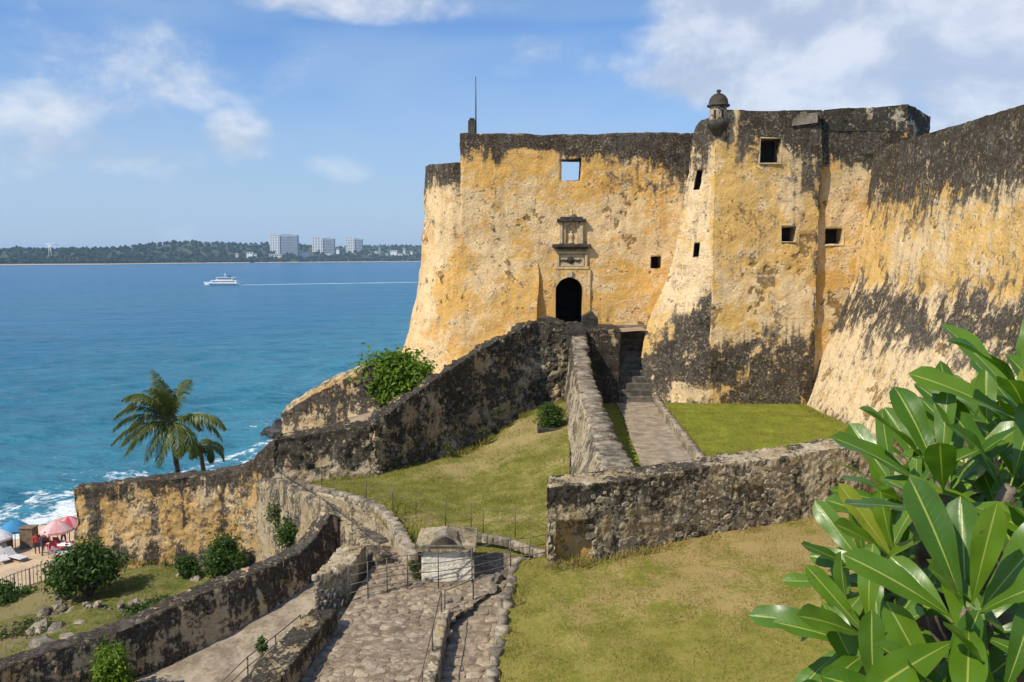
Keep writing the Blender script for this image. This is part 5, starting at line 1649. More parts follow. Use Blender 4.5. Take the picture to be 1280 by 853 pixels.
# cable along the flank wall
kp_ = [P(352, 601, 34.5), P(400, 631, 30.35), P(440, 663, 27.5), P(474, 692, 25.5)]
railing('stair_handrail', 'slender handrail along the top of the sunken stair wall', kp_, 0.34, (0.32,), 0.018, 0.016)
# rail on the lane wall
lw = [(-1.93, 22.45), (-2.0, 20.6), (-2.07, 18.8), (-2.4, 15.5)]
railing('lane_handrail', 'thin iron handrail on the narrow wall beside the sunken lane', [(a, b, float(road_z(b)) + 0.12) for a, b in lw], 0.62, (0.60,), 0.02, 0.015)
railing('lane_end_rail', 'short iron rail closing the head of the sunken lane', [(-1.86, 22.75, float(road_z(22.7))), (-1.1, 23.4, float(road_z(23.3)))], 0.62, (0.60,), 0.02, 0.015)
# ramp handrail beside the low wall
railing('ramp_handrail', 'thin handrail along the ramp below the low black topped wall', [G(376, 792, -10.55), G(345, 818, -10.75), G(310, 846, -10.9), G(270, 885, -11.2)], 0.55, (0.53, 0.28), 0.02, 0.015)
# beach fence
bfp = [(x_, 38.3, float(np.interp(x_, [-28, -23.4, -19.3], [-18.0, -15.75, -14.4]))) for x_ in np.linspace(-26, -20.2, 9)]
bf = railing('beach_fence', 'rusty picket fence between the grass bank and the beach', bfp, 1.0, (0.98, 0.15), 0.035, 0.02, 0, 'fence')
for i in range(len(bfp) - 1):
    for k in range(1, 4):
        q = np.array(tuple(bfp[i])) * (1 - k / 4) + np.array(tuple(bfp[i + 1])) * (k / 4)
        V, F = tube([q - (0, 0, .1), q + (0, 0, 1.06)], 0.016, 6)
        obj_np('picket', V, F, M['metal'], bf)


# ================================================================== loose rocks
def rock_mesh(seed, mat, sub=2):
    bm = bmesh.new(); bmesh.ops.create_icosphere(bm, subdivisions=sub, radius=0.5)
    V = np.array([v.co[:] for v in bm.verts]); F = np.array([[q.index for q in f.verts] for f in bm.faces]); bm.free()
    r_ = np.random.default_rng(seed)
    V = V * (1 + 0.55 * fbm(V + seed * 3.7, 1.6, 3)[:, None]) * r_.uniform(0.75, 1.2, 3)
    V[:, 2] = np.where(V[:, 2] < -0.25, -0.25 + 0.3 * (V[:, 2] + 0.25), V[:, 2])
    return mesh_np('rock', V, [F], mat, None, False)


rk = [rock_mesh(i, M['rock']) for i in range(6)]
rkb = [rock_mesh(20 + i, M['black_rock']) for i in range(5)]


def rock(name, me, loc, s, label, group, rz=None):
    o = put(name, me, loc, random.uniform(0, 6) if rz is None else rz, (s * random.uniform(.9, 1.3), s * random.uniform(.8, 1.1), s * random.uniform(.6, .9)))
    return tag(o, label, 'rock', group)


for px_, py_, z_, s in [(637, 722, -9.35, 0.55), (652, 716, -9.3, 0.42), (664, 722, -9.2, 0.6), (648, 730, -9.4, 0.35), (630, 734, -9.5, 0.4), (612, 742, -9.6, 0.32), (592, 748, -9.62, 0.42), (577, 752, -9.65, 0.36), (600, 756, -9.72, 0.35)]:
    rock('boulder', random.choice(rk), tuple(G(px_ - 18, py_ - 3, z_) - Vector((0, 0, 0.10))), s * 0.9, 'rough boulder in the rubble beside the recess wall and lane head', 'boulders by the recess wall')
for px_, py_, z_, s in [(45, 795, -14.4, 1.1), (20, 800, -14.6, 0.9), (70, 790, -14.2, 0.8), (60, 810, -14.3, 1.2), (85, 800, -14.1, 0.7), (10, 820, -14.7, 1.2), (100, 783, -14.1, 0.6), (78, 745, -14.2, 0.7), (72, 758, -14.3, 0.6), (225, 722, -13.95, 0.45), (245, 725, -13.9, 0.4), (55, 775, -14.4, 0.6), (118, 792, -14.1, 0.6), (30, 778, -14.6, 0.7), (92, 812, -14.1, 0.8), (130, 806, -14.0, 0.6), (150, 795, -14.0, 0.5)]:
    rock('terrace_rock', random.choice(rk), tuple(G(px_, py_, z_)), s, 'weathered rock lying on the grass terrace below the sea wall', 'rocks on the grass terrace')
for px_, py_, s in [(337, 543, 1.9), (344, 541, 2.4), (350, 546, 3.2), (330, 545, 1.2), (342, 549, 2.2), (354, 540, 3.0)]:
    q = G(px_, py_, SEA)
    rock('shore_rock', random.choice(rkb), (q.x, q.y, SEA + 0.2), s, 'black wet rock in the surf below the low bastion', 'rocks in the surf')

# little dry-stone edging on the terrace
TE = empty('terrace_edging', tuple(G(160, 768, -14.2)), 'broken row of edging stones across the grass terrace', 'edging')
te = catmull([G(60, 770, -14.35), G(100, 764, -14.15), G(160, 763, -14.05), G(215, 757, -14.0), G(245, 752, -14.0)], 80)
k_ = 0
while k_ < 79:
    s = random.uniform(.18, .48)
    for lay in range(1 + (random.random() < .5)):
        put('edging_stone', random.choice(rk), te[k_] + (random.uniform(-.1, .1), random.uniform(-.15, .15), 0.04 + lay * 0.18), random.uniform(0, 6), (s * random.uniform(.9, 1.5), s, s * .8), TE, (random.uniform(-.2, .2), 0))
    k_ += random.randint(2, 6)
# stone edging right of the hut
HE = empty('lawn_edging', tuple(G(640, 690, -9.3)), 'curved line of pale edging stones on the lawn right of the hut', 'edging')
he = catmull([G(592, 672, -9.15), G(625, 676, -9.15), G(650, 684, -9.2), G(672, 692, -9.2), G(684, 694, -9.2)], 70)
for k_ in range(0, 69, 5):
    put('edging_stone', random.choice(rub), he[k_] + (0, 0, 0.02), random.uniform(-.5, .5), (random.uniform(.24, .36), .25, .24), HE)


# ================================================================== plants
def leaf_cloud(centers, radii, n, size, rng, aspect=0.5, up=0.45, shell=0.55):
    """n leaf quads (folded along the rib) spread through several lobes"""
    centers = np.asarray(centers, float); radii = np.asarray(radii, float)
    vol = radii.prod(1) ** (2 / 3); k = rng.choice(len(centers), n, p=vol / vol.sum())
    d = rng.normal(size=(n, 3)); d /= np.linalg.norm(d, axis=1)[:, None]
    rr = rng.uniform(0, 1, n) ** shell * (0.85 + 0.3 * rng.uniform(size=n))
    rr *= 1 + 0.25 * fbm(d * 2.2 + k[:, None] * 7.1, 1.0, 2)
    c = centers[k] + d * rr[:, None] * radii[k]
    nrm_ = d * 0.7 + rng.normal(size=(n, 3)) * 0.6 + np.array((0, 0, up)); nrm_ /= np.linalg.norm(nrm_, axis=1)[:, None]
    t = np.cross(nrm_, rng.normal(size=(n, 3))); t /= np.linalg.norm(t, axis=1)[:, None]
    b = np.cross(nrm_, t)
    s = size * rng.uniform(0.6, 1.35, n)[:, None]
    base = c - t * s * .5; tip = c + t * s * .5 - nrm_ * s * .12
    l = c + b * s * aspect * .5 + nrm_ * s * .06; r_ = c - b * s * aspect * .5 + nrm_ * s * .06
    V = np.stack([base, l, tip, r_], 1).reshape(-1, 3)
    i = np.arange(n)[:, None] * 4
    F = np.concatenate([i + [0, 1, 2], i + [0, 2, 3]])
    rnd_ = np.repeat(np.clip(rng.normal(0.45, 0.25, n), 0, 1), 4)
    return V, F, rnd_


def shrub(name, label, cat, base, w_, h_, n, leaf, mat, seed, lobes=7, group=None, depth=None, trunk_h=0.12, aspect=0.5):
    rng = np.random.default_rng(seed)
    base = np.array(tuple(base), float)
    o = empty(name, base, label, cat, group)
    dpt = depth or w_
    cs, rs_ = [], []
    for i in range(lobes):
        a = rng.uniform(0, 2 * math.pi); q = rng.uniform(0.1, 0.62)
        hh = rng.uniform(0.12, 0.72)
        cs.append(base + (math.cos(a) * q * w_ * .5, math.sin(a) * q * dpt * .5, h_ * (trunk_h * 0.6 + hh * (1.05 - q * 0.35) * (1 - trunk_h * 0.6))))
        k_ = rng.uniform(0.24, 0.36)
        rs_.append((w_ * k_, dpt * k_, h_ * k_ * 0.95))
    V, F, rn = leaf_cloud(cs, rs_, n, leaf, rng, aspect)
    V[:, 2] = np.maximum(V[:, 2], base[2] - 0.05)
    obj_np('foliage', V, [F], M[mat], o, attrs={'rnd': rn}, smooth=False)
    st_ = []
    for c in cs:
        st_.append(tube([base - (0, 0, .1), base * .5 + c * .5 + (rng.uniform(-.1, .1), 0, -0.05 * h_), c], [0.045 * w_ * .5 + .01, .02 * w_ * .5 + .01, .008], 6))
    V, F = join(st_)
    obj_np('stem', V, F, M['bark'], o)
    return o


shrub('round_bush', 'largest dark green bush on the terrace before the sea wall', 'bush', G(112, 742, -14.0), 3.0, 2.6, 5200, 0.20, 'leaf_bush', 1, 11)
shrub('round_bush', 'dark bush at the right foot of the sea wall', 'bush', G(283, 722, -13.9), 2.2, 2.1, 3600, 0.17, 'leaf_bush', 2, 9)
shrub('round_bush', 'small low bush between the two larger bushes on the terrace', 'bush', G(234, 724, -13.95), 1.2, 1.15, 1500, 0.14, 'leaf_bush', 3, 6)
shrub('round_bush', 'bright green bush growing against the inside of the ramp parapet', 'bush', (P(142, 848, 21.2).x, 21.2, -11.65), 1.15, 1.95, 3000, 0.12, 'leaf_bright', 4, 11)
shrub('round_bush', 'bushy green shrub at the left edge behind the picket fence', 'bush', G(12, 756, -14.9), 1.9, 1.1, 1900, 0.15, 'leaf_bush', 5, 7)
shrub('ground_shrub', 'low spreading green shrub along the ramp parapet below the edging', 'bush', G(185, 768, -13.95), 2.6, 0.65, 2000, 0.13, 'leaf_bush', 6, 8)
shrub('ground_shrub', 'scrubby plants among rocks at the lower left of the terrace', 'bush', G(32, 800, -14.6), 2.4, 0.9, 1700, 0.13, 'leaf_dull', 7, 7)
shrub('small_tuft', 'small green tuft beside the ramp handrail', 'plant', G(327, 818, -10.7), 0.42, 0.55, 420, 0.10, 'leaf_bush', 8, 4)
shrub('creeper', 'green creeper bush on the outer face of the stair flank wall', 'creeper', G(362, 690, -11.6), 1.6, 1.5, 2200, 0.13, 'leaf_bush', 9, 8, depth=1.1)
shrub('creeper', 'yellowing creeper hanging high on the stair flank wall', 'creeper', G(350, 668, -11.3), 1.1, 1.6, 900, 0.12, 'leaf_dull', 10, 6, depth=0.7)
shrub('planter_shrub', 'clipped green shrub in the stone planter against the parapet', 'bush', ((pb0.x + pb1.x) / 2, 40.2, zt1 - .1), 1.6, 1.55, 3000, 0.13, 'leaf_bush', 11, 8)
shrub('hut_weed', 'weedy tuft between the curved wall and the hut', 'plant', G(517, 722, -9.55), 0.5, 0.7, 420, 0.10, 'leaf_dull', 12, 4)
TR_B = P(497, 500, 43.6)
shrub('spreading_tree', 'spreading bright green tree rising behind the ramp wall', 'tree', (TR_B.x, 43.6, -8.9), 4.0, 4.0, 7500, 0.24, 'leaf_bright', 13, 17, depth=3.0, trunk_h=0.72, aspect=0.6)
for i, (px_, py_, z_) in enumerate([(505, 592, -9.0), (560, 565, -8.9), (600, 545, -8.3), (625, 520, -7.8)]):
    q = P(px_, py_, [37.2, 38.8, 40.2, 41.6][i] - 0.25)
    shrub('wall_weed', 'small yellow green weed on the face of the ramp wall', 'plant', q, 0.8, 0.45, 320, 0.10, 'leaf_dull', 40 + i, 4, 'weeds on the ramp wall', depth=0.4)


# palms -------------------------------------------------------------------------
def frond(start, d0, length, droop, seed, wind=(-0.35, 0.05, -0.1)):
    rng = np.random.default_rng(seed)
    n_ = 15
    d = np.array(d0, float); d /= np.linalg.norm(d)
    pts = [np.array(start, float)]
    for i in range(n_):
        pts.append(pts[-1] + d * length / n_)
        d = d + np.array((0, 0, -droop * (0.35 + 1.5 * i / n_) / n_ * 1.6)) + np.array(wind) * 0.07
        d /= np.linalg.norm(d)
    pts = np.array(pts)
    rv, rf = tube(pts, np.linspace(0.045, 0.008, len(pts)), 5, False)
    V = [rv]; F4 = [rf[0]]; rn = [np.full(len(rv), 0.85)]; n0 = len(rv)
    quads = []
    for k in range(64):
        s = 0.10 + 0.90 * k / 63
        f = s * n_; i = min(int(f), n_ - 1); p = pts[i] + (pts[i + 1] - pts[i]) * (f - i)
        t = pts[i + 1] - pts[i]; t /= np.linalg.norm(t)
        side = np.cross(t, (0, 0, 1.0)); side /= np.linalg.norm(side) + 1e-9
        L_ = 1.05 * math.sin(math.pi * min(1, 0.16 + s * 0.80)) ** 0.7 * length / 3.4 * rng.uniform(.85, 1.1)
        for sg in (-1, 1):
            ld = side * sg * 0.75 + t * 0.65 + np.array((0, 0, -0.30)) + rng.normal(size=3) * 0.10
            ld /= np.linalg.norm(ld)
            wd = np.cross(ld, t); wd /= np.linalg.norm(wd) + 1e-9
            wd = np.cross(wd, ld) * 0.026 + wd * 0.012
            a = p; b = p + ld * L_ * .5; ld2 = ld + np.array((0, 0, -0.75)) + np.array(wind) * 0.5; ld2 /= np.linalg.norm(ld2); c = b + ld2 * L_ * .5
            V.append(np.array([a - wd * .6, a + wd * .6, b + wd, b - wd, c]))
            rn.append(np.full(5, np.clip(rng.normal(0.38, 0.2), 0, 1)))
            quads.append((n0, n0 + 1, n0 + 2, n0 + 3)); n0 += 5
    V = np.concatenate(V); q = np.array(quads)
    tri = np.stack([q[:, 3], q[:, 2], q[:, 0] + 4], 1)
    return V, [rf[0], q, tri], np.concatenate(rn)


def palm(label, base, crown, specs, seed, name='coconut_palm'):
    base = np.array(tuple(base)); crown = np.array(tuple(crown))
    o = empty(name, base, label, 'palm tree', None)
    mid_ = base * .5 + crown * .5 + np.array((0.35, 0, 0))
    pts = catmull([base - (0, 0, .3), mid_, crown], 30)
    rad = np.linspace(0.20, 0.11, 30) * (1 + 0.06 * (np.arange(30) % 2))
    V, F = tube(pts, rad, 10); obj_np('trunk', V, F, M['bark'], o)
    for i, (ax, ay, az, L_, dr) in enumerate(specs):
        V, F, rn = frond(crown + np.array((ax, ay, az)) * 0.1, (ax, ay, az), L_, dr, seed * 50 + i)
        obj_np('frond', V, F, M['leaf_palm'], o, attrs={'rnd': rn}, smooth=False)
    nuts = []
    for k in range(7):
        a = k * 0.9; c = crown + (0.24 * math.cos(a), 0.24 * math.sin(a), -0.22 + 0.06 * (k % 3))
        V, F = lathe([(0, .13), (.07, .11), (.10, .03), (.09, -.06), (0, -.13)], c, 8)
        obj_np('coconut', V, F, M['bark'], o)
    return o


specs = [(0.0, 0.0, 1, 3.0, 0.9), (0.25, 0.2, 1, 2.8, 1.3), (-0.45, 0.0, 1, 3.1, 1.2), (-0.2, -0.4, 1, 3.0, 1.2), (-0.75, -0.2, 0.8, 3.2, 1.2), (-0.1, 0.2, 1, 3.0, 1.0), (-0.35, -0.2, 1, 3.1, 1.3), (-0.2, 0.5, 1, 2.9, 1.3), (0.12, -0.3, 1, 2.8, 1.2), (-0.6, 0.1, 1, 3.2, 1.5), (-0.35, 0.3, 1.0, 2.8, 0.9),
         (-1, -0.15, 0.55, 3.2, 1.1), (-1, 0.35, 0.45, 3.0, 1.2), (-1, -0.4, 0.15, 3.2, 0.9), (-1, 0.1, -0.05, 3.1, 0.8), (-0.8, -0.5, -0.25, 2.8, 0.8), (-0.5, -0.6, 0.1, 2.9, 1.5),
         (-0.25, -0.7, -0.3, 2.6, 1.3), (0.05, -0.6, -0.4, 2.6, 1.2), (1, -0.1, 0.5, 3.4, 1.0), (1, 0.3, 0.25, 3.2, 1.2), (0.8, -0.5, 0.05, 3.0, 1.4), (0.5, -0.6, 0.15, 2.9, 1.8), (0.4, 0.7, 0.3, 2.9, 1.4), (-0.3, 0.9, 0.35, 2.9, 1.3)]
c1 = P(212, 528, 46.0); 
palm('tall windblown coconut palm rising behind the sea wall', (P(226, 620, 46.0).x, 46.0, -19.8), c1, specs, 1)
c2 = P(250, 560, 49.0)
specs2 = [(math.cos(a) * 1.0, math.sin(a) * 1.0, 0.35 + 0.5 * ((k * 7) % 5) / 5, 1.8, 1.8) for k, a in enumerate(np.linspace(0, 2 * math.pi, 9, endpoint=False))]
palm('shorter coconut palm partly hidden under the taller palm', (P(256, 640, 49.0).x, 49.0, -19.8), c2, specs2, 2)


# foreground tree with big glossy leaves --------------------------------------------
def big_leaf(name, L_, W_, curl, fold, seed):
    rng = np.random.default_rng(seed)
    nu, nv = 15, 9
    V, ac_, al_ = [], [], []
    y_ = 0.0; z_ = 0.0; ang = 0.0
    ps = []
    for i in range(nu):
        ps.append((y_, z_, ang)); ang += curl / (nu - 1)
        y_ += math.cos(ang) * L_ / (nu - 1); z_ += math.sin(ang) * L_ / (nu - 1)
    tw = rng.uniform(-.35, .35)
    for i, (yy, zz, an) in enumerate(ps):
        t = i / (nu - 1)
        # stalk, then an obovate blade with a short point
        s_q = max(0.0, (t - 0.10) / 0.90)
        prof = 0.055 if t < 0.10 else (s_q ** 0.85) * max(0.0, 1 - s_q ** 4.2) ** 0.62 / 0.66
        prof = max(prof, 0.05 if t < 0.12 else 0.02)
        hw_ = W_ / 2 * prof
        for j in range(nv):
            a = -1 + 2 * j / (nv - 1)
            lift = fold * abs(a) ** 1.3 * hw_ - 0.10 * hw_ * a * a * (1 if abs(a) > 0.6 else 0)
            wave = 0.018 * math.sin(t * 15 + seed + (2 if a > 0 else 0)) * abs(a) * (hw_ / (W_ / 2))
            x_ = a * hw_; h_ = lift + wave
            rot = tw * t
            V.append((x_ * math.cos(rot) - h_ * math.sin(rot), yy - math.sin(an) * h_, zz + math.cos(an) * h_ + x_ * math.sin(rot)))
            ac_.append(a if t > 0.1 else 0.0); al_.append(t)
    idx = np.arange(nu * nv).reshape(nu, nv)
    q = np.stack([idx[:-1, :-1], idx[:-1, 1:], idx[1:, 1:], idx[1:, :-1]], -1).reshape(-1, 4)
    return mesh_np(name, np.array(V), [q], M['plumeria'], {'across': ac_, 'along': al_}, True)


leaves = [big_leaf('leaf', 1.0, random.uniform(.22, .28), random.uniform(-.75, -.1), random.uniform(.18, .5), 500 + i) for i in range(10)]
PT_BASE = np.array((2.6, 3.6, -11.2))
PT = empty('plumeria_tree', PT_BASE, 'big glossy leaved tree filling the lower right foreground', 'tree')
fork = np.array((2.5, 3.6, -3.2))
V, F = tube(catmull([PT_BASE - (0, 0, .3), (2.75, 3.7, -7), fork], 20), np.linspace(0.22, 0.13, 20), 12)
obj_np('trunk', V, F, M['bark'], PT)
ros = [(1212, 768, 2.55, 19, 0.46, (-.25, -.55, .8)), (1178, 602, 3.05, 17, 0.47, (-.25, -.25, .95)), (1283, 505, 3.0, 16, 0.44, (-.3, -.25, .9)), (1120, 700, 3.45, 15, 0.44, (-.45, -.3, .8)),
       (1290, 640, 3.3, 15, 0.46, (0.0, -.3, .9)), (1090, 800, 3.2, 15, 0.44, (-.5, -.4, .7)), (1310, 800, 2.5, 14, 0.44, (.1, -.4, .85)), (1240, 690, 3.7, 15, 0.46, (-.1, -.2, .95)),
       (1340, 560, 3.1, 14, 0.46, (.0, -.3, .9)), (1180, 880, 2.6, 15, 0.42, (-.2, -.5, .8)), (1095, 885, 3.0, 13, 0.42, (-.4, -.4, .8)), (1260, 560, 3.9, 14, 0.46, (-.1, 0, 1)),
       (1150, 640, 4.0, 13, 0.46, (-.3, 0, .95)), (1300, 720, 3.9, 13, 0.46, (0, 0, 1)), (1190, 760, 4.1, 14, 0.46, (-.2, 0, .95)), (1130, 840, 4.2, 12, .46, (-.3, 0, .9)),
       (1085, 715, 3.6, 13, 0.44, (-.6, -.3, .7)), (1062, 785, 3.5, 12, 0.42, (-.7, -.3, .55)), (1290, 520, 3.6, 12, 0.44, (-.2, 0, .95)), (1120, 610, 3.8, 12, 0.42, (-.5, -.2, .75)), (1250, 880, 2.4, 12, .42, (0, -.4, .9)),
       (1235, 560, 3.4, 12, .43, (-.3, -.25, .9)), (1262, 610, 2.9, 12, .44, (-.1, -.4, .9)), (1200, 545, 4.0, 10, .42, (-.4, 0, .8))]
ros = [(a, b, c, round(d * 0.80), e, f) for a, b, c, d, e, f in ros]
rl = random.Random(11)
for (px_, py_, Y_, nl, LL, ax_) in ros:
    tip = np.array(tuple(P(px_, py_, Y_)))
    axv = Vector(ax_).normalized()
    midp = fork * .45 + tip * .55 + np.array((0.05, 0.1, -0.35))
    V, F = tube(catmull([fork, midp, tip - np.array(axv) * 0.22, tip], 16), np.linspace(0.085, 0.024, 16), 8)
    obj_np('branch', V, F, M['bark'], PT)
    u_ = axv.orthogonal().normalized(); v_ = axv.cross(u_)
    for k in range(nl):
        a = k * 2.39996 + rl.uniform(-.2, .2)
        f = (k + 0.5) / nl                                  # inner leaves stand up, outer ones spread
        el_ = R(78 - 74 * f + rl.uniform(-9, 9))
        out_ = (u_ * math.cos(a) + v_ * math.sin(a)).normalized()
        d_ = (out_ * math.cos(el_) + axv * math.sin(el_)).normalized()
        up_ = (axv * math.cos(el_) - out_ * math.sin(el_)).normalized()
        x_ = d_.cross(up_).normalized()
        mat_ = Matrix((x_, d_, up_)).transposed().to_4x4()
        s = 0.93 * LL * (0.70 + 0.36 * math.sin(math.pi * min(1, f + .12))) * rl.uniform(.88, 1.1)
        o = bpy.data.objects.new('leaf', rl.choice(leaves)); COL.objects.link(o); o.parent = PT
        loc = Vector(tip) - axv * (0.20 * f) + d_ * 0.015
        o.matrix_local = Matrix.Translation(loc - Vector(PT_BASE)) @ mat_ @ Matrix.Diagonal((s, s, s, 1))


back = []
acr, alo = [], []
lm = []
for me_ in leaves:
    v_ = np.array([q_.co[:] for q_ in me_.vertices]); p_ = np.array([q_.vertices[:] for q_ in me_.polygons])
    ca = np.zeros(len(v_)); me_.attributes['across'].data.foreach_get('value', ca); cb2 = np.zeros(len(v_)); me_.attributes['along'].data.foreach_get('value', cb2)
    lm.append((v_, p_, ca, cb2))
for (px_, py_, Y_) in [(1150, 720, 4.4), (1220, 640, 4.5), (1280, 570, 4.4), (1180, 820, 4.4), (1250, 780, 4.5), (1110, 770, 4.4), (1300, 690, 4.6), (1205, 580, 4.6), (1140, 670, 4.5), (1270, 860, 4.2), (1320, 800, 4.0), (1160, 600, 4.6), (1240, 530, 4.7)]:
    tip = np.array(tuple(P(px_, py_, Y_))); axv = Vector((rl.uniform(-.5, .1), rl.uniform(-.3, .1), .9)).normalized(); u_ = axv.orthogonal().normalized(); v2 = axv.cross(u_)
    for k in range(13):
        a = k * 2.39996; fq = (k + .5) / 13; el_ = R(75 - 75 * fq + rl.uniform(-9, 9))
        out_ = (u_ * math.cos(a) + v2 * math.sin(a)).normalized(); d_ = (out_ * math.cos(el_) + axv * math.sin(el_)).normalized(); up_ = (axv * math.cos(el_) - out_ * math.sin(el_)).normalized()
        mt_ = np.array(Matrix((d_.cross(up_).normalized(), d_, up_)).transposed())
        v_, p_, ca, cb2 = rl.choice(lm)
        back.append(((v_ * 0.44 * rl.uniform(.8, 1.1)) @ mt_.T + tip, [p_])); acr.append(ca); alo.append(cb2)
V, F = join(back)
o = obj_np('inner_foliage', V, F, M['plumeria'], PT, attrs={'across': np.concatenate(acr), 'along': np.concatenate(alo)}); o['kind'] = 'stuff'


# grass blades over the lawns (one mass per lawn) -------------------------------------
for V, Q, n_, hgt_, mt in LAWNS:
    rng = np.random.default_rng(len(V))
    ctr = V[Q].mean(1); area = np.linalg.norm(np.cross(V[Q[:, 1]] - V[Q[:, 0]], V[Q[:, 3]] - V[Q[:, 0]]), axis=1)
    wgt = area * np.clip(0.35 + 1.6 * (fbm(ctr * (1, 1, 0), 0.9, 3) + 0.25), 0.03, 3) / np.maximum(ctr[:, 1], 12) ** 1.5 * (ctr[:, 1] > 12)
    k = rng.choice(len(Q), n_, p=wgt / wgt.sum())
    a, b = rng.uniform(size=(2, n_, 1))
    q = V[Q[k]]
    c = (q[:, 0] * (1 - a) + q[:, 1] * a) * (1 - b) + (q[:, 3] * (1 - a) + q[:, 2] * a) * b
    th = rng.uniform(0, 2 * math.pi, n_); h_ = hgt_ * rng.uniform(.5, 1.6, n_)
    w_ = 0.14 * h_ + 0.004
    side = np.stack([np.cos(th), np.sin(th), 0 * th], 1) * w_[:, None]
    lean = np.stack([rng.normal(0, .5, n_), rng.normal(0, .5, n_), np.ones(n_)], 1) * h_[:, None]
    Vg = np.stack([c - side - (0, 0, .01), c + side - (0, 0, .01), c + lean], 1).reshape(-1, 3)
    Fg = np.arange(n_ * 3).reshape(-1, 3)
    o = obj_np('grass', Vg, [Fg], M[mt], None, None, {'rnd': np.repeat(np.clip(rng.normal(.5, .28, n_), 0, 1), 3)}, False)
    o['kind'] = 'stuff'


# longer grass where the mower does not reach, and weeds in the paving joints
def fringe(lines, per_m, hgt_, mt, seed, spread=0.16, clump=0.35):
    rng = np.random.default_rng(seed); cs = []
    for ln_ in lines:
        ln_ = np.array([tuple(p) for p in ln_], float); L_ = np.linalg.norm(np.diff(ln_, axis=0), axis=1); n_ = int(L_.sum() * per_m)
        c_ = np.concatenate([[0], np.cumsum(L_)]); t_ = rng.uniform(0, c_[-1], n_)
        p_ = np.stack([np.interp(t_, c_, ln_[:, k]) for k in range(3)], 1)
        keep = perlin(p_ * 1.3 + seed) > -clump * rng.uniform(0, 1, n_) 
        p_ = p_[keep]; p_[:, :2] += rng.normal(0, spread, (len(p_), 2)); cs.append(p_)
    c = np.concatenate(cs); n_ = len(c)
    th = rng.uniform(0, 2 * math.pi, n_); h_ = hgt_ * rng.uniform(.4, 1.5, n_); w_ = 0.07 * h_ + 0.004
    side = np.stack([np.cos(th), np.sin(th), 0 * th], 1) * w_[:, None]
    lean = np.stack([rng.normal(0, .45, n_), rng.normal(0, .45, n_), np.ones(n_)], 1) * h_[:, None]
    Vg = np.stack([c - side - (0, 0, .04), c + side - (0, 0, .04), c + lean], 1).reshape(-1, 3)
    o = obj_np('grass', Vg, [np.arange(n_ * 3).reshape(-1, 3)], M[mt], None, None, {'rnd': np.repeat(np.clip(rng.normal(.45, .28, n_), 0, 1), 3)}, False)
    o['kind'] = 'stuff'


fringe([[(x_, y_ - 0.22, -8.98) for x_, y_ in e_front], [(p[0] + 0.25, p[1], p[2] + 0.1) for p in ke[80:]]], 170, 0.15, 'blade_dry', 3)
fringe([[(p[0], p[1] - 0.15, p[2]) for p in f_pts], [(67 / FPX * y_ - 0.12, y_, -8.9 + 0.05 * (y_ - 30)) for y_ in (36, 40, 44)], [(p[0] + 0.45, p[1], p[2] - 0.08) for p in MS[::16]]], 140, 0.16, 'blade', 4)
fringe([[(7.7, 45.0, UP), (13.5, 44.95, UP)], [(13.8, 45.3, UP), (15.3, 45.0, UP), (15.3, 33, UP)], [(p[0] + 0.40, p[1], UP) for p in kp[::20]]], 140, 0.13, 'blade', 5)
fringe([[(x_, 38.0 + 0.0 * x_, -14.0) for x_ in (-19.5, -15, -11)]], 120, 0.22, 'blade', 6, 0.2)
rngw = random.Random(9)
fringe([[(x_, y_, float(road_z(y_)) + .0), (x_ + rngw.uniform(-.2, .2), y_ + .2, float(road_z(y_)))] for x_, y_ in [(rngw.uniform(-5, -2.1), rngw.uniform(18.8, 25)) for _ in range(60)]], 90, 0.05, 'blade', 7, 0.05)

# ================================================================== far shore
def shore_depth(px): return np.interp(px, [-400, 0, 130, 320, 520, 900], [1950, 2050, 2200, 2700, 3300, 4200])


def far_land():
    pxs = np.linspace(-900, 1100, 420)
    sky_l = np.interp(pxs, [-900, -100, 0, 60, 140, 200, 240, 290, 340, 420, 520, 700, 1100], [312, 311, 311, 310, 309, 303, 300.5, 303, 304, 307, 306, 305, 306])
    rows, F = [], []
    prof = [(0.0, 0.0), (0.02, 0.02), (0.06, 0.10), (0.2, 0.35), (0.45, 0.72), (0.8, 1.0), (1.2, 0.8), (1.8, 0.1)]
    V = []
    for d_, hfrac in prof:
        for px_, sy in zip(pxs, sky_l):
            Y0 = float(shore_depth(px_)); Y_ = Y0 * (1 + 0.22 * d_) + 20 * d_
            q = P(px_, 330, Y_)
            top = P(px_, sy, Y0 * 1.2).z
            V.append((q.x, Y_, SEA - 0.3 + (top - SEA - 9) * hfrac))
    V = np.array(V); n_ = len(pxs)
    idx = np.arange(len(V)).reshape(len(prof), n_)
    q = np.stack([idx[:-1, :-1], idx[:-1, 1:], idx[1:, 1:], idx[1:, :-1]], -1).reshape(-1, 4)
    V[:, 2] += np.where(V[:, 2] > SEA + 2, 3.0 * fbm(V, 0.006, 3), 0)
    return V, q


fm_ = simple('far_ground', (0.03, 0.045, 0.018), (0.07, 0.085, 0.03), 0.02, bump=0.0)
V, q = far_land()
o = obj_np('far_shore', V, [q], fm_, None, (0, 2500, SEA)); o['kind'] = 'structure'
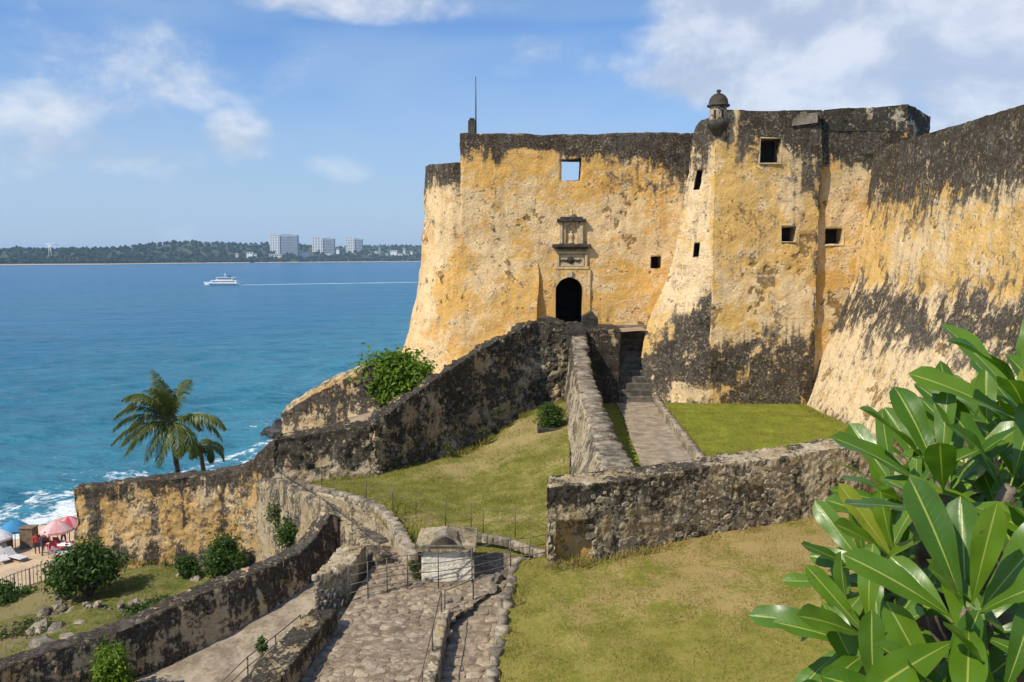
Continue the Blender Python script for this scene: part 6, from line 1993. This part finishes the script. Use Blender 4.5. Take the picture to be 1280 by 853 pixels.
# wooded cover: one mass of crowns
bm = bmesh.new(); bmesh.ops.create_icosphere(bm, subdivisions=1, radius=1.0)
iv = np.array([v.co[:] for v in bm.verts]); ifc = np.array([[k.index for k in f.verts] for f in bm.faces]); bm.free()
rng = np.random.default_rng(77)
FV, FF, FR = [], [], []
ntree = 9000
Vq = V[q]
sel = rng.choice(len(q), ntree)
a, b = rng.uniform(size=(2, ntree, 1))
cc = (Vq[sel][:, 0] * (1 - a) + Vq[sel][:, 1] * a) * (1 - b) + (Vq[sel][:, 3] * (1 - a) + Vq[sel][:, 2] * a) * b
m_ok = (cc[:, 2] > SEA + 1.0)
cc = cc[m_ok]; ntree = len(cc)
rr = rng.uniform(4, 9, ntree)
hh = rng.uniform(6, 13, ntree)
noise_ = 1 + 0.35 * rng.normal(size=(ntree, len(iv), 1)).clip(-1, 1)
TVs = cc[:, None] + iv[None] * noise_ * np.stack([rr, rr, hh * .62], 1)[:, None] + np.array((0, 0, 1))[None, None] * (hh * .45)[:, None, None]
TF = (np.arange(ntree) * len(iv))[:, None, None] + ifc[None]
o = obj_np('far_woodland', TVs.reshape(-1, 3), [TF.reshape(-1, 3)], M['far_leaf'], None, (0, 2500, SEA), {'rnd': np.repeat(np.clip(rng.normal(.45, .3, ntree), 0, 1), len(iv))}, False)
o['kind'] = 'stuff'
# beaches on the far shore
for pa, pb, wd in ((-60, 312, 14), (318, 1000, 34)):
    pxs = np.linspace(pa, pb, 60)
    rows = []
    for off, z_ in ((-wd, SEA - .3), (-wd * .3, SEA + 1.0), (wd * .6, SEA + 2.2), (wd * 1.6, SEA + 2.0)):
        rows.append([(P(x_, 330, float(shore_depth(x_)) + off).x, float(shore_depth(x_)) + off, z_) for x_ in pxs])
    s = Shell(); s.face(rows, 30); V = np.concatenate(s.V); Q = np.concatenate(s.Q)
    o = obj_np('far_beach', V, [Q], M['sand'], None); o['kind'] = 'structure'

tw_l = simple('tower_light', (0.74, 0.74, 0.71), (0.82, 0.82, 0.79), 0.05, bump=0.0)
tw_d = simple('tower_grey', (0.28, 0.31, 0.34), (0.36, 0.39, 0.42), 0.05, bump=0.0)  # bluish grey of the two-tone towers, also roof plant
tw_w = simple('tower_window', (0.05, 0.07, 0.10), (0.10, 0.12, 0.16), 0.05, rough=0.3, bump=0.0)
tw_c = simple('cream_house', (0.60, 0.52, 0.42), (0.70, 0.64, 0.54), 0.05, bump=0.0)


def tower(label, px0, px1, py_top, Y_, split, floors, setback=0.0, name='apartment_tower', group=None):
    a = P(px0, py_top, Y_); b = P(px1, py_top, Y_)
    z0 = SEA + 4
    o = empty(name, ((a.x + b.x) / 2, Y_ + 12, z0), label, 'building', group)
    sx_ = a.x + (b.x - a.x) * split
    V, F = box(a.x, sx_, Y_, Y_ + 24, z0, a.z); obj_np('wing', V, F, tw_l, o, smooth=False)
    V, F = box(sx_ + 0.2, b.x, Y_ + 3, Y_ + 26, z0, a.z - setback); obj_np('wing', V, F, tw_d, o, smooth=False)
    fh = (a.z - z0) / floors
    for k in range(floors):
        zz = z0 + k * fh
        nb = 4
        for j in range(nb):
            xa = a.x + (sx_ - a.x) * (j + .18) / nb; xb = a.x + (sx_ - a.x) * (j + .82) / nb
            V, F = box(xa, xb, Y_ - 0.25, Y_ + .3, zz + fh * .3, zz + fh * .78); obj_np('window', V, F, tw_w, o, smooth=False)
        V, F = box(sx_ + 1.2, b.x - 1.0, Y_ + 2.7, Y_ + 3.2, zz + fh * .35, zz + fh * .72)
        if zz + fh < a.z - setback: obj_np('window', V, F, tw_w, o, smooth=False)
    V, F = join([box(a.x + 1, a.x + (sx_ - a.x) * .6, Y_ + 6, Y_ + 14, a.z, a.z + 3.5), box(sx_ + 4, sx_ + (b.x - sx_) * .6, Y_ + 10, Y_ + 18, a.z - setback, a.z - setback + 4)])
    obj_np('roof_plant', V, F, tw_d, o, smooth=False)
    return o


tower('tallest pale apartment tower with dark wing on the far shore', 337, 371, 294, 2960, 0.36, 16)
tower('middle grey apartment tower of the three on the far shore', 390, 417, 297.5, 3160, 0.5, 15, 3)
tower('rightmost slim apartment tower of the three on the far shore', 432, 452, 298, 3300, 0.55, 14, 4)


def house(label, px_, py_, Y_, w_, d_, h_, mat, group=None, roof=True):
    Y_ = float(shore_depth(px_)) * 1.025 + 0.12 * (Y_ - 2400)
    q = P(px_, py_, Y_)
    z0 = q.z - h_
    o = empty('waterfront_house', (q.x, Y_, z0), label, 'house', group)
    V, F = box(q.x - w_ / 2, q.x + w_ / 2, Y_, Y_ + d_, z0 - 12, q.z); obj_np('wall', V, F, mat, o, smooth=False)
    V, F = box(q.x - w_ / 2 - 1, q.x + w_ / 2 + 1, Y_ - 1, Y_ + d_ + 1, q.z, q.z + 1.2); obj_np('roof', V, F, tw_l if mat is not tw_l else tw_c, o, smooth=False)
    n_ = max(2, int(w_ / 8))
    for k in range(n_):
        xa = q.x - w_ / 2 + w_ * (k + .25) / n_; xb = q.x - w_ / 2 + w_ * (k + .75) / n_
        V, F = box(xa, xb, Y_ - .25, Y_ + .2, q.z - h_ * .6, q.z - h_ * .25); obj_np('window', V, F, tw_w, o, smooth=False)
    return o


hs = [(296, 315, 2430, 16, 10, 8), (312, 313.5, 2460, 22, 12, 9), (319, 315.5, 2440, 14, 10, 7), (344, 316, 2560, 40, 14, 9), (380, 313, 2750, 36, 14, 9), (393, 318, 2740, 18, 12, 14), (410, 315, 2760, 30, 14, 22), (399, 323, 2680, 14, 10, 7),
      (422, 309.5, 2980, 24, 14, 9), (446, 316, 2900, 20, 12, 8), (470, 312, 3080, 18, 12, 10), (492, 311, 3150, 26, 12, 9), (505, 309, 3180, 14, 12, 16), (514, 312, 3120, 18, 12, 10), (474, 303.5, 3250, 9, 9, 30), (462, 316, 3000, 22, 12, 8), (483, 315, 3000, 16, 12, 9), (499, 315, 3000, 26, 12, 8), (509, 316, 3000, 18, 12, 8)]
for i, (a, b, c, d, e, f) in enumerate(hs):
    kk = (0.45, 0.9, 0.6, 1.0, 0.7, 0.5, 0.8, 0.55)[i % 8]; d *= kk; f *= (0.5 + 0.4 * kk); e *= 0.7; b += 2.2
    o = house('small pale building among trees along the far waterfront' if i not in (6, 14) else ('cream five storey block between two apartment towers' if i == 6 else 'thin dark spire like block right of the towers'), a, b, c, d, e, f, tw_c if i % 3 == 0 or i == 6 else (tw_d if i == 14 else tw_l), 'pale buildings on the far shore' if i not in (6, 14) else None)
# harbour crane
q = P(62, 306.5, 2300)
CR = empty('harbour_crane', (q.x, 2300, SEA + 20), 'tiny pale crane above the trees of the far shore', 'crane')
V, F = join([tube([(q.x - 4, 2300, SEA + 15), (q.x - 1.5, 2300, q.z)], 1.0, 5), tube([(q.x + 4, 2300, SEA + 15), (q.x + 1.5, 2300, q.z)], 1.0, 5)]); obj_np('tower', V, F, tw_l, CR)
V, F = tube([(q.x - 10, 2300, q.z + 3), (q.x + 22, 2300, q.z + 1)], 1.0, 5); obj_np('jib', V, F, tw_l, CR)

# ================================================================== ferry
BX, BYY = BOAT.x, BOAT.y
FE = empty('ferry', (BX, BYY, SEA), 'white passenger ferry with two decks crossing the bay', 'ferry')
Lh = 26.0


def hull():
    V, F = [], []
    secs = 14
    for i in range(secs):
        t = i / (secs - 1); x_ = BX - Lh / 2 + Lh * t
        bw = 3.1 * min(1, (t / 0.28) ** 0.7 if t < 0.28 else 1.0)
        sheer = 0.9 * (1 - t) ** 2
        for hw_, z_ in ((0.55, -0.6), (0.85, 0.2), (1.0, 1.5 + sheer)):
            fl_ = -1.2 * (1 - t) ** 3 * (z_ / 2)
            V.append((x_ + fl_, BYY - bw * hw_, SEA + z_))
        for hw_, z_ in ((1.0, 1.5 + sheer), (0.85, 0.2), (0.55, -0.6)):
            fl_ = -1.2 * (1 - t) ** 3 * (z_ / 2)
            V.append((x_ + fl_, BYY + bw * hw_, SEA + z_))
    for i in range(secs - 1):
        for k in range(5):
            F.append((i * 6 + k, (i + 1) * 6 + k, (i + 1) * 6 + k + 1, i * 6 + k + 1))
    F.append(tuple(range(4))); F.append((0, 3, 4, 5)); e = (secs - 1) * 6; F.append((e, e + 1, e + 2, e + 3)); F.append((e, e + 3, e + 4, e + 5))
    return np.array(V), [np.array(F)]


V, F = hull(); obj_np('hull', V, F, M['steel_white'], FE, smooth=False)
V, F = box(BX - 9, BX + 12.9, BYY - 3.16, BYY + 3.16, SEA + 0.55, SEA + 0.8); obj_np('hull_stripe', V, F, M['ship_blue'], FE, smooth=False)
V, F = prism([(BX - 9.5, BYY - 2.7, SEA + 1.4), (BX + 11.5, BYY - 2.7, SEA + 1.4), (BX + 11.5, BYY - 2.7, SEA + 3.6), (BX - 7.5, BYY - 2.7, SEA + 3.6)], (0, 5.4, 0)); cb_ = obj_np('main_deck', V, F, M['steel_white'], FE, smooth=False)
V, F = prism([(BX - 4.5, BYY - 2.5, SEA + 3.6), (BX + 8.5, BYY - 2.5, SEA + 3.6), (BX + 8.5, BYY - 2.5, SEA + 5.6), (BX - 3.0, BYY - 2.5, SEA + 5.6)], (0, 5.0, 0)); ud_ = obj_np('upper_deck', V, F, M['steel_white'], FE, smooth=False)
V, F = box(BX - 3.6, BX + 10.5, BYY - 2.8, BYY + 2.8, SEA + 5.6, SEA + 5.85); obj_np('sun_roof', V, F, M['steel_white'], FE, smooth=False)
for k in range(12):
    xa = BX - 6.8 + k * 1.45
    V, F = box(xa, xa + 1.0, BYY - 2.75, BYY - 2.4, SEA + 2.2, SEA + 3.1); obj_np('window', V, F, M['ship_glass'], cb_, smooth=False)
for k in range(8):
    xa = BX - 2.9 + k * 1.38
    V, F = box(xa, xa + 1.05, BYY - 2.55, BYY - 2.2, SEA + 4.2, SEA + 5.2); obj_np('window', V, F, M['ship_glass'], ud_, smooth=False)
V, F = join([tube([(BX + 2, BYY, SEA + 5.8), (BX + 2.4, BYY, SEA + 9.2)], 0.16, 6), tube([(BX + 1.2, BYY, SEA + 7.8), (BX + 3.4, BYY, SEA + 7.9)], 0.10, 6)]); obj_np('mast', V, F, M['steel_white'], FE)
V, F = bbox(BX + 4.5, BX + 6.5, BYY - 1, BYY + 1, SEA + 5.85, SEA + 7.4, .2); obj_np('funnel', V, F, M['ship_blue'], FE, smooth=False)

# ================================================================== beach
def cloth(name, c):
    return simple(name, c, tuple(min(1, x * 1.15) for x in c), 2.0, rough=0.9, bump=0.1)


c_blue, c_pink, c_red, c_white, c_wood = cloth('blue_canvas', (0.04, 0.20, 0.36)), cloth('pink_canvas', (0.55, 0.27, 0.26)), cloth('red_cloth', (0.45, 0.05, 0.07)), cloth('white_canvas', (0.72, 0.70, 0.68)), simple('weathered_wood', (0.12, 0.08, 0.05), (0.22, 0.16, 0.10), 4.0)
c_lounge = cloth('pale_lounger', (0.50, 0.47, 0.45))
SANDZ = lambda q: q


def sand_at(px_, py_):
    """sand height by its distance from the wash"""
    z_ = SEA + 0.9
    for _ in range(6):
        q = G(px_, py_, z_)
        d_ = -((q.x - SH_A.x) * sh_n.x + (q.y - SH_A.y) * sh_n.y)
        z_ = SEA + float(np.interp(d_, [-8, -0.5, 4, 12, 24, 60], [-0.9, -0.12, 0.45, 1.0, 1.5, 2.0]))
    return q


def parasol(label, px_, py_, r_, h_, mat, mat2=None):
    q = sand_at(px_, py_)
    o = empty('beach_umbrella', tuple(q), label, 'umbrella', None)
    V, F = tube([(q.x, q.y, q.z - .2), (q.x + 0.08, q.y, q.z + h_)], 0.03, 7); obj_np('pole', V, F, c_wood, o)
    n_ = 8
    for k in range(n_):
        a0_, a1_ = 2 * math.pi * k / n_, 2 * math.pi * (k + 1) / n_
        rows_ = []
        for t in np.linspace(0, 1, 6):
            rr_ = r_ * t; zz = q.z + h_ - 0.62 * t ** 1.6
            am = (a0_ + a1_) / 2
            rows_.append([(q.x + rr_ * math.cos(a0_), q.y + rr_ * math.sin(a0_), zz), (q.x + rr_ * .955 * math.cos(am), q.y + rr_ * .955 * math.sin(am), zz + .02 - .10 * t * 0), (q.x + rr_ * math.cos(a1_), q.y + rr_ * math.sin(a1_), zz)])
        rows_.append([(x_, y__, z__ - 0.16) for x_, y__, z__ in rows_[-1]])
        g = np.array(rows_); idx = np.arange(21).reshape(7, 3)
        qd = np.stack([idx[:-1, :-1], idx[:-1, 1:], idx[1:, 1:], idx[1:, :-1]], -1).reshape(-1, 4)
        obj_np('canopy_panel', g.reshape(-1, 3), [qd], mat if k % 2 == 0 or mat2 is None else mat2, o, smooth=False)
    return o


parasol('blue beach umbrella near the wash at the left edge', 19, 684, 1.08, 2.05, c_blue)
parasol('faded pink and white beach umbrella left of the sea wall end', 72, 688, 1.15, 2.2, c_pink, cloth('faded_pink', (0.60, 0.38, 0.36)))
parasol('red beach umbrella half hidden behind the end of the sea wall', 87, 682, 1.1, 2.2, c_red, c_pink)
parasol('white beach umbrella cut by the left edge of the picture', -4, 695, 1.1, 2.0, c_white)


def table(px_, py_, label):
    q = sand_at(px_, py_)
    o = empty('beach_table', tuple(q), label, 'table', 'tables on the beach')
    V, F = bbox(q.x - .5, q.x + .5, q.y - .4, q.y + .4, q.z + .66, q.z + .72, .015); obj_np('table_top', V, F, c_white, o, smooth=False)
    for a in (-.42, .42):
        for b in (-.32, .32):
            V, F = tube([(q.x + a, q.y + b, q.z - .1), (q.x + a, q.y + b, q.z + .66)], .025, 6); obj_np('leg', V, F, c_wood, o)


def chair(px_, py_, rz, mat, label, group):
    q = sand_at(px_, py_)
    o = empty('beach_chair', tuple(q), label, 'chair', group)
    o.rotation_euler[2] = rz
    def ap(nm, vf, m_):
        V, F = vf
        link(nm, mesh_np(nm, V, F, m_, None, False), o)
    ap('seat', bbox(-.25, .25, -.25, .25, .38, .43, .015), mat)
    V, F = bbox(-.25, .25, .20, .25, .43, .92, .015); V[:, 1] += (V[:, 2] - .43) * .25; ap('backrest', (V, F), mat)
    for a in (-.22, .22):
        for b in (-.22, .22): ap('leg', tube([(a, b, -.08), (a, b, .39)], .02, 6), c_wood)


def lounger(px_, py_, rz, label):
    q = sand_at(px_, py_)
    o = empty('sun_lounger', tuple(q), label, 'sun lounger', 'loungers on the beach'); o.rotation_euler[2] = rz
    def ap(nm, vf, m_):
        V, F = vf
        link(nm, mesh_np(nm, V, F, m_, None, False), o)
    ap('bed', bbox(-.32, .32, -.6, .75, .30, .36, .02), c_lounge)
    V, F = bbox(-.32, .32, .72, 1.35, .30, .36, .02); V[:, 2] += np.maximum(0, V[:, 1] - .75) * .8; ap('backrest', (V, F), c_lounge)
    for a in (-.28, .28):
        for b in (-.5, .7): ap('leg', tube([(a, b, -.08), (a, b, .31)], .025, 6), c_wood)


table(70, 690, 'small white table under the pink umbrella'); table(84, 692, 'small white table under the red umbrella')
for k, (a, b, rz) in enumerate([(62, 689, 1.2), (77, 692, -1.0), (80, 688, 2.4), (66, 694, 0.3), (90, 690, -2.0), (74, 685, 3.0)]):
    chair(a, b, rz, c_red, 'red beach chair drawn up to the tables beside the sea wall', 'red chairs at the beach tables')
for k, (a, b, rz) in enumerate([(12, 699, 0.9), (24, 702, 1.1), (4, 704, 0.8), (86, 697, 2.2), (92, 695, 2.0)]):
    lounger(a, b, rz, 'pale sun lounger on the sand near the umbrellas')
# low dark hut posts / windbreak screens
for (a, b, w_, h_, lb) in ((37, 684, 1.0, 1.5, 'dark stacked crates beside the blue umbrella'), (4, 690, 1.1, 1.3, 'dark wooden chest at the left edge of the beach')):
    q = sand_at(a, b)
    o = empty('wooden_locker', tuple(q), lb, 'locker')
    V, F = bbox(q.x - w_ / 2, q.x + w_ / 2, q.y - .4, q.y + .4, q.z - .05, q.z + h_, .04); obj_np('body', V, F, c_wood, o, smooth=False)
    V, F = bbox(q.x - w_ / 2 - .05, q.x + w_ / 2 + .05, q.y - .45, q.y + .45, q.z + h_ + .002, q.z + h_ + .08, .02); obj_np('lid', V, F, c_wood, o, smooth=False)


# people: one continuous skinned body, clothing colour by height ------------------
skin_c = (0.16, 0.085, 0.05)


def person_mat(name, top, bottom):
    m, n = new_mat(name)
    h_ = n.sep(n.node('ShaderNodeTexCoord').outputs['Object'])[2]
    col = n.mix(n.m('GREATER_THAN', h_, 0.92), bottom, top)
    col = n.mix(n.m('GREATER_THAN', h_, 1.42), col, skin_c)
    col = n.mix(n.m('LESS_THAN', h_, 0.42), col, skin_c)
    col = n.mix(n.m('GREATER_THAN', h_, 1.64), col, (0.012, 0.010, 0.008))
    n.out(n.principled(col, 0.85)); return m


def person(px_, py_, rz, top, bottom, label, bend=0.0):
    q = sand_at(px_, py_)
    J_ = [(0, 0, .98), (0, 0, 1.18), (0, -.02 - bend * .2, 1.40), (0, -.03 - bend * .3, 1.50), (0, -.05 - bend * .35, 1.62), (0, -.05 - bend * .35, 1.72),
          (.19, -bend * .2, 1.40), (.26, .02, 1.14), (.27, -.10, .90), (-.19, -bend * .2, 1.40), (-.27, .0, 1.14), (-.24, -.16, .94),
          (.10, 0, .92), (.12, -.06, .50), (.12, .02, .08), (.13, -.14, .03), (-.10, 0, .92), (-.12, .08, .50), (-.12, .16, .08), (-.13, .02, .03)]
    E = [(0, 1), (1, 2), (2, 3), (3, 4), (4, 5), (2, 6), (6, 7), (7, 8), (2, 9), (9, 10), (10, 11), (0, 12), (12, 13), (13, 14), (14, 15), (0, 16), (16, 17), (17, 18), (18, 19)]
    rad = [.15, .14, .15, .06, .10, .085, .07, .045, .035, .07, .045, .035, .10, .07, .045, .035, .10, .07, .045, .035]
    me = bpy.data.meshes.new('person'); me.from_pydata(J_, E, []); me.update()
    o = bpy.data.objects.new('person', me); COL.objects.link(o)
    o.location = q; o.rotation_euler[2] = rz
    o.modifiers.new('skin', 'SKIN'); o.modifiers.new('sub', 'SUBSURF').levels = 1
    o.modifiers['sub'].render_levels = 1
    for i, r_ in enumerate(rad): me.skin_vertices[0].data[i].radius = (r_, r_ * .8)
    me.skin_vertices[0].data[0].use_root = True
    me.materials.append(person_mat('clothes', top, bottom))
    return tag(o, label, 'person')


person(47, 694, 0.5, (0.5, 0.06, 0.06), (0.05, 0.05, 0.08), 'person in red top and dark trousers walking on the beach')
person(54, 695, 2.6, (0.03, 0.03, 0.035), (0.04, 0.04, 0.05), 'person in black clothes standing beside the one in red', 0.5)
person(80, 684, 1.0, (0.6, 0.55, 0.5), (0.3, 0.06, 0.06), 'person in white shirt standing behind the beach tables')
person(60, 683, -2.0, (0.5, 0.12, 0.12), (0.5, 0.45, 0.4), 'person in pink top standing left of the pink umbrella')

# ================================================================== labels by place
def ordinal(k, n_):
    w_ = ['leftmost', 'second from the left', 'third from the left', 'fourth from the left', 'fifth from the left', 'sixth from the left', 'seventh from the left', 'eighth from the left', 'ninth from the left',
          'tenth from the left', 'eleventh from the left', 'twelfth from the left', 'thirteenth from the left', 'fourteenth from the left', 'fifteenth from the left', 'sixteenth from the left', 'seventeenth from the left']
    return 'rightmost' if k == n_ - 1 else w_[k]


for grp, phrase in (('boulders by the recess wall', 'rough boulder by the recess wall and lane head, %s'), ('rocks on the grass terrace', 'weathered rock on the grass terrace, %s'),
                    ('rocks in the surf', 'black wet rock in the surf, %s'), ('loungers on the beach', 'pale sun lounger on the sand, %s'), ('weeds on the ramp wall', 'yellow green weed on the ramp wall, %s'),
                    ('pale buildings on the far shore', 'small pale house among trees on the far shore, %s'), ('red chairs at the beach tables', 'red beach chair at the tables beside the sea wall, %s')):
    mem = sorted([o_ for o_ in scene.objects if o_.get('group') == grp], key=lambda o_: o_.location.x / o_.location.y)
    for k, o_ in enumerate(mem): o_['label'] = phrase % ordinal(k, len(mem))

# ================================================================== air
hz = bpy.data.materials.new('sea_air'); hz.use_nodes = True
hn = NT(hz.node_tree)
pv = hn.node('ShaderNodeVolumePrincipled')
pv.inputs['Color'].default_value = (0.55, 0.77, 1.0, 1)
pv.inputs['Density Attribute'].default_value = ''
hz.cycles.homogeneous_volume = True
pv.inputs['Density'].default_value = 0.00009
oo = hn.node('ShaderNodeOutputMaterial'); hn.t.links.new(pv.outputs[0], oo.inputs['Volume'])
V, F = box(-9800, 9800, -200, 9800, SEA - 2.5, 75)
o = obj_np('haze', V, F, hz, None, (0, 0, 0), None, False); o['kind'] = 'stuff'
